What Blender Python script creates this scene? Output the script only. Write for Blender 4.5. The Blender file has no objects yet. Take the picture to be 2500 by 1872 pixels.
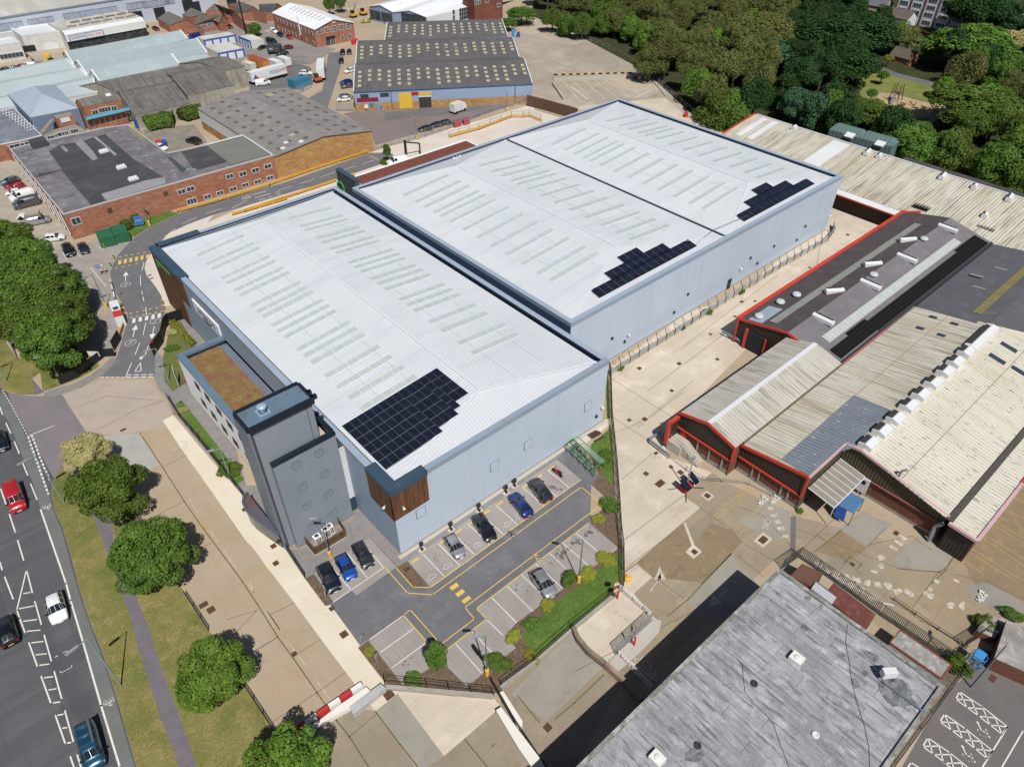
import bpy, bmesh, math, random
from mathutils import Vector, Matrix
from math import sin, cos, pi, radians, sqrt, atan2
random.seed(11)
scn = bpy.context.scene
COL = scn.collection
# ---------------------------------------------------------------- camera (solved from the building edges)
FPX = 1743.258
CP = Vector((-26.577, -52.285, 77.807))
_p, _r, _y = radians(40.359), radians(0.040), radians(48.685)
_f = Vector((cos(_y)*cos(_p), sin(_y)*cos(_p), -sin(_p)))
_ri = Vector((sin(_y), -cos(_y), 0.0))
_dn = _f.cross(_ri)
RX = _ri*cos(_r) + _dn*sin(_r)
DX = _dn*cos(_r) - _ri*sin(_r)
cam = bpy.data.cameras.new('camera'); camo = bpy.data.objects.new('camera', cam); COL.objects.link(camo)
cam.sensor_width = 36; cam.lens = FPX/2500*36; cam.clip_end = 3000; cam.clip_start = 1
m = Matrix.Identity(4)
for i in range(3):
 m[i][0] = RX[i]; m[i][1] = -DX[i]; m[i][2] = -_f[i]; m[i][3] = CP[i]
camo.matrix_world = m
scn.camera = camo
# ---------------------------------------------------------------- survey: a sighting of the site -> a point at a known height
TL = {}
for r_, oy in enumerate((0, 450, 900, 1348)):
 for c_, ox in enumerate((0, 600, 1200, 1800)):
  TL['abcdefghijklmnop'[r_*4+c_]] = (ox, oy, 3.16)
TL.update({'A': (0, 0, 6.32), 'B': (350, 0, 6.32), 'C': (650, 0, 6.32), 'D': (950, 0, 6.32), 'E': (0, 180, 3.634), '#': (0, 0, 1)})
def ray(s):
 ox, oy, k = TL[s[0]]; x, y = s[1:].split(',')
 u = ox+float(x)/k; v = oy+float(y)/k
 return RX*((u-1250)/FPX) + DX*((v-936)/FPX) + _f
def P(s, z=0.0):
 d = ray(s); return CP + d*((z-CP.z)/d.z)
def PL(s, z=0.0):
 out = []; t = 'a'
 for w in s.split():
  if not (w[0].isdigit() or w[0] == '-'): t = w[0]; w = w[1:]
  out.append(P(t+w, z))
 return out
def onwall(a, b, s):
 d = ray(s); e = (Vector((b.x-a.x, b.y-a.y, 0))).normalized(); n = Vector((-e.y, e.x, 0))
 k = ((Vector((a.x, a.y, 0))-Vector((CP.x, CP.y, 0))).dot(n))/d.dot(n)
 return CP + d*k
def onplane(p0, n, s):
 d = ray(s); return CP + d*((p0-CP).dot(n)/d.dot(n))
# ---------------------------------------------------------------- objects
def tag(o, label=None, cat=None, group=None, kind=None):
 if label: o['label'] = label
 if cat: o['category'] = cat
 if group: o['group'] = group
 if kind: o['kind'] = kind
 return o
def thing(name, label, cat, loc=(0, 0, 0), group=None, rz=0):
 o = bpy.data.objects.new(name, None); COL.objects.link(o)
 o.location = loc; o.rotation_euler = (0, 0, rz); o.empty_display_size = .1
 return tag(o, label, cat, group)
def rootof(o):
 while o.parent: o = o.parent
 return o
class MB:
 def __init__(s): s.v = []; s.f = []; s.m = []
 def face(s, pts, m=0):
  n = len(s.v); s.v += [Vector(p) for p in pts]; s.f.append(list(range(n, n+len(pts)))); s.m.append(m); return s
 def mesh(s, vs, fs, m=0):
  n = len(s.v); s.v += [Vector(p) for p in vs]
  for f in fs: s.f.append([n+i for i in f]); s.m.append(m)
  return s
 def box(s, c, d, rz=0, m=0, mat=None):
  vs = []
  for x in (-.5, .5):
   for y in (-.5, .5):
    for z in (-.5, .5): vs.append(Vector((x*d[0], y*d[1], z*d[2])))
  M_ = mat if mat is not None else Matrix.Rotation(rz, 3, 'Z')
  vs = [M_ @ q + Vector(c) for q in vs]
  return s.mesh(vs, [(0, 1, 3, 2), (4, 6, 7, 5), (0, 4, 5, 1), (2, 3, 7, 6), (0, 2, 6, 4), (1, 5, 7, 3)], m)
 def prism(s, poly, z0, z1, m=0, top=True, bot=False, mt=None):
  poly = ccw(poly); n = len(poly)
  vs = [Vector((q[0], q[1], z0)) for q in poly]+[Vector((q[0], q[1], z1)) for q in poly]
  s.mesh(vs, [(i, (i+1) % n, n+(i+1) % n, n+i) for i in range(n)], m)
  if top: s.mesh(vs[n:], [tuple(range(n))], m if mt is None else mt)
  if bot: s.mesh(vs[:n], [tuple(reversed(range(n)))], m)
  return s
 def slab(s, q, t=.15, m=0):     # top polygon q in 3d, thickened downward
  q = [Vector(x) for x in q]; n = len(q)
  nn = (q[1]-q[0]).cross(q[-1]-q[0])
  if nn.z < 0: q = q[::-1]
  lo = [x-Vector((0, 0, t)) for x in q]
  s.mesh(q+lo, [tuple(range(n)), tuple(n+i for i in reversed(range(n)))]+[(n+i, n+(i+1) % n, (i+1) % n, i) for i in range(n)], m)
  return s
 def bar(s, a, b, w, h=None, m=0):    # box beam from a to b
  a = Vector(a); b = Vector(b); h = h or w; d = b-a; L = d.length
  if L < 1e-5: return s
  x = d/L; up = Vector((0, 0, 1)) if abs(x.z) < .95 else Vector((0, 1, 0))
  y = up.cross(x).normalized(); z = x.cross(y)
  M_ = Matrix((x, y, z)).transposed()
  return s.box((a+b)/2, (L, w, h), m=m, mat=M_)
 def tube(s, a, b, r, r2=None, n=8, m=0, cap=True):
  a = Vector(a); b = Vector(b); r2 = r if r2 is None else r2; d = (b-a).normalized()
  up = Vector((0, 0, 1)) if abs(d.z) < .95 else Vector((1, 0, 0))
  x = up.cross(d).normalized(); y = d.cross(x)
  vs = [a+x*(r*cos(2*pi*i/n))+y*(r*sin(2*pi*i/n)) for i in range(n)]+[b+x*(r2*cos(2*pi*i/n))+y*(r2*sin(2*pi*i/n)) for i in range(n)]
  s.mesh(vs, [(i, (i+1) % n, n+(i+1) % n, n+i) for i in range(n)], m)
  if cap: s.mesh(vs, [tuple(reversed(range(n))), tuple(range(n, 2*n))], m)
  return s
 def lathe(s, c, prof, n=16, m=0):
  c = Vector(c); vs = []
  for r, z in prof: vs += [c+Vector((r*cos(2*pi*i/n), r*sin(2*pi*i/n), z)) for i in range(n)]
  fs = []
  for k in range(len(prof)-1):
   for i in range(n): fs.append((k*n+i, k*n+(i+1) % n, (k+1)*n+(i+1) % n, (k+1)*n+i))
  fs += [tuple(reversed(range(n))), tuple(range((len(prof)-1)*n, len(prof)*n))]
  return s.mesh(vs, fs, m)
 def build(s, name, mats, parent=None, ang=0.0, smooth=False, local=False):
  if not isinstance(mats, (list, tuple)): mats = [mats]
  me = bpy.data.meshes.new(name)
  off = Vector((0, 0, 0))
  if parent is not None and not local: off = rootof(parent).location.copy()
  me.from_pydata([q-off for q in s.v], [], s.f)
  for mt in mats: me.materials.append(mt)
  uv = me.uv_layers.new(name='UVMap').data
  ca, sa = cos(-ang), sin(-ang)
  for k, pl in enumerate(me.polygons):
   pl.material_index = s.m[k]; pl.use_smooth = smooth
   n = pl.normal
   if abs(n.z) > .9999 or n.length < .5:
    ex = Vector((ca, -sa, 0)); ey = Vector((sa, ca, 0))
   else:
    ex = Vector((-n.y, n.x, 0)).normalized(); ey = n.cross(ex)
   for li in pl.loop_indices:
    co = me.vertices[me.loops[li].vertex_index].co + off
    uv[li].uv = (co.dot(ex), co.dot(ey))
  me.update()
  o = bpy.data.objects.new(name, me); COL.objects.link(o)
  if parent is not None: o.parent = parent
  return o
def ccw(p):
 p = [Vector(q) for q in p]
 a = sum(p[i].x*p[(i+1) % len(p)].y-p[(i+1) % len(p)].x*p[i].y for i in range(len(p)))
 return p if a > 0 else p[::-1]
def copy_tree(o, parent=None):
 c = o.copy(); COL.objects.link(c)
 if parent is not None: c.parent = parent
 for ch in [q for q in list(bpy.data.objects) if q.parent == o]: copy_tree(ch, c)
 return c
def text_mesh(txt, size, ext=0.0):
 cu = bpy.data.curves.new('t', 'FONT'); cu.body = txt; cu.size = size; cu.extrude = ext
 cu.align_x = 'CENTER'; cu.align_y = 'CENTER'; cu.resolution_u = 3
 o = bpy.data.objects.new('t', cu); COL.objects.link(o)
 me = bpy.data.meshes.new_from_object(o); bpy.data.objects.remove(o)
 return me
def text_obj(name, txt, size, mat, c, ex, ey, parent=None, sx=1.0):
 me = text_mesh(txt, size); me.materials.clear(); me.materials.append(mat)
 ex = Vector(ex).normalized(); ey = Vector(ey).normalized(); ez = ex.cross(ey)
 off = rootof(parent).location if parent is not None else Vector((0, 0, 0))
 for v in me.vertices: v.co = ex*v.co.x*sx + ey*v.co.y + ez*v.co.z + Vector(c) - off
 o = bpy.data.objects.new(name, me); COL.objects.link(o)
 if parent is not None: o.parent = parent
 return o
# ---------------------------------------------------------------- materials
def lin(c):
 if isinstance(c, str):
  c = [int(c[i:i+2], 16)/255 for i in (0, 2, 4)]
  c = [x/12.92 if x < .04045 else ((x+.055)/1.055)**2.4 for x in c]
  g_ = .3*c[0]+.59*c[1]+.11*c[2]; c = [g_+(x-g_)*.93 for x in c]
 return (c[0], c[1], c[2], 1)
MATS = {}
class NB:
 def __init__(s, nt): s.nt = nt; s.N = nt.nodes; s.L = nt.links
 def n(s, t, **k):
  o = s.N.new(t)
  for a, b in k.items(): setattr(o, a, b)
  return o
 def noise(s, vec, sc, det=4, rough=.6, dist=0):
  o = s.n('ShaderNodeTexNoise'); o.inputs['Scale'].default_value = sc; o.inputs['Detail'].default_value = det
  o.inputs['Roughness'].default_value = rough; o.inputs['Distortion'].default_value = dist
  s.L.new(vec, o.inputs['Vector']); return o.outputs['Fac']
 def map(s, vec, sc, loc=(0, 0, 0)):
  o = s.n('ShaderNodeMapping'); o.inputs['Scale'].default_value = sc; o.inputs['Location'].default_value = loc
  s.L.new(vec, o.inputs['Vector']); return o.outputs['Vector']
 def rng(s, f, lo, hi, a=0, b=1):
  o = s.n('ShaderNodeMapRange'); o.inputs['From Min'].default_value = lo; o.inputs['From Max'].default_value = hi
  o.inputs['To Min'].default_value = a; o.inputs['To Max'].default_value = b
  s.L.new(f, o.inputs['Value']); return o.outputs['Result']
 def mix(s, f, a, b, mode='MIX'):
  o = s.n('ShaderNodeMix', data_type='RGBA', blend_type=mode)
  for k, v in ((0, f), (6, a), (7, b)):
   if hasattr(v, 'is_linked') or hasattr(v, 'links'): s.L.new(v, o.inputs[k])
   else: o.inputs[k].default_value = v
  return o.outputs[2]
 def math(s, op, a, b=None):
  o = s.n('ShaderNodeMath', operation=op)
  for k, v in ((0, a), (1, b)):
   if v is None: continue
   if hasattr(v, 'links'): s.L.new(v, o.inputs[k])
   else: o.inputs[k].default_value = v
  return o.outputs[0]
def mat(name, c1, c2=None, c3=None, rough=.85, ns=.25, lo=.35, hi=.65, grain=.12, gs=6, streak=None, rib=None, brick=None,
  slab=None, metal=0, spec=.35, obj=False, bump=0, trans=0, alpha=None, coat=0, blot=None, seed=0):
 if name in MATS: return MATS[name]
 mt = bpy.data.materials.new(name); mt.use_nodes = True; nt = mt.node_tree; b = NB(nt)
 bs = nt.nodes['Principled BSDF']
 tc = b.n('ShaderNodeTexCoord'); uv = tc.outputs['Object' if obj else 'UV']
 uv = b.map(uv, (1, 1, 1), (seed*13.7, seed*7.1, 0))
 c = lin(c1); col = c
 if c2 is not None:
  col = b.mix(b.rng(b.noise(uv, ns, 6, .62), lo, hi), c, lin(c2))
 if c3 is not None:
  col = b.mix(b.rng(b.noise(b.map(uv, (1, 1, 1), (31, 17, 5)), ns*2.7, 5, .65), .52, .72), col, lin(c3))
 hsrc = None
 if brick:
  bc, bw, bh = brick
  o = b.n('ShaderNodeTexBrick'); b.L.new(uv, o.inputs['Vector']); o.inputs['Scale'].default_value = 1
  o.inputs['Brick Width'].default_value = bw; o.inputs['Row Height'].default_value = bh; o.inputs['Mortar Size'].default_value = .012
  o.inputs['Color1'].default_value = (.78, .78, .78, 1); o.inputs['Color2'].default_value = (1.15, 1.15, 1.15, 1); o.inputs['Mortar'].default_value = lin(bc)
  col = b.mix(1.0, col, o.outputs['Color'], 'MULTIPLY')
 if slab:                         # big panels with thin joints: (w, h, joint colour, joint size)
  o = b.n('ShaderNodeTexBrick'); b.L.new(uv, o.inputs['Vector']); o.inputs['Scale'].default_value = 1; o.offset = slab[4] if len(slab) > 4 else 0
  o.inputs['Brick Width'].default_value = slab[0]; o.inputs['Row Height'].default_value = slab[1]; o.inputs['Mortar Size'].default_value = slab[3]
  o.inputs['Color1'].default_value = (.9, .9, .9, 1); o.inputs['Color2'].default_value = (1.06, 1.06, 1.06, 1); o.inputs['Mortar'].default_value = (slab[2],)*3+(1,)
  o.inputs['Mortar Smooth'].default_value = .3
  col = b.mix(1.0, col, o.outputs['Color'], 'MULTIPLY')
 for st in (streak or []):        # (su, sv, lo, hi, colour, strength)
  f = b.rng(b.noise(b.map(uv, (st[0], st[1], 1), (3.3, 9.1, 0)), 1, 5, .6), st[2], st[3], 0, st[5])
  col = b.mix(f, col, lin(st[4]))
 for bl in (blot or []):          # (scale, lo, hi, colour, strength)
  f = b.rng(b.noise(b.map(uv, (1, 1, 1), (71, 23, 5)), bl[0], 7, .68, .3), bl[1], bl[2], 0, bl[4])
  col = b.mix(f, col, lin(bl[3]))
 if rib:                          # (axis, period, bump height, shade painted into the troughs)
  sp = b.n('ShaderNodeSeparateXYZ'); b.L.new(uv, sp.inputs[0])
  a = sp.outputs['UV'.index(rib[0].upper())]
  w = b.math('SINE', b.math('MULTIPLY', a, 2*pi/rib[1]))
  w01 = b.rng(w, -1, 1); hsrc = w01
  if rib[3]:
   d = b.rng(w01, 0, .45, 1-rib[3], 1)
   rgb = b.n('ShaderNodeCombineColor')
   for k in range(3): b.L.new(d, rgb.inputs[k])
   col = b.mix(1.0, col, rgb.outputs[0], 'MULTIPLY')
 if grain:
  g = b.rng(b.noise(uv, gs, 3, .7), .3, .7, 1-grain, 1+grain)
  rgb = b.n('ShaderNodeCombineColor')
  for k in range(3): b.L.new(g, rgb.inputs[k])
  col = b.mix(1.0, col, rgb.outputs[0], 'MULTIPLY')
 if hasattr(col, 'links'): b.L.new(col, bs.inputs['Base Color'])
 else: bs.inputs['Base Color'].default_value = col
 bs.inputs['Roughness'].default_value = rough; bs.inputs['Metallic'].default_value = metal
 bs.inputs['Specular IOR Level'].default_value = spec
 if coat: bs.inputs['Coat Weight'].default_value = coat; bs.inputs['Coat Roughness'].default_value = .05
 if hsrc is not None and rib[2]:
  bp = b.n('ShaderNodeBump'); bp.inputs['Distance'].default_value = rib[2]; bp.inputs['Strength'].default_value = 1
  b.L.new(hsrc, bp.inputs['Height']); b.L.new(bp.outputs[0], bs.inputs['Normal'])
 elif bump:
  bp = b.n('ShaderNodeBump'); bp.inputs['Distance'].default_value = bump; b.L.new(b.noise(uv, 2.5, 5, .7), bp.inputs['Height'])
  b.L.new(bp.outputs[0], bs.inputs['Normal'])
 if alpha is not None: bs.inputs['Alpha'].default_value = alpha
 MATS[name] = mt; return mt
def leafmat(name, c1, c2, c3):
 mt = bpy.data.materials.new(name); mt.use_nodes = True; nt = mt.node_tree; b = NB(nt); bs = nt.nodes['Principled BSDF']
 tc = b.n('ShaderNodeTexCoord'); oi = b.n('ShaderNodeObjectInfo')
 geo = b.n('ShaderNodeNewGeometry')
 col = b.mix(b.rng(b.noise(tc.outputs['Object'], 1.6, 3), .35, .65), lin(c1), lin(c2))
 col = b.mix(b.rng(geo.outputs['Random Per Island'], .55, 1, 0, .7), col, lin(c3))
 hs = b.n('ShaderNodeHueSaturation'); b.L.new(col, hs.inputs['Color'])
 b.L.new(b.rng(oi.outputs['Random'], 0, 1, .485, .515), hs.inputs['Hue']); b.L.new(b.rng(oi.outputs['Random'], 0, 1, .8, 1.2), hs.inputs['Value'])
 b.L.new(hs.outputs[0], bs.inputs['Base Color']); bs.inputs['Roughness'].default_value = .6; bs.inputs['Specular IOR Level'].default_value = .25
 tr = b.n('ShaderNodeBsdfTranslucent'); b.L.new(hs.outputs[0], tr.inputs['Color'])
 mx = b.n('ShaderNodeMixShader'); mx.inputs[0].default_value = .25
 out = nt.nodes['Material Output']; b.L.new(bs.outputs[0], mx.inputs[1]); b.L.new(tr.outputs[0], mx.inputs[2]); b.L.new(mx.outputs[0], out.inputs[0])
 MATS[name] = mt; return mt
# ---------------------------------------------------------------- palette
tan = mat('tan_concrete', 'a09077', 'a89884', 'a68f70', ns=.12, grain=.10, blot=[(.35, .58, .72, '85786a', .45), (.05, .5, .65, 'b3a58f', .5), (1.3, .64, .72, '6b5e50', .4)], streak=[(.7, .05, .55, .7, '8f8171', .35)])
yardc = mat('worn_yard_concrete', '988a73', '8c8170', 'a3937a', ns=.09, blot=[(.3, .56, .7, '776b5b', .55), (.07, .5, .6, '94815f', .45), (1.2, .62, .72, '5d5346', .5)], slab=(7.3, 5.6, .8, .05, .3))
beige = mat('pale_new_concrete', 'c6baa9', 'b5aa99', 'cfc4b4', ns=.08, blot=[(.2, .58, .72, 'a08c73', .6), (.8, .64, .74, '8b7a66', .35)], streak=[(.03, .9, .5, .75, 'a8957c', .35)])
cream_strip = mat('fresh_cream_concrete', 'd5cbb9', 'cdc1ab', ns=.2, grain=.05, blot=[(.5, .6, .72, 'b9aa92', .5)])
asph = mat('site_asphalt', '626267', '6a6a6e', ns=.4, grain=.10, gs=9, blot=[(.25, .55, .7, '77777b', .7), (1.5, .6, .7, '58585d', .5), (.7, .58, .68, '7f7f83', .4)])
roadm = mat('highway_asphalt', '4d4e53', '55565a', ns=.12, grain=.1, gs=9, streak=[(.02, .6, .45, .65, '626265', .6), (.6, .04, .5, .65, '43444a', .5)], blot=[(.3, .6, .7, '5c5c60', .4), (.04, .5, .6, '57585c', .5)])
cyclem = mat('cycle_lane_asphalt', '646866', '6d706f', ns=.3, grain=.09, gs=9)
darkasph = mat('dark_yard_asphalt', '626264', '6a6a6b', ns=.2, grain=.1)
pathm = mat('footpath_asphalt', '66616a', '716b72', ns=.8, grain=.12, blot=[(4, .66, .74, '8a8590', .7)])
blockp = mat('grey_block_paving', '7d7a7b', '86837f', '6f6d70', ns=.6, grain=.12, gs=7)
bayp = mat('pale_bay_paving', '8f8984', '99938e', ns=.3, grain=.10, gs=7, blot=[(.8, .68, .73, '5b5655', .7), (.2, .55, .7, '837c76', .5)], streak=[(2.5, .15, .5, .7, '7f7973', .4)])
kerbm = mat('pale_kerb', 'aea99f', grain=.1)
servc = mat('service_yard_concrete', 'cdc4b9', 'c2b8ab', ns=.1, grain=.06, blot=[(.3, .6, .72, 'b1a595', .5)])
grassm = mat('dry_verge_grass', '7d7542', '696c30', '8b7f4b', ns=.22, grain=.3, gs=4, lo=.4, hi=.6, blot=[(.12, .5, .62, '566128', .8), (.5, .56, .7, '94865a', .8), (1.7, .6, .72, '4e5a24', .6)], rough=.95, bump=.06)
lawnm = mat('green_lawn', '4a6420', '567028', '3d541b', ns=.5, grain=.3, gs=4, blot=[(.6, .6, .75, '7a7a3a', .5)], rough=.95, bump=.08)
parkm = mat('park_grass', '79793c', '6a7233', '86814a', ns=.1, grain=.2, blot=[(.06, .5, .6, '4f6a1f', .7)], rough=.95)
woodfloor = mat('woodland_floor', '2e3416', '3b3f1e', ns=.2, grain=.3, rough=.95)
mulch = mat('bark_mulch', '6c5a49', '5a4a3b', '7d6a55', ns=.8, grain=.35, gs=5, rough=.95, bump=.05)
sandm = mat('play_sand', 'b09a79', 'a08a6a', ns=.4, grain=.1)
white = mat('white_line_paint', 'dcdad4', 'c9c6bf', ns=1.5, grain=.06)
fadew = mat('worn_white_paint', 'c2b9aa', 'a89c8c', ns=2, grain=.1, lo=.45, hi=.55)
yellow = mat('yellow_line_paint', 'd9b54a', 'c9a84d', ns=1.5, grain=.06)
fadey = mat('worn_yellow_paint', 'b39a55', 'a08c5c', ns=1.5)
blackp = mat('black_paint', '1d1d1f')
weed = mat('weeds_in_joint', '5a5f2a', '6b6038', ns=.6, grain=.3)
jointm = mat('dark_joint', '6b5f50', '5f5546', ns=.5)
irn = mat('rusty_iron_cover', '4f3427', '5d4133', ns=2, grain=.2, rough=.7)
zoff = 0
def ground(name, s, lv, mt, label=None, pts=None, ang=0):
 m_ = MB(); p = pts if pts is not None else PL(s)
 global zoff; zoff += 1
 p = [Vector((q[0], q[1], lv*.004+zoff*.00006)) for q in p]
 m_.face(ccw(p)); return tag(m_.build(name, mt, ang=ang), label=label, kind='structure')
def seg(mb, a, b, w, z, m=0):
 a = Vector((a[0], a[1], z)); b = Vector((b[0], b[1], z)); d = (b-a); d.z = 0
 if d.length < .01: return
 d.normalize(); n = Vector((-d.y, d.x, 0))*(w/2)
 mb.face([a-n, b-n, b+n, a+n], m)
def poly(mb, pts, w, z, m=0, closed=False):
 pts = list(pts)
 if closed: pts = pts+[pts[0]]
 for a, b in zip(pts, pts[1:]):
  d = (b-a); d.z = 0
  if d.length < .01: continue
  d = d.normalized()*(w/2*.98); seg(mb, a-d, b+d, w, z, m)
def dashes(mb, pts, w, z, on, off, m=0, ph=0):
 pts = list(pts); acc = -ph
 for a, b in zip(pts, pts[1:]):
  L = (b-a).length; d = (b-a)/L; t = 0
  while t < L:
   c = acc % (on+off)
   if c < on:
    e = min(L, t+on-c); seg(mb, a+d*t, a+d*e, w, z, m)
   else: e = min(L, t+(on+off)-c)
   acc += e-t+1e-6; t = e+1e-6
def marks(name, fn, mt, kind='structure', label=None):
 mb = MB(); fn(mb); return tag(mb.build(name, mt), label=label, kind=kind)
# ground sheet to the horizon
g = MB(); g.face([(-1500, -1500, 0), (1800, -1500, 0), (1800, 2200, 0), (-1500, 2200, 0)]); tag(g.build('ground', tan), kind='structure')
LV = 1
# main road
ground('road', '', 1, roadm, pts=PL('i-900,-300 0,100 0,140 60,180 150,205 300,212 390,205 480,200 560,330 690,525 600,640 480,740 430,830 400,900 395,960 420,1080 485,1230 535,1400 600,1650 m650,400 720,600 790,770 890,1080 960,1330 1055,1656 1160,1950 1250,2300 -3000,2300 -3000,-300'))
ground('road_junction_mouth', 'i60,182 150,206 300,213 390,206 480,201 560,331 690,526 600,640 480,738 420,850 300,640 200,470 90,280', 2, mat('junction_asphalt', '736d71', '7b7478', ns=.2, grain=.1, blot=[(.3, .55, .7, '7a747a', .5)]))
ground('cycle_lane', 'i-20,250 70,420 130,560 190,720 260,900 315,1090 510,1656 m545,370 640,690 780,1180 930,1656 1020,1950 1150,1950 1040,1656 945,1330 875,1080 775,770 705,600 635,400 585,235 i520,1400 470,1230 405,1080 380,960 330,800 260,640 200,520 120,350 20,170', 3, cyclem)
# verges and footpath
ground('grass_verge', 'i480,742 432,832 402,902 397,962 422,1082 487,1232 537,1402 602,1650 m652,400 722,600 792,770 892,1080 962,1330 1057,1656 1200,2050 1520,2050 1385,1656 1310,1450 1240,1280 1180,1080 1110,880 1060,720 1000,480 950,350 830,0 i840,1450 760,1230 690,1050 600,880 520,760', 2, grassm)
ground('footpath', 'i520,750 600,880 690,1050 760,1230 840,1450 m830,0 950,350 1000,480 1060,720 1110,880 1180,1080 1240,1280 1310,1450 1385,1656 1520,2050 1680,2050 1520,1656 1460,1470 1400,1300 1330,1120 1250,900 1190,720 1150,580 1090,440 1000,200 880,0 i870,1190 800,1000 700,850 620,740', 2, pathm)
ground('grass_verge_inner', 'i620,740 700,850 800,1000 870,1190 m890,0 1000,200 1090,440 1150,580 1190,720 1250,900 1330,1120 1400,1300 1460,1470 1520,1656 1680,2050 2550,2050 2290,1656 2110,1370 1890,1030 1610,600 1435,330 i1110,1215 1040,1110 900,850 780,700', 2, grassm)
ground('footpath_far', 'e-60,1000 0,1020 60,1060 150,1380 250,1500 340,1605 270,1625 190,1450 30,1150 -60,1050', 2, pathm)
ground('grass_verge_far', 'e-80,1050 0,1100 60,1240 180,1400 262,1545 270,1620 150,1625 60,1598 0,1560 -200,1350', 2, grassm)
ground('grass_verge_gate', 'e150,1380 250,1500 310,1450 330,1600 480,1545 600,1500 700,1445 770,1400 700,1300 400,1250 150,1300', 3, grassm)
ground('footway', 'e340,1612 380,1590 480,1560 560,1545 700,1470 790,1400 860,1335 893,1330 880,1380 820,1440 770,1484 640,1560 500,1612 390,1637 345,1640', 4, blockp)
ground('park_and_wood_floor', 'c400,-300 300,120 460,190 640,260 900,400 1200,560 1560,900 1700,940 1900,1020 d700,1060 1600,1400 2300,1600 2900,1700 2900,-500', 1, woodfloor)
# access road
ground('access_road', 'e770,1486 820,1442 880,1380 920,1280 960,1130 985,1050 985,1000 950,930 900,850 865,760 850,700 860,650 880,600 920,535 960,490 1040,410 1160,330 1300,265 1400,215 a1640,1560 b0,1495 150,1452 330,1400 700,1270 960,1180 1110,1178 1170,1215 1040,1270 860,1330 700,1390 400,1470 0,1590 e1896,168 1650,235 1450,310 1300,380 1215,470 1160,540 1125,600 1115,650 1130,700 1200,790 1245,860 1265,940 1272,1030 1250,1120 1200,1310 1190,1485', 4, asph)
ground('service_yard', 'b-300,1720 0,1590 400,1470 700,1390 860,1330 1040,1270 1170,1215 1110,1178 960,1180 1100,1130 1800,930 2230,800 c330,850 640,940 800,1000 600,1400 b2000,1500 1000,1700 400,1900 e1650,500 1215,480 1300,380 1450,310 1650,235', 2, servc)
ground('pavement_by_warehouse', 'e1160,540 1125,600 1115,650 1130,700 1200,790 1245,860 1265,940 1310,940 1400,930 1400,480 1215,470', 3, servc)
# block paved area round the office
ground('block_paving', 'e1190,1485 1200,1310 1260,1330 1290,1200 1310,1000 1420,1000 1500,900 i1900,900 j700,900 900,1050 1200,1480 1100,1560 700,1640 460,1625 400,1540 180,1210 0,960 i1700,765 1560,600 1390,395 1330,330 1290,240 1215,140', 3, blockp)
ground('car_park_visitor_bays', 'e395,530 530,470 760,440 1030,412 920,535 875,600 848,700 862,760 945,930 983,1000 983,1050 890,1330 800,1335 700,1200 560,800 430,620', 3, bayp)
ground('left_yard', 'a-900,1250 100,1200 500,1640 e565,445 380,520 300,450 0,300 -900,300', 1, mat('left_yard_concrete', 'a39a8d', '97907f', 'afa699', ns=.2, blot=[(.4, .58, .7, '7d7465', .5)]))
ground('concrete_apron', 'i480,200 640,150 790,88 1130,85 1190,142 1330,350 1255,400 1290,460 1080,480 860,520 760,530 690,525', 2, mat('apron_concrete', 'a3978c', 'ab9d90', 'a1917f', ns=.15, grain=.08, blot=[(.2, .56, .7, '8d7a67', .45)]))
ground('grey_concrete_patch', 'i760,535 900,508 1070,495 1230,740 1130,790 900,800', 3, mat('grey_patch', '9b9a96', 'a4a39d', ns=.4))
ground('cream_concrete_strip', 'i1255,400 1335,358 1390,420 1540,600 1700,785 1900,1010 2212,1410 j460,1625 n610,412 655,405 880,715 865,735 960,860 1075,1012 955,1072 930,1040 870,1052 770,920 580,670 370,380 160,110 60,-30 i1900,1330 1600,900 1400,620', 4, cream_strip)
ground('cream_concrete_wedge', 'n1080,1060 1100,1055 1190,1070 1600,1110 1905,1115 1970,1190 1530,1570 1170,1090 1000,1225 955,1165', 4, beige)
ground('old_road_below_barrier', 'n216,1374 400,1450 810,1190 1000,1225 1170,1092 1530,1570 1970,1192 o60,1050 640,600 1010,1010 650,1656 600,2300 n760,2300', 2, mat('lower_concrete', '8f8371', '867b6b', '9a8c79', ns=.1, blot=[(.3, .56, .7, '6f6557', .5)]))
# right-hand yards
ground('pale_yard', 'k905,0 925,60 930,400 965,750 985,1000 1000,1280 1022,1560 1120,1490 1410,1240 1610,1070 1480,980 1700,800 1370,680 1300,520 2212,-400 h500,700 1300,300 1400,200 700,120 600,350 0,850 g1500,1000', 1, beige)
ground('pale_yard_far', 'b2000,700 c300,600 180,400 200,180 300,120 460,190 640,260 900,400 1200,560 1560,900 1700,940 1300,1000 900,900', 2, mat('far_yard_concrete', 'a4998a', '978c7c', 'aea394', ns=.06, blot=[(.15, .55, .7, '7d7161', .5), (.05, .52, .62, 'b8ac98', .5)], slab=(9, 30, .72, .12)))
ground('pale_apron_far', 'c600,830 1340,755 1560,950 1480,1000 1300,950 1000,800 800,870', 4, beige)
ground('pale_path_far', 'c1560,950 1690,935 1900,1010 1860,1075 1600,970', 4, servc)
ground('worn_yard', 'k1022,1562 1120,1492 1410,1242 1612,1072 1482,980 1702,802 1820,880 l500,1150 1450,1390 2600,700 3200,1500 2700,2100 p2212,300 1830,740 1750,970 1600,1080 500,0 o2212,30 1100,1060 640,600 1130,370 1020,300', 2, yardc)
ground('pale_patch', 'o1030,160 1120,92 1240,190 1100,315 1180,430 1300,540 960,860 880,860 620,600 960,330 1020,290', 4, beige)
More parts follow.
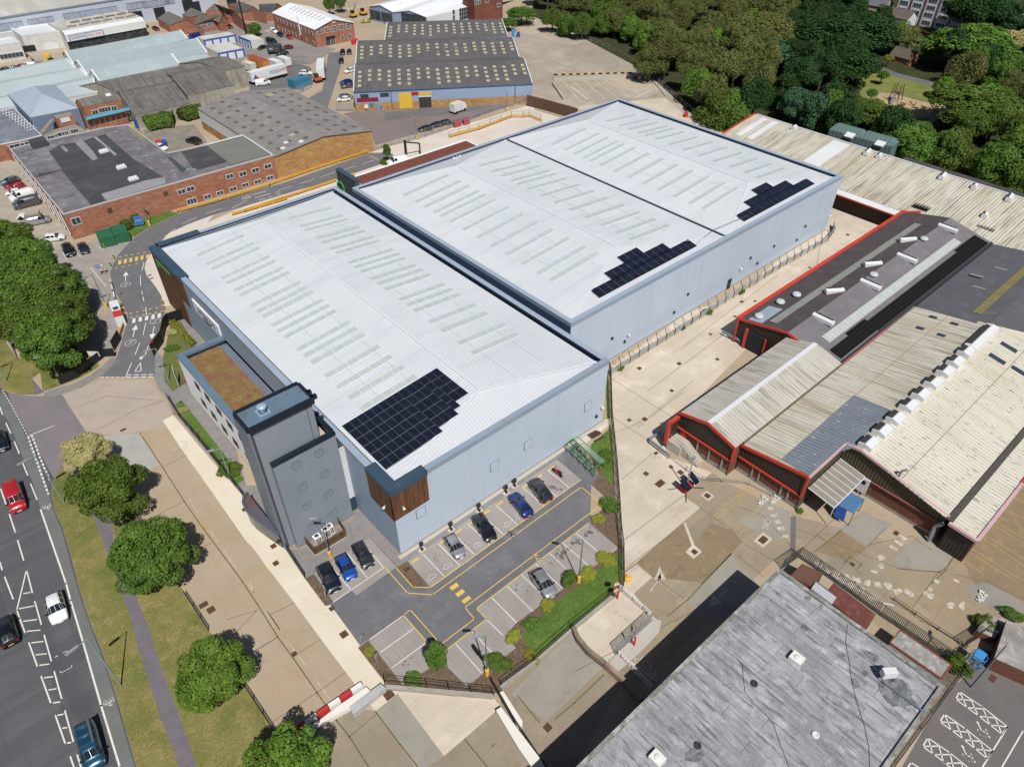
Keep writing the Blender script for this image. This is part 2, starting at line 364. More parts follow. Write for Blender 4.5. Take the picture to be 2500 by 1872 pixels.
ground('lower_right_car_park', 'p1130,1656 1270,1656 1600,1082 1750,972 1830,742 1990,760 2212,1000 2900,1500 2600,2600 900,2300', 4, mat('retail_car_park_asphalt', '635f5f', '6b6765', ns=.3, grain=.1))
ground('dark_patch', 'l412,1140 452,1140 450,1405 408,1410', 5, darkasph)
ground('grey_slab', 'p1920,230 2212,385 2260,520 1840,380 1760,260', 5, mat('grey_slab', '8f8b84', '837f77', ns=.3))
ground('upper_road', 'b640,410 720,400 760,420 720,560 640,810 560,1000 480,760 590,700', 3, mat('side_road_asphalt', '67686a', '707072', ns=.2))
ground('trade_yard', 'b750,880 830,862 2200,680 2200,760 1800,900 1000,1120 960,1010', 2, mat('pinkish_yard_asphalt', '766a68', '7d7270', ns=.1, grain=.1))
ground('trade_yard_patch', 'b1070,870 1700,800 1900,760 2180,745 1780,860 1070,935', 3, darkasph)
ground('trailer_yard', 'b30,720 20,560 330,470 500,520 520,600 440,700 300,690', 2, darkasph)
ground('storage_yard', 'a1450,240 1900,170 2212,180 b130,240 700,380 500,500 300,500 0,440 a1800,560 1500,330', 1, mat('storage_yard_asphalt', '8b857f', '7d7874', ns=.1))
ground('courtyard', 'a1100,1000 1500,960 1600,1100 1270,1190 1130,1080', 3, mat('courtyard_asphalt', '77746f', '8d8474', ns=.3))
ground('car_park', 'j460,1622 700,1500 960,1300 1170,1480 1210,1470 k505,690 645,560 830,830 905,1016 770,895 760,1190 965,1370 n2005,645 2090,735 1705,1040 1215,1020 940,676 882,716 652,404 617,414', 4, asph)
for i_, s_ in enumerate(['n528,162 955,-113 1165,113 855,330 812,290 677,385', 'j1248,1483 k505,698 692,858 n1425,268 1410,255', 'n945,675 1217,486 1420,715 1490,850 1213,1020',
      'n1540,760 1857,515 1780,432 k748,1190 965,1370 n1998,645 2086,735 1705,1032 1560,890']):
 ground('parking_bays', s_, 5, bayp)
ground('front_paving_strip', 'j1170,1525 1250,1480 k500,697 640,560 630,545 j1205,1455 870,1080 960,1300', 5, blockp)
ground('pale_side_path', 'k645,545 880,390 920,380 915,430 700,600', 6, beige)
bp_ = mat('brown_yard_slab', '8a765c', '80705a', '94825f', ns=.3, grain=.1, blot=[(.5, .56, .7, '6a5a45', .5)]); gp_ = mat('grey_yard_slab', '8d887d', '969187', ns=.3, grain=.1, blot=[(.4, .56, .7, '77726a', .5)])
for s_, m_ in (('k1122,1492 1480,1192 1560,1360 1690,1185 1850,1242 1930,1342 1620,1650 o1240,190', bp_), ('l620,1410 790,1240 1000,1385 870,1495', bp_), ('l1192,1480 1390,1292 1695,1410 1568,1562 1250,1540', gp_), ('l800,1235 960,1100 1200,1200 1000,1365', gp_), ('l1705,1410 2212,760 2700,1100 2600,1900 1900,1800', bp_), ('l0,1180 210,1010 420,1110 450,1230 300,1330 60,1210', gp_), ('o640,600 880,870 420,1300 150,1090', gp_), ('n1000,1228 1170,1095 1530,1570 1330,1700 1190,1480', gp_), ('o1500,370 1850,20 2100,300 1700,560', gp_)): ground('yard_slabs', s_, 3, m_)
ground('pale_strip', 'k1480,1192 1500,1188 1565,1360 1625,1410 1560,1466 1496,1414 1545,1362', 5, beige)
ground('entrance_greenery', 'e1325,1060 1395,1055 1440,1300 1400,1530 1330,1590 1270,1515 1262,1335 1292,1200', 7, mat('bed_greenery', '4f6a24', '6d6038', '5f7a2c', ns=1.2, grain=.35, gs=5, lo=.45, hi=.55, rough=.95))
# planting beds
for s_ in ['e1325,1060 1395,1055 1510,1250 1400,1300 1370,1320 1440,1530 1330,1596 1270,1520 1258,1335 1290,1200', 'n465,202 520,168 672,378 615,412', 'n1168,118 1250,68 1408,255 1380,268 1292,265',
  'n868,738 942,680 1213,1022 1490,850 1560,890 1705,1034 2088,738 2000,645 o190,545 965,-20 k1000,1300 1010,1416 o1010,270 930,345 620,590 80,1060 0,1100 n1100,1030']:
 ground('planting_bed', s_, 6, mulch)
ground('planting_bed', 'k860,540 750,645 830,830 772,893 907,1018 762,1188 965,1368 1000,1420 985,1250 950,1000 930,500 915,440', 6, mulch)
ground('lawn', 'o232,640 480,400 830,130 1000,-10 1004,270 920,345 600,590 340,850 290,760', 7, lawnm)
ground('lawn_side', 'k760,590 900,470 930,520 945,760 930,900 850,800', 7, lawnm)
ground('lawn_strip', 'k893,0 905,100 915,380 890,390 880,130', 7, lawnm)
ground('office_lawn', 'i1350,275 1400,240 1885,855 1822,900 1700,770', 7, lawnm)
ground('kerbside_grass', 'e600,400 700,380 960,385 1000,405 1035,408 1160,328 1300,262 1378,224 1300,205 1000,300', 4, lawnm)
ground('park', 'd700,760 860,730 1000,560 1250,590 1700,720 1640,850 1480,950 1200,950 900,900', 3, parkm)
ground('playground', 'd1060,740 1180,720 1600,830 1500,910 1360,910 1180,870 1150,800', 5, sandm)
ground('park_path', 'd1050,730 1110,715 1300,760 1600,815 1640,850 1500,960 1240,990 1260,950 1480,925 1560,860 1560,840 1300,785', 4, mat('park_path', '9a8f86'))
ground('park_road', 'd900,480 1050,495 1250,570 1700,680 1690,720 1250,600 1040,540 900,520', 4, darkasph)
# ---------------------------------------------------------------- painted markings
def f(mb):
 z = .022
 for a, b in [('i0,295', 'i20,355'), ('i45,418', 'i85,500'), ('i110,560', 'i150,655'), ('i170,716', 'i215,823'), ('i236,886', 'i286,1010'), ('i5,925', 'i48,1050'), ('i72,1120', 'i120,1263'), ('i136,1322', 'i184,1480'), ('i0,1490', 'i18,1553'), ('i36,1603', 'm103,362')]:
  seg(mb, P(a), P(b), .16, z)
 poly(mb, PL('i314,1088 510,1656 m545,370 640,690 780,1180 925,1656 1010,1950'), .2, z)
 dashes(mb, PL('i20,165 70,250 130,360 215,520'), .13, z, .5, .35)
 poly(mb, PL('i215,520 420,438'), .13, z)
 dashes(mb, PL('i218,525 300,760 375,970'), .24, z, .6, .35); dashes(mb, PL('i245,512 310,690 385,860'), .24, z, .6, .35)
 poly(mb, PL('m205,135 130,445 193,618'), .15, z); poly(mb, PL('m205,135 250,310'), .15, z)
 for a, b in [('m180,318', 'm236,308'), ('m146,435', 'm264,412'), ('m180,531', 'm287,517'), ('m206,609', 'm313,598'), ('m242,697', 'm336,686'), ('m275,790', 'm362,780'), ('m304,870', 'm382,860'), ('m340,966', 'm411,958'), ('m374,1060', 'm437,1051'), ('m408,1160', 'm465,1152'), ('m444,1255', 'm491,1247'), ('m480,1355', 'm520,1350'), ('m518,1470', 'm550,1464'),
    ('m268,375', 'm320,558'), ('m340,635', 'm397,838'), ('m418,915', 'm476,1128'), ('m500,1218', 'm567,1460'), ('m595,1558', 'm650,1740'), ('m222,693', 'm289,880'), ('m317,953', 'm392,1160'), ('m427,1253', 'm504,1473'), ('m542,1572', 'm600,1740')]:
  seg(mb, P(a), P(b), .15, z)
 poly(mb, PL('m425,808 440,797'), .08, z)
 for a in (['m428,808', 'm446,797'], ['m487,772', 'm523,757', 'm526,768'], ['m464,915', 'm467,930', 'm503,912'], ['m515,905', 'm556,885', 'm553,870']):
  poly(mb, [P(q) for q in a], .07, z)
marks('road_markings', f, white)
def bike(mb, c, ex, ey, z, s=1.0, w=.09):
 ex = Vector(ex).normalized()*s; ey = Vector(ey).normalized()*s
 def q(x, y): return Vector((c.x, c.y, 0))+ex*x+ey*y
 for cx in (-.42, .42): poly(mb, [q(cx+.28*cos(a*pi/5), .45*sin(a*pi/5)) for a in range(10)], w, z, closed=True)
 poly(mb, [q(-.42, 0), q(-.15, .6), q(.3, .6), q(.42, 0)], w, z); poly(mb, [q(-.15, .6), q(.02, 0), q(.3, .6)], w, z); poly(mb, [q(-.28, .75), q(-.05, .75)], w, z)
def f(mb):
 for c in ('i362,1062', 'm840,1150'):
  a = P(c); bike(mb, a, (-.96, .2, 0), (-.1, -1, 0), .024, .75)
marks('cycle_symbols', f, white)
def digit5(mb, c, ex, ey, z, s):
 ex = Vector(ex).normalized()*s; ey = Vector(ey).normalized()*s
 def q(x, y): return Vector((c.x, c.y, 0))+ex*x+ey*y
 poly(mb, [q(cos(a*pi/8), sin(a*pi/8)*1.0) for a in range(16)], .1, z, closed=True)
 poly(mb, [q(.3, .5), q(-.2, .5), q(-.25, .05), q(.1, .12), q(.3, -.1), q(.2, -.42), q(-.1, -.5), q(-.32, -.35)], .11, z)
def arrow(mb, a, b, z, w=.14, hw=.55, hl=1.6):
 a = Vector((a.x, a.y, z)); b = Vector((b.x, b.y, z)); d = (b-a).normalized(); n = Vector((-d.y, d.x, 0)); c = b-d*hl
 seg(mb, a, c, w, z); mb.face([c-n*hw, c+n*hw, b])
def f(mb):
 z = .032
 for s_ in ['e1095,665 1112,608', 'e1085,782 1083,706', 'e1110,902 1094,824', 'e1132,1008 1124,950', 'e1104,1164 1125,1068', 'e1042,1315 1080,1222', 'e970,1485 1016,1376', 'e1212,470 1232,445', 'e1268,408 1353,343', 'e1408,306 1520,254', 'e1585,228 1712,188', 'e1782,190 1904,126', 'b245,1472 355,1438', 'b418,1418 525,1385', 'b580,1366 688,1333', 'b740,1318 846,1284', 'b898,1268 994,1236']:
  a, b = PL(s_); seg(mb, a, b, .13, z)
 for s_ in ['a1940,1502 2050,1474', 'a1965,1530 2090,1495', 'a1998,1544 2100,1520', 'b50,1508 155,1480', 'b100,1550 210,1515', 'b70,1527 185,1496']:
  a, b = PL(s_); seg(mb, a, b, .1, z)
 for a, b in [('e968,748', 'e972,675'), ('e1025,1180', 'e1050,1085'), ('e1190,1095', 'e1170,1195')]: arrow(mb, P(a), P(b), z)
 poly(mb, PL('e1145,1246 1120,1318 1098,1325'), .16, z); arrow(mb, P('e1098,1322'), P('e1082,1356'), z, hl=.9, hw=.4)
 for c in ('e969,774', 'e1008,1222'): digit5(mb, P(c), (1, -1, 0), (1, 1, 0), z, .95)
 digit5(mb, P('e1198,1056'), (-1, 1, 0), (-1, -1, 0), z, .95)
 for c in ('a1898,1525', 'b253,1493', 'b8,1522', 'a2150,1494'): digit5(mb, P(c), (1, .3, 0), (-.3, 1, 0), z, .9)
 poly(mb, PL('e1040,1445 1088,1443 1086,1374'), .14, z, closed=True)
 dashes(mb, PL('e775,1487 970,1490'), .16, z, .6, .3); dashes(mb, PL('e975,1472 1182,1468'), .22, z, .9, .35); dashes(mb, PL('e972,1488 1182,1485'), .22, z, .9, .35)
 for k in range(5):
  x = 1020+49*k; y = 1036-k*10
  mb.face([P('e%f,%f' % (x+4, y), z), P('e%f,%f' % (x+26, y-4), z), P('e%f,%f' % (x+24, y+30), z), P('e%f,%f' % (x-2, y+34), z)])
 for s_ in ['e478,522 523,588', 'e598,676 716,826', 'e698,642 818,788', 'e560,782 750,715', 'e580,522 625,565', 'e730,1012 825,1140', 'e560,800 562,802', 'e740,470 800,510']:
  a, b = PL(s_); seg(mb, a, b, .1, z)
marks('access_road_markings', f, white)
def f(mb):
 z = .034
 for (x0, y0, x1, y1, n) in [(920, 562, 1150, 520, 6), (888, 650, 1095, 605, 5), (1000, 998, 1250, 945, 6), (1005, 1030, 1240, 982, 6)]:
  for k in range(n):
   t = k/(n-1+1e-9); x = x0+(x1-x0)*t; y = y0+(y1-y0)*t
   seg(mb, P('e%f,%f' % (x, y)), P('e%f,%f' % (x+18, y-4)), .3, z)
 for k in range(6):
  x = 912+43*k; y = 588-9*k
  mb.face([P('e%f,%f' % (x+2, y), z), P('e%f,%f' % (x+24, y-4), z), P('e%f,%f' % (x+22, y+28), z), P('e%f,%f' % (x-2, y+32), z)])
 poly(mb, PL('e740,905 835,885'), .1, z)
 poly(mb, PL('e710,965 800,945 820,1010 740,1030'), .1, z, closed=True); poly(mb, PL('e710,965 820,1010'), .1, z); poly(mb, PL('e800,945 740,1030'), .1, z)
 poly(mb, PL('e740,610 790,690 765,640'), .1, z); poly(mb, PL('e430,620 740,530 830,500'), .06, z); poly(mb, PL('e480,700 850,590'), .06, z)
 for k in range(5): seg(mb, P('b%f,%f' % (965+18*k, 1205+10*k)), P('b%f,%f' % (975+18*k, 1211+10*k)), .35, z)
marks('access_road_yellow_markings', f, yellow)
EVX = lambda k: 2.27+2.5*k
def f(mb):
 z = .034
 for k in range(10): seg(mb, Vector((EVX(k), -1.75, 0)), Vector((EVX(k), -6.3, 0)), .1, z)
 for s_ in ['n675,385 1065,118', 'n807,285 655,100', 'n937,195 785,10', 'n1065,118 910,-66', 'n1620,705 1820,930', 'n1745,605 1945,825', 'n1857,515 1985,640', 'n1900,350 2090,545', 'o120,262 320,455', 'o233,176 430,362',
   'o345,92 545,275', 'o448,8 645,190', 'k552,1345 752,1522', 'k655,1270 855,1440', 'n957,670 1212,488', 'n1040,770 1295,588', 'n1135,885 1390,697']:
  a, b = PL(s_); seg(mb, a, b, .1, z)
 for k in (0, 1, 2, 3, 5, 6, 8):      # little car outlines on the charging bays
  c = Vector((EVX(k)-1.25+(.3 if k in (5, 8) else 0), -5.5, 0)); s = .85
  pr = [(-1, -.1), (-1, .15), (-.6, .25), (-.35, .55), (.3, .55), (.6, .25), (1, .15), (1, -.1), (.75, -.12), (.6, -.32), (.4, -.12), (-.35, -.12), (-.55, -.32), (-.72, -.12)]
  poly(mb, [c+Vector((x*s*.8, y*s, 0)) for x, y in pr], .08, z, closed=True)
marks('car_park_white_lines', f, white)
def f(mb):
 z = .036; w = .12
 poly(mb, PL('k690,856 n1424,272 1290,268 1162,122'), w, z)
 poly(mb, PL('n1070,112 1248,314 1440,327 k692,912 852,1045 n1690,425 1765,512 1505,710 1270,443 1217,484 1420,715'), w, z)
 poly(mb, PL('k748,1190 n1780,432 1857,515 1540,757'), w, z)
 for q in ['n1570,270 1625,232 1647,257 1592,296', 'n1615,322 1670,282 1693,305 1638,346', 'n1663,375 1720,333 1741,355 1686,397']:
  mb.face([Vector((p.x, p.y, z)) for p in PL(q)])
 for k in range(10): seg(mb, Vector((EVX(k)-1.9 if k == 0 else EVX(k)+.25, -1.9, 0)), Vector(((EVX(k)-.8) if k == 0 else EVX(k)+1.25, -1.9, 0)), .28, z)
 for c in ('j2048,1275', 'k345,1460', 'k152,1275'):      # walking figures
  c = P(c);
  for pts in ([(0, .5), (0, .05), (.3, -.45)], [(0, .05), (-.25, -.45)], [(-.35, .3), (0, .38), (.35, .15)]):
   poly(mb, [c+Vector((x*1.3, y*1.3, 0)) for x, y in pts], .1, z)
marks('car_park_yellow_lines', f, yellow)
def f(mb):
 z = .03
 for s_ in ['n35,235 62,310', 'n168,455 265,600', 'n343,705 380,760', 'n403,790 460,868', 'n537,975 660,1145', 'i1375,905 1385,930', 'i1460,1005 1525,1110', 'i1625,1255 1680,1330', 'i1732,1405 1832,1548', 'm2065,455 2160,600', 'm1912,242 1958,310', 'i1090,505 1100,520']:
  a, b = PL(s_); seg(mb, a, b, .1, z)
 c = P('i1360,610'); poly(mb, [c+Vector((1.5*cos(a*pi/9), 1.5*sin(a*pi/9), 0)) for a in range(18)], .06, z, closed=True)
 poly(mb, PL('o1228,296 1285,215 1300,170'), .18, z); a = P('o1300,166'); b = P('o1297,110'); arrow(mb, a, b, z, hl=2.0, hw=.75)
 arrow(mb, P('o1832,268'), P('o1680,418'), z, w=.2, hl=1.7, hw=.75)
 seg(mb, P('o912,430'), P('o1095,560'), .25, z); seg(mb, P('o1075,843'), P('o1285,998'), .25, z)
 for s_ in ['l255,1125 305,1118 318,1142 262,1145', 'l278,1170 330,1165 345,1192 290,1195', 'l303,1222 358,1218 370,1245 312,1247', 'l345,1285 385,1278 395,1300 350,1305', 'l1250,1275 1318,1308 1300,1330 1240,1295', 'l1215,1315 1285,1350 1268,1370 1210,1335', 'l1180,1360 1242,1388 1230,1405 1172,1378',
   'l225,1070 275,1062 290,1085 240,1092', 'p1030,130 1085,150 1075,170 1028,148', 'p1520,200 1565,225 1550,245 1515,225', 'p1475,268 1510,285 1495,305 1462,288', 'p1670,200 1715,225 1705,240 1665,215']:
  mb.face([Vector((p.x, p.y, z)) for p in PL(s_)])
 random.seed(5)
 for (x, y) in [(625, 105), (700, 140), (775, 165), (852, 190), (925, 210), (1008, 240), (1080, 245), (1158, 265), (1240, 297), (1320, 310), (1475, 325), (890, 255), (965, 300), (1040, 355), (1650, 405), (1730, 410), (1880, 345), (1115, 45), (1108, 105), (800, 220)]:
  c = P('p%d,%d' % (x, y)); mb.face(ccw([c+Vector((cos(a*pi/4)*random.uniform(.2, .85), sin(a*pi/4)*random.uniform(.2, .75), z)) for a in range(8)]))
marks('worn_yard_markings', f, fadew)
def f(mb):
 z = .031
 for s_ in ['k1745,875 1565,1020', 'k1830,840 1605,1048', 'k1980,910 1700,1150', 'k2010,930 1745,1150', 'k2090,1045 1870,1245', 'k2130,1075 1900,1290', 'l20,1220 205,1045', 'l0,1010 95,905', 'l1490,1345 1790,1505 1900,1590', 'l1575,1235 1820,1395 2212,1640', 'l1570,1262 1800,1420 2180,1660', 'l1760,1190 2212,1470', 'l1745,1210 2212,1520',
   'l1830,1090 2212,1310', 'l1810,1110 2212,1345', 'l1910,1000 2212,1160', 'l1980,920 2212,1040', 'l2040,830 2212,930', 'l2150,720 2212,760', 'p1600,-30 1820,120', 'p1300,370 1370,460', 'p1470,380 1500,440', 'p1540,520 1570,580']:
  a, *r = PL(s_)
  for b in r: seg(mb, a, b, .1, z); a = b
marks('worn_yellow_lines', f, fadey)
def f(mb):
 poly(mb, PL('p500,35 720,170 900,275 1120,390 1205,408'), .14, .031)
marks('boundary_line', f, white)
def f(mb):
 z = .03
 for s_ in ['p1685,1130 1715,1075 1890,1190 2085,1345 2040,1400 1860,1260', 'p1563,1305 1598,1247 1760,1360 1970,1530 1925,1588 1750,1445', 'p1430,1495 1470,1430 1640,1545 1820,1690 1760,1760 1600,1620', 'p1300,1680 1340,1620 1500,1720 1450,1800']:
  p = PL(s_); poly(mb, p, .13, z, closed=True)
  if len(p) == 6:
   a0, b0, b1, b2, a2, a1 = p
   for i in range(4):
    t = i/4; t2 = (i+1)/4
    A = a0.lerp(a2, t); B = b0.lerp(b2, t2); A2 = a0.lerp(a2, t2); B2 = b0.lerp(b2, t)
    seg(mb, A, B, .12, z); seg(mb, A2, B2, .12, z)
 seg(mb, P('p2085,1345'), P('p1890,1656'), .13, z); seg(mb, P('p2205,1375'), P('p2040,1656'), .13, z)
 for c in ('p1895,1385', 'p1780,1575'):
  c = P(c)
  def q(x, y): return c+Vector((.6, -.8, 0))*x+Vector((.8, .6, 0))*y
  poly(mb, [q(.5*cos(a), .5*sin(a)) for a in [pi*.9+i*.3 for i in range(15)]], .11, z); poly(mb, [q(-.25, .75), q(-.1, .1), q(.3, .05), q(.55, -.45)], .12, z); poly(mb, [q(-.3, 1.0), q(-.25, .9)], .2, z)
marks('disabled_bay_markings', f, white)
def f(mb):
 z = .03
 for k in range(8): seg(mb, P('c%f,%f' % (555+82*k, 632-3*k)), P('c%f,%f' % (690+95*k, 790-10*k)) , .12, z)
marks('far_bay_lines', f, white)
def f(mb):
 z = .033
 for k in range(7): seg(mb, P('c%f,%f' % (520+83*k, 662-3.3*k)), P('c%f,%f' % (580+83*k, 660-3.3*k)), .35, z)
 for x in (1112, 1190): seg(mb, P('c%f,668' % x), P('c%f,664' % (x+50)), .35, z)
marks('far_bay_yellow_bars', f, yellow)
def f(mb):
 seg(mb, P('c615,672'), P('c745,770'), .8, .034); seg(mb, P('c1115,755'), P('c1240,692'), .8, .034)
marks('far_bay_pale_strips', f, beige)
# STOP lettering
for c_, ex_, ey_, mt_ in (('o1225,885', (-.80, -.6, 0), (-.5, .86, 0), fadew), ('o970,545', (.8, -.6, 0), (.6, .8, 0), mat('very_faded_paint', 'c8bba4', 'bfae95', ns=2))):
 c = P(c_); c.z = .033
 o = text_obj('stop_lettering', 'STOP', 1.5, mt_, c, P('o1160,830')-P('o1290,920') if mt_ is fadew else P('o1040,590')-P('o900,510'), P('o1250,930')-P('o1200,850') if False else Vector((0, 0, 1)).cross((P('o1160,830')-P('o1290,920')) if mt_ is fadew else (P('o1040,590')-P('o900,510'))), sx=1.1)
 tag(o, kind='structure')
c = P('i1362,608'); c.z = .033
o = text_obj('painted_ten', '10', 1.4, fadew, c, P('i1330,625')-P('i1395,595'), Vector((0, 0, 1)).cross(P('i1330,625')-P('i1395,595'))); tag(o, kind='structure')
c = P('l228,1198'); c.z = .033
o = text_obj('painted_no', 'NO', 1.3, fadew, c, P('l235,1170')-P('l215,1225'), Vector((0, 0, 1)).cross(P('l235,1170')-P('l215,1225'))); tag(o, kind='structure')
# slab joints and weeds
def f(mb):
 for s_ in ['i1080,495 1260,770 1420,1020 1530,1180 1870,1640 n90,400 245,650 370,820 550,1080 650,1230 700,1295 800,1420 950,1656', 'n1000,1225 1190,1480 1330,1656', 'n1690,1440 1860,1650', 'o200,1105 370,1310', 'o490,1285 640,1160 870,940', 'o20,1480 0,1500',
   'p1190,380 1300,440 1420,530 1560,600 1760,720', 'l1700,1400 1600,1560 1500,1656', 'l2212,750 2060,940 1950,1080 1830,1230 1700,1400', 'l600,1410 810,1240', 'l820,1500 870,1450 960,1510 930,1540', 'l1250,1540 1560,1570 1600,1540', 'k1850,1425 1620,1656', 'o1360,490 1520,360 1850,10']:
  p = PL(s_); poly(mb, p, .13, .026)
marks('weedy_joints', f, weed)
def f(mb):
 for s_ in ['n-150,520 80,450', 'n75,760 245,655', 'n200,1310 550,1080', 'n800,1420 1010,1245', 'n380,790 580,670', 'n550,1080 770,925', 'n200,475 370,390', 'i690,520 860,510', 'i580,300 830,210 1250,250', 'i750,470 1060,310 1260,250', 'i1110,1180 1420,1025', 'i1250,760 1440,670', 'i1500,1400 1640,1340', 'm1800,640 1990,440', 'm1970,755 2140,655',
   'k930,370 1360,650', 'k930,500 1180,400 1560,90', 'k1000,860 1350,560', 'k1010,1330 1480,980', 'k1020,1550 1430,1240', 'k1130,450 1480,180', 'k930,80 1480,430', 'k1610,1070 1850,1240 1930,1340 2212,1500', 'k1240,1590 1480,1770', 'l0,1060 200,1130 450,1410', 'l260,1620 1210,720', 'l450,1230 1250,1540', 'l600,1260 960,1590', 'l1000,1360 1350,1290 1500,1400',
   'l0,1440 200,1600', 'l1000,1376 1140,1230', 'o640,920 1540,460', 'o1300,1480 900,820', 'g900,1400 1500,900', 'g1480,1250 2212,700', 'g1200,1600 1800,1150', 'h0,850 600,500', 'h600,700 700,120', 'p1260,130 1570,150', 'p1350,430 1560,140', 'p1680,170 1930,225 2212,360']:
  p = PL(s_); poly(mb, p, .07, .025)
marks('concrete_joints', f, jointm)
# iron covers
def cover(c, w, l, a=0, pale=None, label=None):
 p = P(c); mb = MB()
 mb.box((p.x, p.y, .03), (w, l, .05), rz=a); o = mb.build('drain_cover', irn, parent=None); return o, p
cv = [('j225,1368', .9, .9, 'rust brown drain cover on the cream strip, upper of the pair near the bed'), ('i2110,1368', .9, .9, ''), ('i2128,1500', .9, .9, ''), ('i1887,1085', .8, .8, ''), ('i1930,1120', .8, .8, ''), ('n665,433', .8, .8, ''), ('n758,632', 1.1, 1.1, ''), ('n1103,1097', 1.3, 1.3, ''), ('n375,783', .7, .7, ''), ('m1570,405', 1.3, .9, ''), ('m1628,443', 1.1, 1.1, ''),
 ('i950,472', 1.1, .6, ''), ('o433,1350', 1, 1, ''), ('k1300,885', 1.8, 1.2, ''), ('k1062,397', .8, .8, ''), ('k1182,390', 1, 1, ''), ('k1192,810', .9, .9, ''), ('k1268,652', .9, .6, ''), ('k1458,800', 1, 1, ''), ('k1665,980', 1, 1, ''), ('k1565,1412', .9, .9, ''), ('k2095,1320', 1.6, 1.1, ''), ('l1225,1268', 1, .7, ''), ('l888,1508', .7, .7, ''),
 ('g1140,1420', 1, .9, ''), ('g1447,1384', 1, .9, ''), ('g1742,1350', .8, .8, ''), ('g1390,1592', .8, .8, ''), ('g1930,907', 1, .8, ''), ('g1878,1020', .7, .7, ''), ('g1688,1157', .7, .7, ''), ('g2033,902', .7, .7, ''), ('h852,390', 1, .8, ''), ('h558,643', .7, .7, ''), ('j1243,1545', 1, .8, ''), ('e1155,703', .9, .5, ''), ('e1170,727', .9, .5, ''), ('e935,846', .8, .5, ''), ('e1100,858', .8, .5, ''), ('p435,25', 1, .8, ''), ('p1968,972', 1.2, .8, '')]
seen = set()
for c_, w_, l_, lb in cv:
 w_ *= .8; l_ *= .8
 if c_ in ('j225,1368',): continue
 mb = MB(); p = P(c_); mb.prism([(p.x-w_/2, p.y-l_/2), (p.x+w_/2, p.y-l_/2), (p.x+w_/2, p.y+l_/2), (p.x-w_/2, p.y+l_/2)], 0, .045)
 if c_[0] in 'kg' and w_ < 1.3: mb.prism([(p.x-w_*.85, p.y-l_*.85), (p.x+w_*.85, p.y-l_*.85), (p.x+w_*.85, p.y+l_*.85), (p.x-w_*.85, p.y+l_*.85)], 0, .035, m=1)
 o = mb.build('drain_cover', [irn, beige]); tag(o, 'square rusty iron drain cover set flush in the concrete or paving', 'drain cover', 'iron drain covers in the ground')
# ---------------------------------------------------------------- shared building helpers
glassm = mat('window_glass', '2b3640', '3d4a55', ns=.8, rough=.15, spec=.6, grain=0)
framew = mat('white_frame', 'd8d8d6', grain=0)
framed = mat('dark_frame', '33393f', grain=0)
def V2(x, y, z): return Vector((x, y, z))
def quadon(c, ex, w, h, out, d=.05):
 """box lying on a vertical wall: centre c, along ex, outward normal out"""
 ex = Vector(ex).normalized(); out = Vector(out).normalized(); up = Vector((0, 0, 1))
 M_ = Matrix((ex, out, up)).transposed()
 return dict(c=c+out*d/2, d=(w, d, h), mat=M_)
def win(root, a, b, s, w, h, frame=framew, nv=2, nh=1, name='window', label=None, glass=None, out=None, dep=.1):
 c = onwall(a, b, s); ex = Vector((b.x-a.x, b.y-a.y, 0)).normalized(); o = Vector((ex.y, -ex.x, 0))
 if o.dot(CP-c) < 0: o = -o
 t = .09
 mb = MB()
 for (dx, dz, ww, hh) in [(-w/2+t/2, 0, t, h), (w/2-t/2, 0, t, h), (0, h/2-t/2, w-2*t, t), (0, -h/2+t/2, w-2*t, t)]+[(-w/2+w*(i+1)/nv, 0, t*.7, h-2*t) for i in range(nv-1)]+[(0, -h/2+h*(i+1)/nh, w-2*t, t*.6) for i in range(nh-1)]:
  mb.box(c+ex*dx+Vector((0, 0, dz))+o*dep/2, (ww, dep, hh), mat=Matrix((ex, o, Vector((0, 0, 1)))).transposed())
 f_ = mb.build(name, frame, root)
 g_ = MB(); g_.box(c+o*.03, (w-2*t, .04, h-2*t), mat=Matrix((ex, o, Vector((0, 0, 1)))).transposed()); g_.build('pane', glass or glassm, f_)
 if label: f_['label'] = label
 return f_
def panel(root, name, a, b, s, w, h, mt, d=.08, label=None, parent=None):
 c = onwall(a, b, s); ex = Vector((b.x-a.x, b.y-a.y, 0)).normalized(); o = Vector((ex.y, -ex.x, 0))
 if o.dot(CP-c) < 0: o = -o
 mb = MB(); mb.box(c+o*d/2, (w, d, h), mat=Matrix((ex, o, Vector((0, 0, 1)))).transposed())
 x = mb.build(name, mt, parent or root)
 if label: x['label'] = label
 return x, c+o*(d+.01), ex, o
def bil(q, s, t): return (q[0]*(1-s)+q[1]*s)*(1-t)+(q[3]*(1-s)+q[2]*s)*t
def patch(mb, q, s0, s1, t0, t1, lift=.05, th=.06, m=0):
 n = (q[1]-q[0]).cross(q[3]-q[0]).normalized()
 if n.z < 0: n = -n
 mb.slab([bil(q, s0, t0)+n*lift, bil(q, s1, t0)+n*lift, bil(q, s1, t1)+n*lift, bil(q, s0, t1)+n*lift], th, m)
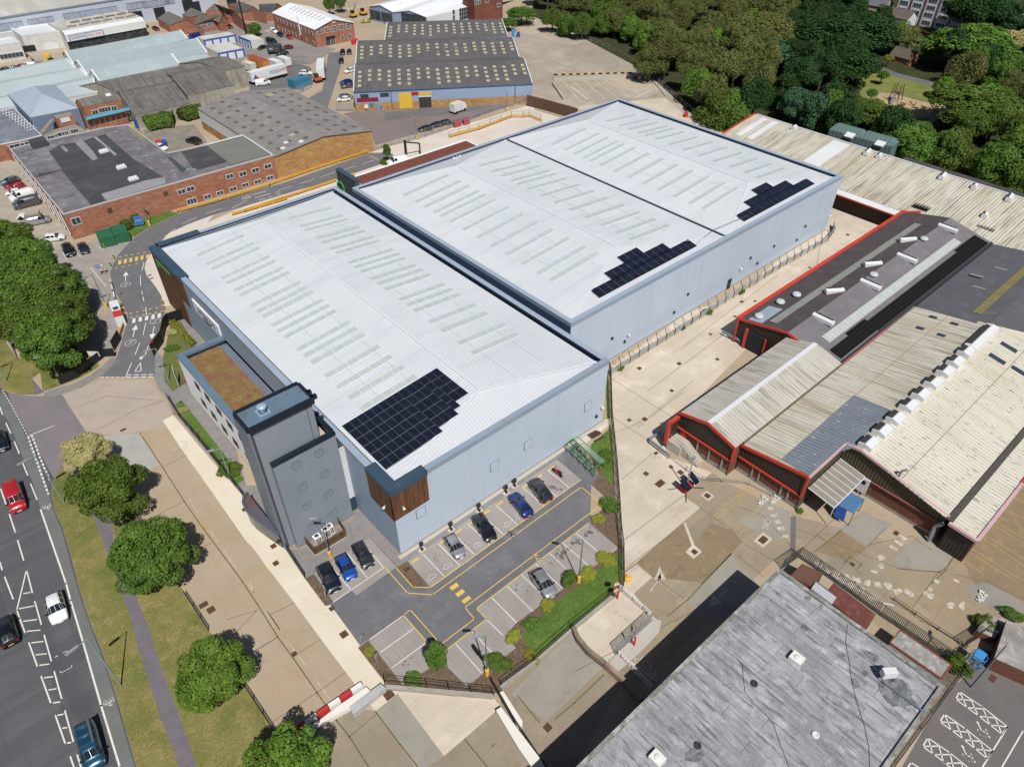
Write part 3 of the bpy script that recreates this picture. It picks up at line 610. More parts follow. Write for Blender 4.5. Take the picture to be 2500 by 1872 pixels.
# ---------------------------------------------------------------- the two big warehouses
roofw = mat('white_roof_sheet', 'c6ccd2', 'cdd2d8', ns=.15, rough=.55, grain=.02, rib=('u', .5, .03, .10), streak=[(.5, .02, .5, .8, 'aab1b9', .5)], blot=[(.04, .5, .7, 'b6bdc5', .5)])
roofw2 = mat('white_roof_sheet_hip', 'c3c8ce', 'bdc2c9', ns=.15, rough=.55, grain=.02, rib=('u', .5, .03, .10), blot=[(.05, .5, .7, 'bcc2c9', .4)])
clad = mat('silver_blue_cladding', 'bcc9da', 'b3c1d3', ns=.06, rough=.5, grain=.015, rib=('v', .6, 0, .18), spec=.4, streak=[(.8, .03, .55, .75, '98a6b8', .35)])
clad_shaded = mat('side_cladding', '93a5ba', '8a9cb2', ns=.08, rough=.5, grain=.02, rib=('v', .52, 0, .10), spec=.4)  # same cladding as the other walls, roadside shade put into the colour
fascia = mat('blue_grey_fascia', '8594a8', '8d9bad', ns=.12, rough=.4, grain=.03, spec=.5)
coping = mat('pale_blue_coping', '96a4b5', '8f9eb0', ns=.2, rough=.55, grain=.03, spec=.3, blot=[(.15, .5, .6, '8ea3b8', .5)])
gutter = mat('gutter_lining', '54626f', '4a5664', ns=.3, rough=.6)
navy = mat('navy_coping', '3a5264', '344a5b', ns=.3, rough=.4, grain=.05, blot=[(3, .7, .72, 'c9ced4', .8)])
timber = mat('vertical_timber', '6f4a2a', '5c3d24', '80583a', ns=.7, rough=.75, streak=[(4.5, .12, .42, .62, '3f2a1c', .75), (3, .08, .5, .7, '8d633d', .6)], grain=.12)
rlight = mat('translucent_rooflight', 'a9b3b6', 'b1babc', ns=.5, rough=.4, grain=.05, streak=[(.6, 3, .45, .7, 'b9c4c4', .5)])
rframe = mat('rooflight_frame', 'c6ccc2', grain=0)
pvm = mat('solar_cell', '161a28', '1d2333', ns=.6, rough=.15, grain=0, spec=.6)
pvf = mat('solar_frame', '7f838c', grain=0, rough=.5)
concb = mat('plinth_concrete', 'b0aca4', grain=.08)
def hipped(root, x0, x1, y0, y1, zE, zR, hs, hn):
 xm = (x0+x1)/2; a = V2(xm, y0+hs, zR); b = V2(xm, y1-hn, zR)
 W_, S_ = [], []
 L = [V2(x0, y0, zE), a, b, V2(x0, y1, zE)]; Rr = [V2(x1, y0, zE), V2(x1, y1, zE), b, a]
 So = [V2(x0, y0, zE), V2(x1, y0, zE), a]; No = [V2(x0, y1, zE), b, V2(x1, y1, zE)]
 mb = MB()
 for q in (L, Rr): mb.slab(q, .2)
 rf = mb.build('roof', roofw, root)
 for q in (So, No): rh = MB().slab(q, .2).build('hip_roof', roofw2, root)
 mb = MB()
 for p_, q_ in ((a, b), (a, L[0]), (a, Rr[0]), (b, L[3]), (b, Rr[1])): mb.bar(p_+V2(0, 0, .06), q_+V2(0, 0, .06), .45, .1)
 mb.build('ridge_flashing', mat('ridge_flash', 'c9ced3', grain=.02, rough=.5), root)
 return L, Rr, So
def strips(root, pl, keys, xa, xb, n, axis_x=True, first=1):
 p0 = pl[0]; nn = (pl[1]-pl[0]).cross(pl[-1]-pl[0]).normalized()
 if nn.z < 0: nn = -nn
 for k in keys:
  y = onplane(p0, nn, k).y
  def zz(x): return p0.z - (nn.x*(x-p0.x)+nn.y*(y-p0.y))/nn.z
  mb = MB(); cnt = n; L = (xb-xa)/cnt
  mb.slab([V2(xa-.08, y-.62, zz(xa-.08)+.07), V2(xb+.08, y-.62, zz(xb+.08)+.07), V2(xb+.08, y+.62, zz(xb+.08)+.07), V2(xa-.08, y+.62, zz(xa-.08)+.07)], .06, 1)
  for i in range(cnt):
   u0 = xa+L*i+(.07 if i else .0); u1 = xa+L*(i+1)-(.07 if i < cnt-1 else 0)
   mb.slab([V2(u0, y-.5, zz(u0)+.1), V2(u1, y-.5, zz(u1)+.1), V2(u1, y+.5, zz(u1)+.1), V2(u0, y+.5, zz(u0)+.1)], .08, 0)
  mb.build('rooflight', [rlight, rframe], root)
def ring(root, name, x0, x1, y0, y1, w, z0, z1, mt, sides='SENW', ov=0):
 mb = MB()
 if 'S' in sides: mb.box(((x0+x1)/2, y0+w/2-ov/2, (z0+z1)/2), (x1-x0+2*ov, w+ov, z1-z0))
 if 'N' in sides: mb.box(((x0+x1)/2, y1-w/2+ov/2, (z0+z1)/2), (x1-x0+2*ov, w+ov, z1-z0))
 if 'W' in sides: mb.box((x0+w/2-ov/2, (y0+y1)/2, (z0+z1)/2), (w+ov, y1-y0-2*w, z1-z0))
 if 'E' in sides: mb.box((x1-w/2+ov/2, (y0+y1)/2, (z0+z1)/2), (w+ov, y1-y0-2*w, z1-z0))
 return mb.build(name, mt, root)
HA = 12.54; AX, AY = 38.33, 77.63
wa = thing('warehouse', 'long silver-blue warehouse with white roof nearest the camera, timber-clad corners and office block', 'warehouse', (AX/2, AY/2, 0))
mb = MB()
for a, b in (((0, 0), (AX, 0)), ((AX, 0), (AX, AY)), ((AX, AY), (0, AY))): mb.face([V2(*a, .35), V2(*b, .35), V2(*b, HA-.02), V2(*a, HA-.02)])
mb.build('wall', clad, wa)
MB().face([V2(0, AY, .35), V2(0, 0, .35), V2(0, 0, HA-.02), V2(0, AY, HA-.02)]).build('wall', clad_shaded, wa)['label'] = 'shaded roadside wall of blue-grey cladding'
mb = MB(); mb.prism([(-.08, -.08), (AX+.08, -.08), (AX+.08, AY+.08), (-.08, AY+.08)], 0, .35, top=False); mb.prism([(-.5, -.55), (AX+.3, -.55), (AX+.3, .1), (-.5, .1)], 0, .08); mb.build('plinth', concb, wa)
ring(wa, 'fascia', 0, AX, 0, AY, .5, HA-.75, HA, fascia, ov=.06)
ring(wa, 'coping', 0, AX, 0, AY, .8, HA+.002, HA+.07, coping, sides='ENW', ov=.1)
ring(wa, 'coping', 0, AX, 0, AY, .7, HA+.004, HA+.07, fascia, sides='S', ov=.1)
mb = MB(); mb.prism([(.9, .9), (AX-.9, .9), (AX-.9, AY-.9), (.9, AY-.9)], HA-1.2, HA-.85); mb.build('gutter', gutter, wa)
LA, RA, SA = hipped(wa, 1.15, AX-1.35, 1.1, AY-1.5, 12.15, 13.75, 5.2, 4.6)
ka = ['f645,190', 'f730,248', 'f775,275', 'f862,337', 'f905,367', 'f978,410', 'f1022,440', 'f1120,510', 'f1168,543', 'f1218,575', 'f1300,628', 'f1355,662', 'f1410,702', 'f1525,775', 'f1580,815', 'f1640,855', 'f1765,932', 'f1860,995', 'f1990,1085', 'f2095,1155']
strips(wa, RA, ka, 23.6, 32.6, 5)
kb = ['e1920,378', 'e1995,440', 'e2038,475', 'e2118,540', 'e2162,575', 'f330,625', 'f378,660', 'f468,733', 'f520,773', 'f565,808', 'f640,870', 'f690,910', 'f745,950', 'f850,1037', 'f905,1082', 'f962,1130', 'f1080,1222', 'f1170,1300', 'f1268,1375', 'f1366,1448']
strips(wa, LA, kb, 5.2, 14.3, 5)
# purlin lines across the white roofs
purl = mat('sheet_lap', 'a3abb4', grain=0, rough=.6)
def laps(root, pls, xs, y0, y1, zf):
 mb = MB()
 for x in xs: mb.bar(V2(x, y0, zf(x)+.012), V2(x, y1, zf(x)+.012), .06, .03)
 mb.build('sheet_lap', purl, root)
zl = lambda x: 12.15+1.6*min(x-1.15, AX-1.35-x)/17.92
laps(wa, None, (8.3, 13.2, 24.8, 30.5), 5, AY-5, zl)
# timber corners
mb = MB(); z1 = HA-.72
mb.box((-.11, 2.55, (7.3+z1)/2), (.22, 5.5, z1-7.3)); mb.box((2.45, -.11, (7.3+z1)/2), (5.34, .22, z1-7.3)); mb.build('timber_cladding', timber, wa)
mb = MB(); mb.box((-.13, 2.55, 12.2), (.3, 5.6, .76)); mb.box((2.5, -.13, 12.2), (5.4, .3, .76)); mb.box((.5, 2.5, HA+.1), (1.56, 5.6, .12)); mb.box((3.3, .38, HA+.1), (3.9, 1.36, .12)); mb.build('corner_coping', navy, wa)
mb = MB()
p1 = onwall(V2(0, 0, 0), V2(0, AY, 0), 'e1447,912');
mb.face([V2(-.2, AY+.2, .3), V2(-.2, AY+.2, z1), V2(-.2, 63.5, z1), V2(-.2, 63.5, 6.8), V2(-.2, 67.5, 6.8), V2(-.2, 67.5, .3)]); mb.face([V2(-.2, 63.5, z1), V2(0, 63.5, z1), V2(0, 63.5, 6.8), V2(-.2, 63.5, 6.8)])
mb.face([V2(-.2, 67.5, 6.8), V2(0, 67.5, 6.8), V2(0, 67.5, .3), V2(-.2, 67.5, .3)]); mb.face([V2(-.2, 63.5, 6.8), V2(0, 63.5, 6.8), V2(0, 67.5, 6.8), V2(-.2, 67.5, 6.8)])
mb.box((3.5, AY+.1, 6), (7.4, .2, z1-.8)); mb.build('timber_cladding', timber, wa)
mb = MB(); mb.box((-.15, AY-6.9, 12.2), (.3, 14.3, .76)); mb.box((.5, AY-7.0, HA+.1), (1.56, 14.4, .12)); mb.box((5, AY-.1, HA+.1), (8, 1.5, .12)); mb.build('corner_coping', navy, wa)
mb = MB(); mb.box((-.28, AY-5, 10.7), (.12, 6.5, .5)); mb.box((-.28, AY-2.2, 10.2), (.12, .5, 1.2)); mb.build('green_sign', mat('green_sign', '2f9a3f', grain=0, rough=.5), wa)
# wall signs, windows, lamps
def wallitem(name, root, s, w, h, mt, a=V2(0, 0, 0), b=V2(AX, 0, 0), d=.08, label=None): return panel(root, name, a, b, s, w, h, mt, d, label)
hatchf = mat('hatch_frame', '6d7f93', grain=0); hatchp = mat('hatch_panel', 'b4c3d6', grain=.02, rough=.4)
for s_ in ('j1350,1105', 'j1915,745', 'j2176,582', 'k742,287'):
 o, c, ex, n = wallitem('hatch', wa, s_, 1.5, 1.7, hatchf, d=.06)
 MB().box(c, (1.3, .05, 1.5)).build('hatch_panel', hatchp, o)
o, c, ex, n = panel(wa, 'sign_board', V2(0, AY, 0), V2(0, 0, 0), 'e1600,1032', 10.6, 2.6, mat('sign_frame', 'e3e6ea', grain=0), .18, label='white framed sign board with amazon lettering')
MB().box(c+n*.0, (.03, 10.1, 2.2)).build('sign_face', mat('sign_face', 'cfd6de', grain=0), o)
text_obj('sign_lettering', 'amazon', 2.3, blackp, c+n*.04+V2(0, 0, .15), (0, -1, 0), (0, 0, 1), o)
mb = MB()
pts = [c+n*.05+V2(0, -1.6*cos(pi*i/12)*-1, -.55-.35*sin(pi*i/12)) for i in range(13)]
for a, b in zip(pts, pts[1:]): mb.bar(a, b, .1, .12)
mb.build('smile_mark', blackp, o)
lampw = mat('white_fitting', 'e4e4e2', grain=0, rough=.4)
def cctv(root, p, o, big=1):
 mb = MB(); p = Vector(p); o = Vector(o)
 mb.bar(p, p+o*.5*big, .08); mb.lathe(p+o*.5*big+V2(0, 0, -.35*big), [(.02, 0), (.16*big, .08), (.18*big, .22*big), (.08, .34*big)], 8)
 return mb.build('camera_dome', lampw, root)
cctv(wa, onwall(V2(0, 0, 0), V2(0, AY, 0), 'j1088,1050'), (-1, 0, 0)); cctv(wa, onwall(V2(0, 0, 0), V2(AX, 0, 0), 'j1203,1055'), (0, -1, 0)); cctv(wa, onwall(V2(0, 0, 0), V2(AX, 0, 0), 'k843,285'), (0, -1, 0))
mb = MB()
for s_ in ('k806,365',): mb.tube(onwall(V2(0, 0, 0), V2(AX, 0, 0), s_), onwall(V2(0, 0, 0), V2(AX, 0, 0), s_)+V2(0, -.2, 0), .28, n=12)
mb.build('vent', framed, wa)
# second warehouse
CX0, CX1, CY0, CY1, HC = 40.32, 121.8, 9.85, 73.84, 12.86
wc = thing('warehouse', 'wide silver-blue warehouse behind with two white hipped roofs split by a dark valley gutter', 'warehouse', ((CX0+CX1)/2, (CY0+CY1)/2, 0))
mb = MB()
for a, b in (((CX0, CY0), (CX1, CY0)), ((CX1, CY0), (CX1, CY1)), ((CX1, CY1), (CX0, CY1))): mb.face([V2(*a, .3), V2(*b, .3), V2(*b, HC-.02), V2(*a, HC-.02)])
mb.build('wall', clad, wc)
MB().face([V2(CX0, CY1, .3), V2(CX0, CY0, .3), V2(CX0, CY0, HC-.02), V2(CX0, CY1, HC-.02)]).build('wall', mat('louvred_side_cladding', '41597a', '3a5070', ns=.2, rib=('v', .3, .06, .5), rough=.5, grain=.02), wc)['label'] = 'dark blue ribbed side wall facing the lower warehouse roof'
mb = MB(); mb.prism([(CX0-.08, CY0-.08), (CX1+.08, CY0-.08), (CX1+.08, CY1+.08), (CX0-.08, CY1+.08)], 0, .3, top=False); mb.build('plinth', concb, wc)
ring(wc, 'fascia', CX0, CX1, CY0, CY1, .5, HC-.7, HC, fascia, ov=.06)
ring(wc, 'coping', CX0, CX1, CY0, CY1, .8, HC+.002, HC+.07, coping, ov=.1)
mb = MB(); mb.prism([(CX0+.8, CY0+.8), (CX1-.8, CY0+.8), (CX1-.8, CY1-.8), (CX0+.8, CY1-.8)], HC-1.2, HC-.85); mb.build('gutter', mat('dark_gutter', '2b2725', '35302c', ns=.4), wc)
XV = 81.9
L1, R1, S1 = hipped(wc, CX0+1.0, XV-.4, CY0+.9, CY1-1.2, 12.55, 14.3, 8.6, 7.2)
L2, R2, S2 = hipped(wc, XV+.4, CX1-1.35, CY0+.9, CY1-1.2, 12.55, 14.3, 8.6, 7.2)
xs1 = CX0+1.0;
strips(wc, L1, ['f1205,95', 'f1295,148', 'f1365,185', 'f1435,230', 'f1488,258', 'f1560,300', 'f1665,360', 'f1768,425', 'f1880,490', 'f1995,555', 'f2115,628', 'g342,700', 'g437,755'], 46.3, 57.6, 6)
strips(wc, R1, ['c200,1210', 'c300,1253', 'c378,1283', 'c452,1318', 'c500,1343', 'c578,1378', 'c690,1423', 'c800,1472', 'c912,1525', 'c1028,1580', 'c1150,1635', 'g1278,265', 'g1380,310'], 65.6, 76.6, 6)
strips(wc, L2, ['c715,1000', 'c813,1040', 'c888,1068', 'c965,1095', 'c1012,1118', 'c1095,1148', 'c1205,1190', 'c1312,1233', 'c1425,1278', 'c1542,1323', 'c1665,1370', 'c1785,1418', 'c1885,1455'], 86.9, 97.9, 6)
strips(wc, R2, ['c1130,885', 'c1222,920', 'c1298,945', 'c1372,972', 'c1425,990', 'c1500,1018', 'c1608,1055', 'c1717,1095', 'c1830,1135', 'c1942,1178', 'c2065,1220', 'c2180,1260', 'd380,1295'], 105.2, 115.8, 6)
zc = lambda x: 12.55+1.75*(1-abs(((x-CX0-1) % (XV-CX0-1))/((XV-CX0-1)/2)-1))
laps(wc, None, (49, 55, 67.5, 74), CY0+9, CY1-9, zc); laps(wc, None, (90.5, 96.5, 107, 113), CY0+9, CY1-9, lambda x: 12.55+1.75*(1-abs((x-101.37)/19.1)))
for s_ in ('g927,1185', 'g1023,1210', 'g1512,845', 'g1405,985', 'g1995,566', 'g2046,607', 'h522,321', 'h455,427', 'h281,475'):
 p_ = onwall(V2(0, CY0, 0), V2(100, CY0, 0), s_); MB().box(p_+V2(0, -.15, 0), (.35, .3, .4)).build('wall_vent', framed, wc)
for s_ in ('g1048,1148', 'g1915,640', 'h705,235'): cctv(wc, onwall(V2(0, CY0, 0), V2(100, CY0, 0), s_), (0, -1, 0))
panel(wc, 'door', V2(CX0, CY0, 0), V2(CX1, CY0, 0), 'g1830,768', 1.2, 2.3, framed, .12)
mb = MB(); a = onplane(S1[0], (S1[1]-S1[0]).cross(S1[2]-S1[0]).normalized(), 'g1575,462'); mb.bar(a, V2(XV-.5, CY0+3.4, 13.2), .06); mb.bar(V2(XV-.5, CY0+3.4, 13.2), V2(91, CY0+2.4, 13.2), .06); mb.build('cable_tray', gutter, wc)
def weather(root, c):
 mb = MB(); c = Vector(c); mb.tube(c, c+V2(0, 0, 2.2), .05); mb.bar(c+V2(-.8, 0, 1.6), c+V2(.8, 0, 1.6), .06)
 for dx in (-.8, .8): mb.lathe(c+V2(dx, 0, 1.6), [(.05, 0), (.2, .1), (.15, .4)], 8)
 for dx in (-.6, 0, .6): mb.bar(c+V2(0, 0, .05), c+V2(dx, dx*.5, .05), .05)
 return tag(mb.build('weather_mast', lampw, None), 'small roof mast with sensors on the white roof ridge end', 'mast')
weather(None, P('b1632,1275', 14.2))
# solar arrays
def pv(name, label, rows, plane, gap=.045):
 """rows: list of (start, end) points already on the plane; panel rows 1.7 m deep"""
 root = thing(name, label, 'solar array', rows[0][0])
 n = plane
 for (a, b, d, cnt) in rows:
  ex = (b-a)/cnt; mb = MB()
  for i in range(cnt):
   q = [a+ex*(i+gap/2), a+ex*(i+1-gap/2), a+ex*(i+1-gap/2)+d*.96, a+ex*(i+gap/2)+d*.96]
   mb.slab([x+n*.14 for x in q], .04, 0)
  mb.slab([x+n*.10 for x in (a-ex*.02, b+ex*.02, b+ex*.02+d*.99, a-ex*.02+d*.99)], .03, 1)
  mb.build('solar_panel_row', [pvm, pvf], root)
def nrm(q):
 n = (q[1]-q[0]).cross(q[-1]-q[0]).normalized(); return n if n.z > 0 else -n
nA = nrm(LA)
def zA(x, y): return LA[0].z-(nA.x*(x-LA[0].x)+nA.y*(y-LA[0].y))/nA.z
pw = [onplane(LA[0], nA, s_) for s_ in ('j742,445', 'j1478,0', 'j1720,190', 'j1085,780')]
x0_ = pw[0].x; y_t = pw[0].y; x_r = pw[1].x; y_b = pw[3].y; y_r = pw[2].y
rows = []; ncol = 14; cw = (x_r-x0_)/ncol
for i in range(ncol):       # columns run down the roof (y), shorter towards the hip
 xx = x0_+cw*i
 yb = y_b if i < 5 else [onplane(LA[0], nA, s_).y for s_ in ('j1345,605', 'j1475,465', 'j1600,325', 'j1720,190')][min(3, (i-5)//3 if i < 14 else 3)]
 if i >= 12: yb = y_r
 cnt = max(2, round((y_t-yb)/1.72))
 rows.append((V2(xx, yb, zA(xx, yb)), V2(xx, y_t, zA(xx, y_t)), V2(cw, 0, zA(xx+cw, yb)-zA(xx, yb)), cnt))
pv('solar_array', 'stepped rectangle of dark solar panels on the nearest white roof', rows, nA)
def pvhip(S_, keys, label):
 n = nrm(S_); rows = []
 for (l, r, d0) in keys:      # left-front corner px, right-front corner px, depth rows
  a = onplane(S_[0], n, l); b = onplane(S_[0], n, r); b = V2(b.x, a.y, a.z)
  for k in range(d0):
   d = V2(0, 1.08, -n.y/n.z*1.08); a2 = a+d*k; b2 = b+d*k
   rows.append((a2, b2, d, max(2, round((b2-a2).length/1.75))))
 pv('solar_array', label, rows, n)
pvhip(S1, [('g832,880', 'g1586,480', 2), ('g935,745', 'g1390,510', 2), ('g1035,620', 'g1190,545', 2)], 'stepped pyramid of solar panels on the middle white hip roof')
pvhip(S2, [('g1948,290', 'h598,0', 2), ('h112,185', 'h443,18', 2), ('h170,90', 'h290,32', 2)], 'stepped pyramid of solar panels on the far right white hip roof')
# sedum canopy strip and fin wall on the second warehouse
sedumr = mat('red_sedum', '744038', '66382f', '80503f', ns=.6, grain=.3, gs=5, rough=.95)
sedum = mat('brown_green_sedum', '7b563c', '7c6a3c', '6d4533', ns=.45, grain=.35, gs=5, rough=.95, blot=[(.7, .52, .66, '8a7c42', .7), (.35, .55, .7, '5f3c30', .5)])
ca = P('b825,1390', 11.3); cb = P('b1700,1095', 11.3)
mb = MB(); mb.prism([(CX0+2.3, CY1+.12), (74.2, CY1+.12), (74.2, CY1+5.0), (CX0+2.3, CY1+5.0)], 11.9, 12.8); cn = mb.build('canopy', mat('canopy_edge', 'dfe1e2', grain=.03), wc)
mb = MB(); mb.prism([(CX0+2.4, CY1+.2), (73.6, CY1+.2), (73.6, CY1+4.1), (CX0+2.4, CY1+4.1)], 12.8, 12.92); mb.build('sedum_roof', sedumr, cn)
mb = MB(); mb.box((41.7, 77.8, 7), (.9, 7.6, 14)); fw = mb.build('fin_wall', mat('charcoal_fin', '3c454c', '424b52', ns=.2), wc)
mb = MB(); mb.box((41.7, 77.8, 14.1), (1.1, 7.8, .2)); mb.build('fin_coping', navy, fw)
mb = MB(); pc = onwall(V2(41.25, CY1, 0), V2(41.25, CY1+10, 0), 'b738,1450')
for k in range(24):
 a, b = 2*pi*k/24, 2*pi*(k+1)/24
 if not (3.3 < a < 4.6): mb.bar(pc+V2(-.08, 1.3*cos(a), 1.3*sin(a)), pc+V2(-.08, 1.3*cos(b), 1.3*sin(b)), .3, .42)
mb.build('green_ring_logo', MATS['green_sign'], fw)
# ---------------------------------------------------------------- office block
HO = 8.2; ox0, oy0, oy1 = -7.7, 14.3, 49.6
of = thing('office_block', 'white two-storey office block with brown sedum roof beside the nearest warehouse', 'office', (ox0/2, (oy0+oy1)/2, 0))
whitew = mat('white_render', 'f2f3f5', 'ecedf0', ns=.2, grain=.02)
mb = MB(); mb.prism([(ox0, oy0), (0, oy0), (0, oy1), (ox0, oy1)], .25, HO-.5, top=False); mb.build('wall', whitew, of)
mb = MB(); mb.prism([(ox0-.05, oy0), (-.1, oy0), (-.1, oy1+.05), (ox0-.05, oy1+.05)], 0, .25); mb.build('plinth', mat('buff_plinth', 'b39a7a', grain=.1), of)
ofc = mat('office_coping', '5c7386', '647b8e', ns=.3, rough=.4, grain=.03)
mb = MB(); mb.box((ox0+.45, (oy0+oy1)/2, HO-.25), (1.05, oy1-oy0+.1, .5)); mb.box((-3.4, oy1-.4, HO-.25), (6.6, .9, .5)); mb.build('coping', ofc, of)
mb = MB(); mb.prism([(ox0+.9, oy0), (-.05, oy0), (-.05, oy1-.8), (ox0+.9, oy1-.8)], HO-1.4, HO-1.1); mb.build('roof', mat('roof_membrane', '616f80', '6a6f80', '705c66', ns=.3), of)
mb = MB(); mb.prism([(ox0+.95, oy0), (-1.3, oy0), (-1.3, oy1-1.0), (ox0+.95, oy1-1.0)], HO-1.1, HO-.85); mb.build('sedum_roof', sedum, of)
sl_ = mat('slit_window', '14181c', '2a3036', ns=.8, rough=.2, grain=0)
for s_ in ('i1525,135', 'i1603,222', 'i1690,325', 'i1775,437', 'i1868,545', 'i1575,265', 'i1652,362', 'i1735,468', 'i1820,570', 'i1920,690'):
 win(of, V2(ox0, 0, 0), V2(ox0, 50, 0), s_, 1.7, 1.25, frame=framed, nv=2, glass=sl_)
# stair tower
tg = mat('grey_render', '7c8590', '848b95', ns=.12, grain=.03, blot=[(.1, .5, .7, '747e8a', .6)])
navyd = mat('dark_navy_edge', '17222c', '1c2833', ns=.5, rough=.4, blot=[(3, .7, .72, 'a9b0b6', .6)])
tw = thing('stair_tower', 'tall grey stair tower with dark edged flat roof at the corner of the nearest warehouse', 'tower', (-6.6, 12.4, 0))
mb = MB(); mb.prism([(-10.6, 10.75), (-2.8, 10.75), (-2.8, 14.3), (-10.6, 14.3)], 0, 21.4, top=False); mb.build('wall', tg, tw)
mb = MB(); mb.prism([(-10.55, 10.9), (-2.7, 10.9), (-2.7, 14.25), (-10.55, 14.25)], 21.4, 21.75)
tr_ = mb.build('roof', mat('blue_membrane', '587289', '63798c', '6d6a5a', ns=.5, blot=[(.7, .58, .66, '5f5347', .6)], rough=.35), tw)
mb = MB()
for c_, d_ in (((-6.65, 10.6, 21.65), (8.2, .5, .7)), ((-6.65, 14.4, 21.65), (8.2, .4, .7)), ((-10.75, 12.5, 21.65), (.4, 3.4, .7)), ((-2.55, 12.5, 21.65), (.4, 3.4, .7)), ((-2.3, 11.0, 21.75), (.7, .5, .5)), ((-2.3, 12.1, 21.75), (.5, .5, .5))): mb.box(c_, d_)
mb.build('roof_edge', navyd, tw)
mb = MB(); c_ = onplane(V2(0, 0, 21.85), V2(0, 0, 1), 'j132,330'); c_.z = 21.75
for dx in (-.6, .6):
 mb.box(c_+V2(dx, 0, .08), (.14, 1.4, .1)); mb.box(c_+V2(0, dx, .08), (1.06, .14, .1))
mb.lathe(c_+V2(0, 0, .15), [(.3, 0), (.3, .5), (.55, .55), (.58, .8), (.35, .95), (.05, 1.0)], 16); mb.build('roof_cowl', mat('pale_blue_metal', 'a9bdd2', rough=.3, metal=.3, grain=0), tw)
mb = MB(); mb.box((-3.6, 10.72, 15), (.05, .04, 12.2)); mb.build('wall_joint', framed, tw)
mb = MB(); mb.box((-10.8, 12.4, 10.6), (.35, 3.6, 21.2)); fs_ = mb.build('side_fin', mat('fin_metal', '66798a', rough=.4), tw)
mb = MB()
for k in range(52):
 z = .4+.4*k; mb.bar(V2(-10.72, 10.62, z), V2(-10.45, 10.62, z+.4), .09, .07); mb.bar(V2(-10.45, 10.62, z), V2(-10.72, 10.62, z+.4), .09, .07)
mb.build('lattice', mat('brown_lattice', '5a4a40', grain=.2), fs_)
# lower grey wing with round marks
pod = [( -9.6, 9.8), (-1.2, 9.8), (-1.2, 15.5), (-2.8, 15.5), (-2.8, 10.75), (-9.6, 10.75)]
mb = MB(); mb.prism(pod, .25, 15.6, top=False); mb.build('lower_wall', tg, tw)
mb = MB(); mb.box((-5.4, 10.05, 15.85), (8.5, .62, .5)); mb.box((-1.4, 12.9, 15.85), (.62, 5.1, .5)); mb.build('lower_roof_edge', navyd, tw)
mb = MB(); mb.prism([(-2.8, 10.4), (-1.7, 10.4), (-1.7, 15.4), (-2.8, 15.4)], 14.6, 14.9); mb.build('lower_roof', mat('pale_gravel_roof', 'b8ada0', grain=.15), tw)
mb = MB()
rows_ = ['j383,738', 'j560,643', 'j431,902', 'j602,805', 'j468,1050', 'j636,955', 'j510,1198', 'j670,1100']
mt_ring = mat('ring_render', '747d88', grain=.02)
for s_ in rows_:
 c = onwall(V2(-9.6, 9.8, 0), V2(-1.2, 9.8, 0), s_); mb = MB()
 for k in range(20):
  a, b = 2*pi*k/20, 2*pi*(k+1)/20
  mb.bar(c+V2(.62*cos(a), -.05, .62*sin(a)), c+V2(.62*cos(b), -.05, .62*sin(b)), .12, .12)
 mb.tube(c, c+V2(0, -.06, 0), .3, n=14); mb.build('round_mark', mt_ring, tw)
mb = MB(); mb.prism([(-9.62, 9.7), (-1.1, 9.7), (-1.1, 10.7), (-10.7, 10.7)], 0, .25, top=False); mb.build('plinth', MATS['buff_plinth'], tw)
mb = MB(); mb.box((-.55, 10.6, 1.15), (1.05, .1, 2.3)); mb.build('door', mat('teal_door', '2b414d', grain=0), tw)
mb = MB(); mb.box((-.6, 10.8, 7.2), (1.15, .2, 9.6)); mb.build('louvred_panel', mat('white_louvres', 'e2e6ea', rib=('v', .35, .05, .5), grain=0), tw)
# curved glazed entrance at the tower foot
mb = MB(); pts = [V2(-10.9, 20.5, 0), V2(-11.6, 20.2, 0), V2(-12.2, 19.2, 0), V2(-12.4, 18, 0), V2(-12.3, 16.5, 0), V2(-11.9, 14.5, 0), V2(-11.1, 11.2, 0)]
for a, b in zip(pts, pts[1:]): mb.bar(a+V2(0, 0, 2.9), b+V2(0, 0, 2.9), .3, .5)
en = mb.build('entrance_canopy', mat('canopy_rim', '4c5c6a', rough=.4), tw)
mb = MB(); mb.prism([(q.x, q.y) for q in pts]+[(-10.9, 11.2)], 2.7, 2.8); mb.build('canopy_glass', mat('canopy_glass', '5a5a66', '6a4a48', ns=.5, rough=.15), en)
mb = MB()
for a, b in zip(pts, pts[1:]): mb.face([a, b, b+V2(0, 0, 2.65), a+V2(0, 0, 2.65)])
mb.build('curved_glazing', glassm, tw)
# plant enclosure with two air-conditioning units
fm = mat('slatted_timber', '7a5a3a', '6a4c30', ns=1, streak=[(5, .3, .45, .65, '4a3422', .8)], grain=.15)
ec = [P(s_) for s_ in ('#748,1329', '#770,1356', '#847,1310', '#826,1278')]
en2 = thing('timber_enclosure', 'slatted timber plant screen in front of the grey tower', 'fence', ec[1])
for a, b in zip(ec, ec[1:]):
 mb = MB(); n_ = int((b-a).length/.16)
 for i in range(n_): mb.box(a.lerp(b, (i+.5)/n_)+V2(0, 0, .95), (.10, .05, 1.7), rz=atan2((b-a).y, (b-a).x))
 for z in (.4, 1.5): mb.bar(a+V2(0, 0, z), b+V2(0, 0, z), .06)
 mb.build('fence_panel', fm, en2)
mb = MB()
for a, b in zip(ec, ec[1:]): mb.bar(a+V2(0, 0, .06), b+V2(0, 0, .06), .2, .12)
mb.build('kerb', kerbm, en2)
acm = mat('ac_casing', 'd9d8d2', grain=.03, rough=.4)
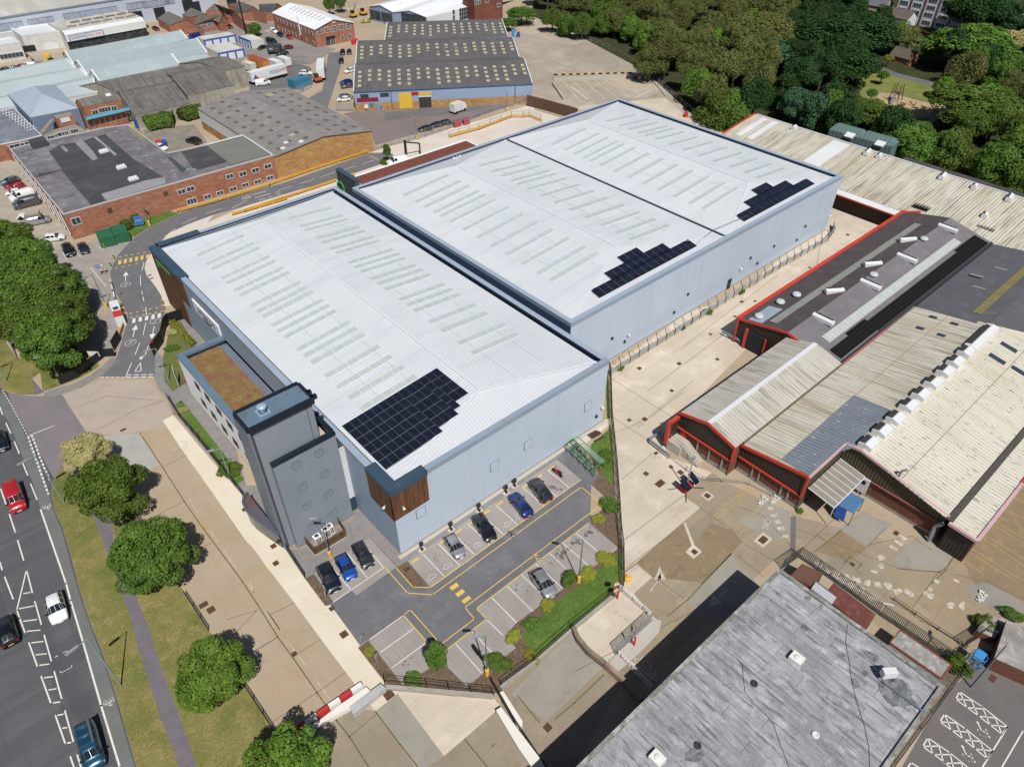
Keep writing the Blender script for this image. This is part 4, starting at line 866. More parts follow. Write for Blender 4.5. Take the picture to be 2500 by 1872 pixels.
def acunit(c, label, rz=0, group=None):
 r = thing('air_conditioning_unit', label, 'air conditioner', c, group, rz)
 mb = MB(); mb.box((0, 0, .8), (1.0, .8, 1.5)); mb.build('casing', acm, r, local=True)
 mb = MB(); mb.lathe((0, 0, 1.55), [(.38, 0), (.38, .12), (.3, .12), (.3, .02)], 16); mb.build('fan_guard', acm, r, local=True)
 mb = MB(); mb.lathe((0, 0, 1.56), [(.29, 0), (.29, .03)], 16); mb.build('fan', framed, r, local=True)
 mb = MB()
 for i in range(3):
  for j in range(5): mb.box((-.25+.25*i, -.41, .4+.22*j), (.18, .03, .15))
 mb.build('grille', framed, r, local=True); return r
for s_, l_ in (('j562,1345', 'white air-conditioning unit at the tower end of the timber screen'), ('j630,1290', 'white air-conditioning unit in the middle of the timber screen, behind the lamp post'), ('j655,1268', 'white air-conditioning unit furthest right inside the timber screen')):
 acunit(P(s_), l_, 0, 'air-conditioning units behind the timber screen')
# ---------------------------------------------------------------- neighbouring buildings
brick = mat('red_brick', 'a36f57', '99654f', 'ab7960', ns=.2, grain=.10, gs=3, brick=('c0a898', .9, .3), rough=.9, blot=[(.15, .58, .7, '6e4030', .4)])
brickor = mat('orange_brown_brick', 'b08852', 'a87f4c', 'b8915c', ns=.15, grain=.10, brick=('c8b298', .9, .3), rough=.9)
brickdk = mat('dark_red_brick', '7d4c3d', '734538', ns=.2, grain=.1, brick=('b8a090', .9, .3), rough=.9)
felt = mat('patched_roof_felt', '7d7b80', '636167', '93959b', ns=.16, grain=.12, gs=2, streak=[(.25, .05, .5, .62, '5a595e', .7)], slab=(60, 2.1, .7, .05), blot=[(.12, .5, .6, '6b6063', .6), (.4, .6, .68, 'a3a4aa', .6)])
feltdk = mat('dark_roof_felt', '47484b', '404144', '55565a', ns=.08, grain=.06, slab=(80, 1.6, .8, .04))
fibre = mat('grey_fibre_cement', '8b8887', '7e7b7a', '979492', ns=.1, grain=.14, gs=4, rib=('u', .35, .04, .25), streak=[(.8, .06, .5, .7, '6f6c6b', .5)])
fibredk = mat('dark_fibre_cement', '646264', '5b595b', '6b696a', ns=.08, grain=.1, gs=4, rib=('u', .35, .04, .25), streak=[(.7, .05, .5, .7, '494749', .5)])
fibreold = mat('mossy_fibre_cement', '75726e', '686460', '7f7c77', ns=.2, grain=.14, rib=('u', .35, .04, .3), streak=[(1.2, .08, .48, .62, '4e4841', .6)], blot=[(.4, .6, .7, '8b857c', .5)])
teal = mat('pale_teal_roof', '98a6aa', '8f9fa4', 'a2aeb1', ns=.08, grain=.05, rib=('u', .4, .02, .08), rough=.6, streak=[(.4, .04, .55, .75, 'a8b8ba', .5)])
tealpale = mat('pale_aqua_roof', 'acb8ba', 'a4b1b5', ns=.08, grain=.04, rib=('u', .4, .02, .08), rough=.6)
cream = mat('stained_cream_roof', 'c8c3b4', 'bcb7a7', 'd0ccc0', ns=.1, grain=.05, rib=('u', .66, .06, .22), rough=.7, streak=[(1.1, .10, .5, .68, '857b68', .8), (2.4, .04, .54, .66, '5f584c', .75), (.25, .03, .48, .65, 'aa9f80', .5)])
creamb = mat('flecked_cream_roof', 'cfcbbd', 'c6c1b1', ns=.1, grain=.05, rib=('u', .66, .06, .20), rough=.7, streak=[(2.6, .7, .60, .64, '5c626a', .8), (1.3, .25, .64, .7, '6b7078', .7), (.5, .05, .5, .7, 'b3a98c', .5)])
creamw = mat('weathered_white_roof', 'bcb9b1', 'b2aea5', 'c6c4be', ns=.12, grain=.06, rib=('u', .66, .05, .20), rough=.7, streak=[(1.3, .12, .5, .64, '84796a', .7), (.3, .05, .5, .7, 'a29a88', .5)])
slateb = mat('blue_grey_corrugated', '7b8490', '6e7783', ns=.2, grain=.05, rib=('u', .66, .06, .3), streak=[(2.5, .8, .62, .66, 'c2bda8', .9)])
asphr = mat('shaded_slope_roof', '524b4c', '484244', '5d5455', ns=.15, grain=.14, rib=('u', .4, .02, .15), blot=[(1.5, .66, .72, '77706f', .5)])  # slope turned from the sun: shade painted in as a darker tone
asphr2 = mat('sunlit_slope_roof', '757176', '6b686d', '807c80', ns=.15, grain=.16, rib=('u', .4, .02, .10), blot=[(.3, .55, .7, '69656c', .5)])  # sunward slope of the same roof, sunlight painted in as a lighter tone
darkmet = mat('dark_brown_cladding', '3b322a', '352d26', ns=.3, grain=.03, rib=('u', .45, .05, .45), rough=.5)
olivemet = mat('olive_brown_cladding', '57503a', '4f4935', ns=.3, grain=.03, rib=('u', .45, .05, .45), rough=.5)
redt = mat('red_trim', 'c23a28', 'b93626', ns=.5, grain=.04, rough=.5)
pinkt = mat('faded_pink_trim', 'b9979b', 'c4a3a6', ns=.6, grain=.05, blot=[(1, .55, .7, '9c9196', .5)])
bluecl = mat('sky_blue_cladding', '8fa3c0', '899dbb', ns=.1, grain=.02, rib=('u', .3, .02, .08), rough=.5)
whiteb = mat('white_metal', 'd3d6d9', 'c8cbce', ns=.1, grain=.03, rough=.5)
whitestain = mat('stained_white_wall', 'c9c9c7', 'bdbdba', 'adadaa', ns=.2, grain=.05)
rooflt_y = mat('yellowed_rooflight', 'b0ac8f', 'a09b7d', ns=.6, grain=.05); rooflt_b = mat('brown_rooflight', '6a604c', '5f5644', ns=.8, grain=.1)
conw = mat('stained_concrete_wall', 'a39f95', '8f8b80', '77746b', ns=.3, grain=.08, streak=[(.8, .1, .5, .65, '6f6b62', .6)])
def C2(a): return V2(a.x, a.y, 0)
def slopes(root, Ra, Rb, Ea, Eb, ze, mr, Fa=None, Fb=None, mw=None, mrf=None, th=.18, over=.25, walls=True, name='roof', base=0, gable=None, zf=None):
 """double pitched roof: ridge Ra-Rb, near eave Ea-Eb, far eave mirrored when not given"""
 if Fa is None: Fa = Ra*2-Ea; Fa.z = ze if zf is None else zf
 if Fb is None: Fb = Rb*2-Eb; Fb.z = ze if zf is None else zf
 ax = (Rb-Ra).normalized()*over
 for q, mt_ in (([Ra-ax, Rb+ax, Eb+ax, Ea-ax], mr), ([Rb+ax, Ra-ax, Fa-ax, Fb+ax], mrf or mr)):
  MB().slab(q, th).build(name, mt_, root)
 if walls:
  d = V2(0, 0, th+.02)
  for q, mt_ in (((Ea, Eb), mw), ((Eb, Rb, Fb), gable or mw), ((Fb, Fa), mw), ((Fa, Ra, Ea), gable or mw)):
   q = [x-d for x in q]
   MB().face([C2(q[0])+V2(0, 0, base), C2(q[-1])+V2(0, 0, base)]+[q[k] for k in reversed(range(len(q)))]).build('wall', mt_, root)
 return [Ra, Rb, Eb, Ea], [Rb, Ra, Fa, Fb]
def flatb(name, label, cat, pts, h, mw, mr, par=.35, cop=None, pw=.3, base=0, root=None):
 pts = ccw(pts); c = sum(pts, V2(0, 0, 0))/len(pts)
 root = root or thing(name, label, cat, (c.x, c.y, 0))
 n = len(pts)
 for i in range(n):
  a, b = pts[i], pts[(i+1) % n]
  if (b-a).length < .3: continue
  MB().face([V2(a.x, a.y, base), V2(b.x, b.y, base), V2(b.x, b.y, h-.02), V2(a.x, a.y, h-.02)]).build('wall', mw, root)
 MB().prism([(p.x*.999+c.x*.001, p.y*.999+c.y*.001) for p in pts], h-.5, h-par).build('roof', mr, root, ang=atan2((pts[1]-pts[0]).y, (pts[1]-pts[0]).x))
 if cop:
  mb = MB()
  for i in range(n):
   a, b = pts[i], pts[(i+1) % n]; d = (b-a).normalized(); nn = V2(d.y, -d.x, 0)
   mb.bar(a-d*.05+V2(0, 0, h-par/2)-nn*(pw/2-.05)-V2(0, 0, a.z), b-d*pw+V2(0, 0, h-par/2)-nn*(pw/2-.05)-V2(0, 0, b.z), pw, par+.1)
  mb.build('coping', cop, root)
 return root, pts
# --- brick building with patched flat roof
HB = 6.2
bf_pts = PL('a487,1652 75,1150 300,1092 800,985 985,960 1285,1180 1590,1118 1870,1045 2110,1195', HB)
bf, _ = flatb('flat_roof_building', 'long red brick building with patched grey and black flat roof beside the access road', 'building', bf_pts, HB, brick, felt, .18, mat('light_trim', 'b3b2b0', grain=.1), .22)
def lay(root, name, s, z, mt, th=.03):
 p = PL(s, z); mb = MB(); mb.prism([(q.x, q.y) for q in p], z-th, z); return mb.build(name, mt, root)
lay(bf, 'dark_felt_patch', 'a375,1165 460,1120 640,1090 810,1035 1020,1220 1250,1360 780,1490 810,1550 700,1580 470,1310 280,1370 300,1340 480,1310', 6.07, feltdk)
lay(bf, 'dark_felt_patch', 'a1400,1175 1590,1120 1690,1190 1750,1250 1530,1310 1480,1290 1440,1230', 6.07, feltdk)
lay(bf, 'dark_felt_patch', 'a1290,1215 1320,1210 1440,1310 1400,1330', 6.06, feltdk)
lay(bf, 'pale_felt_patch', 'a575,1100 640,1085 720,1170 755,1225 715,1240', 6.09, mat('pale_felt', '89888c', '7f7d82', ns=.5, grain=.15))
lay(bf, 'pale_felt_patch', 'a465,1130 490,1125 530,1165 505,1172', 6.09, MATS['pale_felt'])
lay(bf, 'pale_felt_patch', 'a780,1500 1130,1390 1270,1370 1280,1415 830,1550', 6.09, mat('silver_felt', '8f9096', '86878c', ns=.4, grain=.1))
lay(bf, 'pale_felt_patch', 'a720,1060 745,1055 905,1195 880,1200 810,1130', 6.09, MATS['silver_felt'])
lay(bf, 'glass_wing_roof', 'a1600,1128 1870,1060 2085,1190 1780,1268', 6.1, mat('green_grey_roof', '6d706a', '75776f', ns=.2))
mb = MB(); p = PL('a1590,1118 1870,1045 2095,1192', 6.4)
for a, b in zip(p, p[1:]): mb.bar(a, b, .3, .35)
mb.build('wing_parapet', whiteb, bf)
lay(bf, 'mossy_patch', 'a985,965 1080,1000 1140,1080 1080,1080 1010,1020', 6.1, mat('moss_felt', '7d6f4c', '87836f', ns=1))
ba, bb = bf_pts[0], bf_pts[8]
wl = [('e587,284', 1.9, 1.7, 2), ('e1400,57', 1.9, 1.2, 2), ('e1470,35', 1.9, 1.2, 2), ('e1480,131', 2.3, 1.5, 3), ('e1601,96', 1.8, 1.1, 2), ('e1698,67', 1.8, 1.1, 2), ('a1798,1459', 1.8, 1.1, 2), ('a1893,1428', 1.8, 1.1, 2), ('a1988,1402', 1.8, 1.1, 2), ('a2083,1372', 1.8, 1.1, 2), ('a1772,1360', 1.9, 1.2, 2), ('a1873,1342', 1.9, 1.2, 2), ('a1970,1314', 1.9, 1.2, 2), ('a2065,1284', 1.9, 1.2, 2)]
for s_, w_, h_, nv_ in wl: win(bf, ba, bb, s_, w_, h_, nv=nv_)
for s_ in ('e848,202', 'e1278,72'): panel(bf, 'vent_louvre', ba, bb, s_, 1.0, 1.0, MATS['rusty_iron_cover'])
mb = MB(); d_ = (bf_pts[1]-bf_pts[0]);
for k in range(11):
 t = .04+.088*k; q = bf_pts[0]+d_*t; o_ = V2(-1, -.35, 0).normalized()*.12
 mb.bar(V2(q.x, q.y, .6)+o_, V2((q+d_*.045).x, (q+d_*.045).y, 5.3)+o_, .12, .5)
mb.build('painted_zigzag', whiteb, bf)
for s_, l_ in (('a800,1168', 'white roof ventilator with three caps on the black felt roof, furthest from the road'), ('a935,1290', 'white box ventilator in the middle of the black felt roof'), ('a1028,1380', 'white box ventilator on the black felt roof nearest the road')):
 c = P(s_, 6.3); r = thing('roof_ventilator', l_, 'roof vent', (c.x, c.y, 6.03), 'white ventilators on the black felt roof')
 mb = MB(); mb.box((c.x, c.y, 6.25), (2.2, 1.2, .45)); mb.build('curb', whiteb, r)
 mb = MB()
 for k in (-1, 0, 1): mb.lathe((c.x+.65*k, c.y, 6.45), [(.38, 0), (.4, .2), (.3, .42), (.1, .5)], 10)
 mb.build('cowl', whiteb, r)
c = P('a302,1112', 6.5); flatb('x', '', '', [V2(c.x-1.8, c.y-1.5, 0), V2(c.x+1.8, c.y-1.5, 0), V2(c.x+1.8, c.y+1.5, 0), V2(c.x-1.8, c.y+1.5, 0)], 7.6, feltdk, feltdk, .1, base=6, root=bf)
# --- orange brown brick shed with brown rooflights
HE = 5.9
b0 = P('b215,1205', HE); b1 = P('b970,1002', HE); b2 = P('b330,680', HE); b3 = b0+(b2-b1)
ob = thing('brick_shed', 'broad orange-brown brick shed with grey roof dotted with brown rooflights', 'shed', ((b0.x+b2.x)/2, (b0.y+b2.y)/2, 0))
Ra = (b0+b1)/2; Ra.z = 7.7; Rb = (b3+b2)/2; Rb.z = 7.7
q1, q2 = slopes(ob, Ra, Rb, b0, b3, HE, fibre, b1, b2, brickor, th=.2, over=.3)
mb = MB();
for a, b in ((b0, b3),): mb.face([V2(a.x, a.y, 2.6), V2(b.x, b.y, 2.6), V2(b.x, b.y, 5.6), V2(a.x, a.y, 5.6)])
side = MB(); o_ = (b0-b1).normalized()*.08
side.face([V2(b0.x, b0.y, 2.4)+o_, V2(b3.x, b3.y, 2.4)+o_, V2(b3.x, b3.y, 5.5)+o_, V2(b0.x, b0.y, 5.5)+o_]); side.build('side_cladding', whiteb, ob)
for qi, q in enumerate((q1, q2)):
 for r_ in range(3):
  mb = MB()
  for k in range(9):
   s = .04+.107*k+(.04 if r_ % 2 else 0)
   if s > .97: continue
   t = .22+.27*r_; patch(mb, q, s, s+.034, t, t+.075, .06, .04)
  mb.build('rooflight_row', rooflt_b, ob)
mb = MB(); patch(mb, q2, .10, .15, .30, .46, .07, .04); patch(mb, q1, .14, .17, .3, .42, .07, .04); mb.build('cream_roof_patch', mat('pale_yellow_patch', 'a69f80', grain=.1), ob)
mb = MB()
for (s, t) in ((.03, .9), (.02, .55), (.08, .75)): patch(mb, q1, s, s+.03, t-.2, t-.12, .07, .04)
mb.build('white_roof_patch', whiteb, ob)
# --- three-bay dark roofed trade unit
tu = thing('trade_unit', 'pale blue clad trade unit with three parallel dark grey roofs and yellow roller doors', 'industrial unit', P('b1500,500'))
def bay(ra, rb, ea, eb, cols, offs, zr, ze, top=False):
 Ra, Rb, Ea, Eb = P(ra, zr), P(rb, zr), P(ea, ze), P(eb, ze)
 Fa = Ra+(Ra-Ea)*.42; Fb = Rb+(Rb-Eb)*.42; Fa.z = Fb.z = ze+.2
 a, b = slopes(tu, Ra, Rb, Ea, Eb, ze, fibredk, Fa, Fb, bluecl, th=.15)
 for k in range(cols):
  mb = MB(); s = (k+.4)/cols; t0 = .12+offs[k % len(offs)]
  for j in range(4 if k % 5 not in (1, 2) else 3):
   patch(mb, a, s, s+.34/cols, t0+.17*j, t0+.17*j+.09, .05, .04)
  mb.build('rooflight_column', rooflt_y, tu)
 mb = MB()
 for e_ in ((Ra, Ea), (Rb, Eb), (Ra, Fa), (Rb, Fb)): mb.bar(e_[0]+V2(0, 0, .05), e_[1]+V2(0, 0, .05), .3, .25)
 mb.build('verge_trim', whiteb, tu); return Ra, Rb, Ea, Eb
u3 = bay('D-30,355', 'D1740,300', 'D-70,628', 'D1830,560', 15, (.1, .04, .05, .04, .04, .12, .1), 7.6, 5.9)
u2 = bay('C1400,655', 'D1910,590', 'C1380,985', 'D2005,880', 17, (.08, .1, .05, .05, .1), 7.6, 5.9)
u1 = bay('C1365,1010', 'D2090,920', 'C1345,1418', 'D2212,1292', 18, (.12, .08, .08, .14, .1), 7.6, 5.8)
ua, ub = P('b838,708', 5.8), u1[3]
ua = u1[2]
mb = MB(); o_ = V2((ub-ua).y, -(ub-ua).x, 0).normalized()*.06;
if o_.dot(CP-ua) < 0: o_ = -o_
mb.face([V2(ua.x, ua.y, 0)+o_, V2(ub.x, ub.y, 0)+o_, V2(ub.x, ub.y, 2.3)+o_, V2(ua.x, ua.y, 2.3)+o_]); mb.build('brick_plinth', brickor, tu)
mb = MB(); mb.bar(ua+o_*3, ub+o_*3, .25, .25); mb.build('gutter', mat('blue_gutter', '4a6384', grain=0), tu)
yel = mat('yellow_door', 'dcb42a', 'd4ab25', ns=1, grain=.03, rib=('v', .5, .02, .15))
panel(tu, 'roller_door', ua, ub, 'b1233,778', 3.9, 4.6, yel, .12, label='closed yellow roller door')
panel(tu, 'roller_door', ua, ub, 'b1383,722', 3.9, .9, yel, .12, label='raised yellow roller door')
panel(tu, 'door_curtain', ua, ub, 'b1385,790', 3.7, 3.2, mat('strip_curtain', '47433f', '35322f', ns=1, rib=('u', .4, .02, .4)), .1)
panel(tu, 'door_lintel', ua, ub, 'b1383,744', 3.9, .35, whiteb, .16)
panel(tu, 'red_sign', ua, ub, 'b940,770', 6.4, 1.1, mat('dark_red_sign', '7c2230', grain=.05), .12)
panel(tu, 'red_sign', ua, ub, 'b1304,722', 2.1, .9, mat('crimson_sign', 'a01828', grain=.05), .12)
win(tu, ua, ub, 'b916,742', 2.4, 1.0, nv=4, frame=framed); win(tu, ua, ub, 'b1070,733', 2.6, 1.1, nv=4, frame=framed)
panel(tu, 'door', ua, ub, 'b1028,822', 1.0, 2.1, mat('light_blue_door', '5f97c4', grain=.02), .1)
panel(tu, 'kiosk_window', ua, ub, 'b970,812', 1.5, 1.2, mat('teal_frame', '3f7f9c', grain=.02), .1); panel(tu, 'air_conditioner', ua, ub, 'b930,822', 1.1, 1.0, acm, .4)
mb = MB()
for s_ in ('b1125,780', 'b2078,700'): c = onwall(ua, ub, s_)+o_*4; mb.tube(V2(c.x, c.y, .1), V2(c.x, c.y, 5.6), .09)
mb.build('downpipe', gutter, tu)
# --- red brick office with white roof
ro = thing('brick_office', 'two-storey red brick office with white gabled roof and round clock sign', 'office building', P('C700,480'))
e0, e1, e2 = P('C735,457', 6.4), P('C1342,346', 6.4), P('C92,200', 6.4); e3 = e1+(e2-e0)
Ra = (e0+e1)/2; Ra.z = 8.8; Rb = (e2+e3)/2; Rb.z = 8.8
whr = mat('bright_white_roof', 'e0e3e6', 'd8dbde', ns=.2, grain=.02, rough=.5)
q1, q2 = slopes(ro, Ra, Rb, e0, e2, 6.4, whr, e1, e3, brick, th=.2, over=.45)
mb = MB()
for k in range(9): patch(mb, q1, .14+.085*k, .155+.085*k, .06, .42, .05, .03)
mb.build('roof_vent_strips', mat('grey_strip', '8f8a86', grain=.1), ro)
for s_ in ('C823,487', 'C935,465', 'C1045,445', 'C1155,422', 'C1266,402'): win(ro, e0, e1, s_, 1.9, 1.9, nv=3, nh=2)
for s_ in ('C1176,583', 'C1284,565'): win(ro, e0, e1, s_, 1.2, 1.7, nv=1, nh=2)
o, c, ex, n = panel(ro, 'entrance_sign', e0, e1, 'C990,585', 3.8, .9, blackp, .2)
panel(ro, 'entrance_glazing', e0, e1, 'C955,650', 1.6, 2.0, glassm, .1);
win(ro, e0, e1, 'C1030,655', 2.0, 2.4, nv=2, nh=1, name='entrance_door')
o, c, ex, n = panel(ro, 'clock_sign', e0, e1, 'C1033,327', .1, .1, whiteb, .05)
mb = MB()
for k in range(16):
 a, b = 2*pi*k/16, 2*pi*(k+1)/16; mb.bar(c+ex*.7*cos(a)+V2(0, 0, .7*sin(a)), c+ex*.7*cos(b)+V2(0, 0, .7*sin(b)), .22, .15)
mb.bar(c+V2(0, 0, -.7), c+V2(0, 0, .5), .1, .25); mb.build('ring_sign', whiteb, o)
for k in range(11):
 t = .06+.085*k; q = e0.lerp(e2, t);
 for z in ((4.6, 1.3) if k not in (1, 3) else (4.6,)):
  pz = V2(q.x, q.y, z); ex = (e2-e0).normalized(); o_ = V2(-ex.y, ex.x, 0)
  if o_.dot(CP-q) < 0: o_ = -o_
  M_ = Matrix((ex, o_, V2(0, 0, 1))).transposed(); mb = MB(); mb.box(pz+o_*.05, (1.1, .1, 1.4), mat=M_); w_ = mb.build('window', framew, ro); MB().box(pz+o_*.11, (.9, .03, 1.2), mat=M_).build('pane', glassm, w_)
mb = MB(); q = e0.lerp(e2, .32); o2 = (e0-e1).normalized()*.5; mb.tube(V2(q.x, q.y, 2.5)+o2, V2(q.x, q.y, 9.0)+o2, .25); mb.build('flue', whiteb, ro)
# --- pale blue warehouse at the top
tb = thing('industrial_unit', 'pale blue industrial unit with white twin-gabled roof at the top edge', 'industrial unit', P('b1300,60'))
def gfront(root, ea, ap, eb, ze, zr, back, mr, mw):
 Ea, Ap, Eb = P(ea, ze), P(ap, zr), P(eb, ze); d = (Eb-Ea).normalized(); bk = V2(-d.y, d.x, 0)
 if bk.dot(Ea-CP) < 0: bk = -bk
 bk = bk*back; A = (Ea+Eb)/2; A.z = zr
 return slopes(root, A, A+bk, Ea, Ea+bk, ze, mr, Eb, Eb+bk, mw, over=.3), Ea, Eb
r1 = gfront(tb, 'C1590,95', 'C1760,60', 'C1955,185', 5.5, 7, 45, whr, bluecl)
r2 = gfront(tb, 'D62,185', 'D370,120', 'D580,265', 5.5, 7, 45, whr, bluecl)
a, b = r2[2], P('D1320,92', 5.5); bk = (r2[0][0][1]-r2[0][0][0])
MB().slab([a, b, b+bk*.8+V2(0, 0, .6), a+bk+V2(0, 0, .6)], .2).build('roof', whr, tb)
MB().face([V2(a.x, a.y, 0), V2(b.x, b.y, 0), b-V2(0, 0, .2), a-V2(0, 0, .2)]).build('wall', whiteb, tb)
for (a_, b_, ks) in ((r1[1], r1[2], ('C1640,225', 'C1725,245', 'C1820,265', 'C1905,285')), (r2[1], r2[2], ('D240,270', 'D330,290', 'D420,305', 'D515,320'))):
 for s_ in ks: win(tb, a_, b_, s_, 3.2, 3.4, nv=2, nh=3, frame=framed, name='glazed_door')
for s_ in ('D995,190', 'D998,275'): win(tb, a, b, s_, 1, 1.6, frame=framed)
win(tb, a, b, 'D1150,215', 5, 4.5, nv=4, nh=3, frame=whiteb)
# --- dark red brick building behind it
p_ = PL('D1315,60 D1750,0', 8); d = (p_[1]-p_[0]); bk = V2(-d.y, d.x, 0)
db, _ = flatb('brick_building', 'dark red brick building at the top edge beside the wood', 'building', [p_[0], p_[1], p_[1]+bk*.8, p_[0]+bk*.8], 9, brickdk, feltdk, .3)
for s_ in ('D1510,15', 'D1690,85', 'D1345,45', 'D1380,40'): win(db, p_[0], p_[1], s_, 1.6, 1.4)
# --- teal sheds
def tealshed(label, ra, rb, ea, eb, zr, ze, mt=teal):
 r = thing('teal_shed', label, 'shed', P(ra));
 q = slopes(r, P(ra, zr), P(rb, zr), P(ea, ze), P(eb, ze), ze, mt, mw=whitestain, th=.15, over=.2)
 mb = MB()
 for i in (0, 1):
  a_, b_ = q[0][i], q[0][3-i]; mb.bar(a_+V2(0, 0, .08), b_+V2(0, 0, .08), .5, .2)
 mb.build('verge_trim', whiteb, r); return r
tealshed('pale teal roofed shed, the furthest of the stepped row below the white store', 'A1000,790', 'B565,470', 'A1140,1005', 'B690,602', 7.2, 4.6)
tealshed('pale teal roofed shed in the middle of the stepped row', 'A1190,935', 'B820,590', 'A1350,1160', 'B985,820', 7.2, 4.6)
tealshed('pale teal roofed shed, the nearest and shortest of the stepped row', 'A1410,1080', 'B435,835', 'A1535,1255', 'B565,1002', 7.2, 4.6)
tealshed('aqua roofed shed at the left edge, furthest of the three', 'A-300,1170', 'A1030,908', 'A-300,1340', 'A1162,1062', 5.6, 4.2, tealpale)
tealshed('aqua roofed shed at the left edge, middle of the three', 'A-300,1345', 'A1240,1060', 'A-300,1560', 'A1362,1212', 5.6, 4.2, tealpale)
tealshed('aqua roofed shed at the left edge behind the blue-grey hipped roof', 'A-200,1565', 'A1440,1210', 'A-200,1720', 'A1500,1430', 5.6, 4.2, tealpale)
# --- blue-grey hipped shed
hp = thing('hipped_shed', 'blue-grey shed with a hipped metal roof beside the scaffolded house', 'shed', P('E380,230'))
c0, c1, c2, c3 = P('E65,183', 6.2), P('E268,388', 6.2), P('E692,305', 6.2), P('E486,97', 6.2)
ra, rb = P('E275,75', 9), P('E410,200', 9); ra = c0.lerp(c3, .5).lerp(c1.lerp(c2, .5), .3); ra.z = 9; rb = c1.lerp(c2, .5).lerp(c0.lerp(c3, .5), .36); rb.z = 9
hm = mat('blue_grey_roof', 'a0adbb', '98a5b4', ns=.1, grain=.03, rib=('u', .45, .02, .1), rough=.5)
for q in ([c1, c2, rb], [c0, c1, rb, ra], [c3, c0, ra], [c2, c3, ra, rb]): MB().slab(q, .15).build('roof', hm, hp)
hw = mat('slate_blue_wall', '72839b', '6a7b94', ns=.2, rib=('u', .4, .03, .2), grain=.03)
for a, b in ((c0, c1), (c1, c2), (c2, c3), (c3, c0)): MB().face([C2(a), C2(b), b-V2(0, 0, .18), a-V2(0, 0, .18)]).build('wall', hw, hp)
# --- scaffolded brick house
hb = thing('brick_house', 'red brick house with dark pitched roof and scaffolding in front', 'house', P('E900,330'))
ra, rb, ea, eb = P('E685,228', 8.6), P('E1017,155', 8.6), P('E740,297', 7), P('E1070,228', 7)
q = slopes(hb, ra, rb, ea, eb, 7, fibreold, mw=brick, th=.12, over=.15)
mb = MB(); patch(mb, q[0], .72, .85, .1, .4, .05, .04); mb.build('roof_window', whiteb, hb)
for s_, w_ in (('E845,345', 1.6), ('E930,320', 3.2), ('E1012,308', 1.5)): win(hb, ea, eb, s_, w_, 1.4, nv=2 if w_ < 2 else 4)
sc_ = thing('scaffolding', 'scaffold platform with blue netting along the front of the brick house', 'scaffolding', P('E960,400'))
a, b = P('E760,410', 3.6), P('E1150,320', 3.6); n_ = V2((b-a).y, -(b-a).x, 0).normalized(); n_ = n_ if n_.dot(CP-a) > 0 else -n_
polem = mat('scaffold_pole', '8c8a86', rough=.5, grain=0); boardm = mat('scaffold_board', '9a8767', '86755a', ns=1, grain=.15)
mb = MB()
for k in range(9):
 q = a.lerp(b, k/8)
 for o_ in (0, 1.3): mb.tube(V2(q.x, q.y, 0)+n_*o_, V2(q.x, q.y, 5)+n_*o_, .05, n=5)
for z in (3.6, 4.6, 2.0):
 for o_ in (0, 1.3): mb.tube(V2(a.x, a.y, z)+n_*o_, V2(b.x, b.y, z)+n_*o_, .04, n=5)
mb.build('pole_frame', polem, sc_)
MB().slab([a, b, b+n_*1.3, a+n_*1.3], .08).build('platform', boardm, sc_)
nt_ = mat('blue_netting', '3f8aa6', '4d97b0', ns=1, grain=.1)
mb = MB(); mb.slab([a+n_*1.35+V2(0, 0, 1.1), b+n_*1.35+V2(0, 0, 1.1), b+n_*1.75+V2(0, 0, .5), a+n_*1.75+V2(0, 0, .5)], .1); mb.build('netting', nt_, sc_)
mb = MB(); q1_, q2_ = P('E345,530', 4.4), P('E455,425', 4.4)
for k in range(6): mb.bar(q1_+V2(.25*k, 0, .02*k), q2_+V2(.25*k, .1*k, .5+.02*k), .2, .06)
tag(mb.build('timber_boards', boardm), 'stack of scaffold boards leaning on the low flat roof', 'boards')
# low brick ranges at the left
lb, pp = flatb('brick_range', 'low red brick range with stained flat roof at the left edge', 'building', PL('E-260,690 -260,440 0,330 120,300 330,510 370,545 200,590 10,625', 4.4), 4.4, brick, mat('blue_stained_felt', '79808c', '6a707c', '8a8f99', ns=.2, blot=[(.3, .5, .65, '565a63', .7)]), .15, whiteb, .2)
lb2, pp2 = flatb('brick_range', 'narrow red brick range with rows of windows behind the flat-roofed building', 'building', PL('E10,628 370,548 460,500 660,440 770,500 480,570 370,600 100,665', 4.0), 4.0, brick, mat('grey_gravel_roof', '8e8a86', '7f7b77', ns=.3), .2, None)
for s_, w_ in (('E150,640', 3.5), ('E240,622', 3), ('E465,565', 2.5), ('E530,540', 2.5), ('E580,530', 1.6), ('E660,510', 2)): win(lb2, P('E100,665', 4), P('E690,525', 4), s_, w_, 1.1, nv=3)
c = P('E565,380', 6.0); cb, _ = flatb('roof_hut', 'small brick tank house with a white panel on the low roof', 'hut', [c+V2(-2.2, -1.6, 0), c+V2(2.2, -1.6, 0), c+V2(2.2, 1.6, 0), c+V2(-2.2, 1.6, 0)], 6.4, brick, MATS['grey_gravel_roof'], .15, None, base=3.5)
MB().box((c.x-.2, c.y-1.7, 5.6), (2.4, .1, 1.2)).build('white_panel', whiteb, cb)
ladder = MB()
for k in range(9):
 q = P('E%f,%f' % (60+27*k, 340+18*k), 4.6)
 for j in range(3): ladder.tube(q+V2(-1.1+.8*j, -1, -.2), q+V2(-.6+.8*j, 1, .4), .06, n=5)
 ladder.tube(q+V2(-1.1, -1, -.1), q+V2(1.3, -.8, 0), .06, n=5)
tag(ladder.build('scrap_metal', whiteb), 'tangle of white metal frames lying on the stained flat roof', 'metal frames')
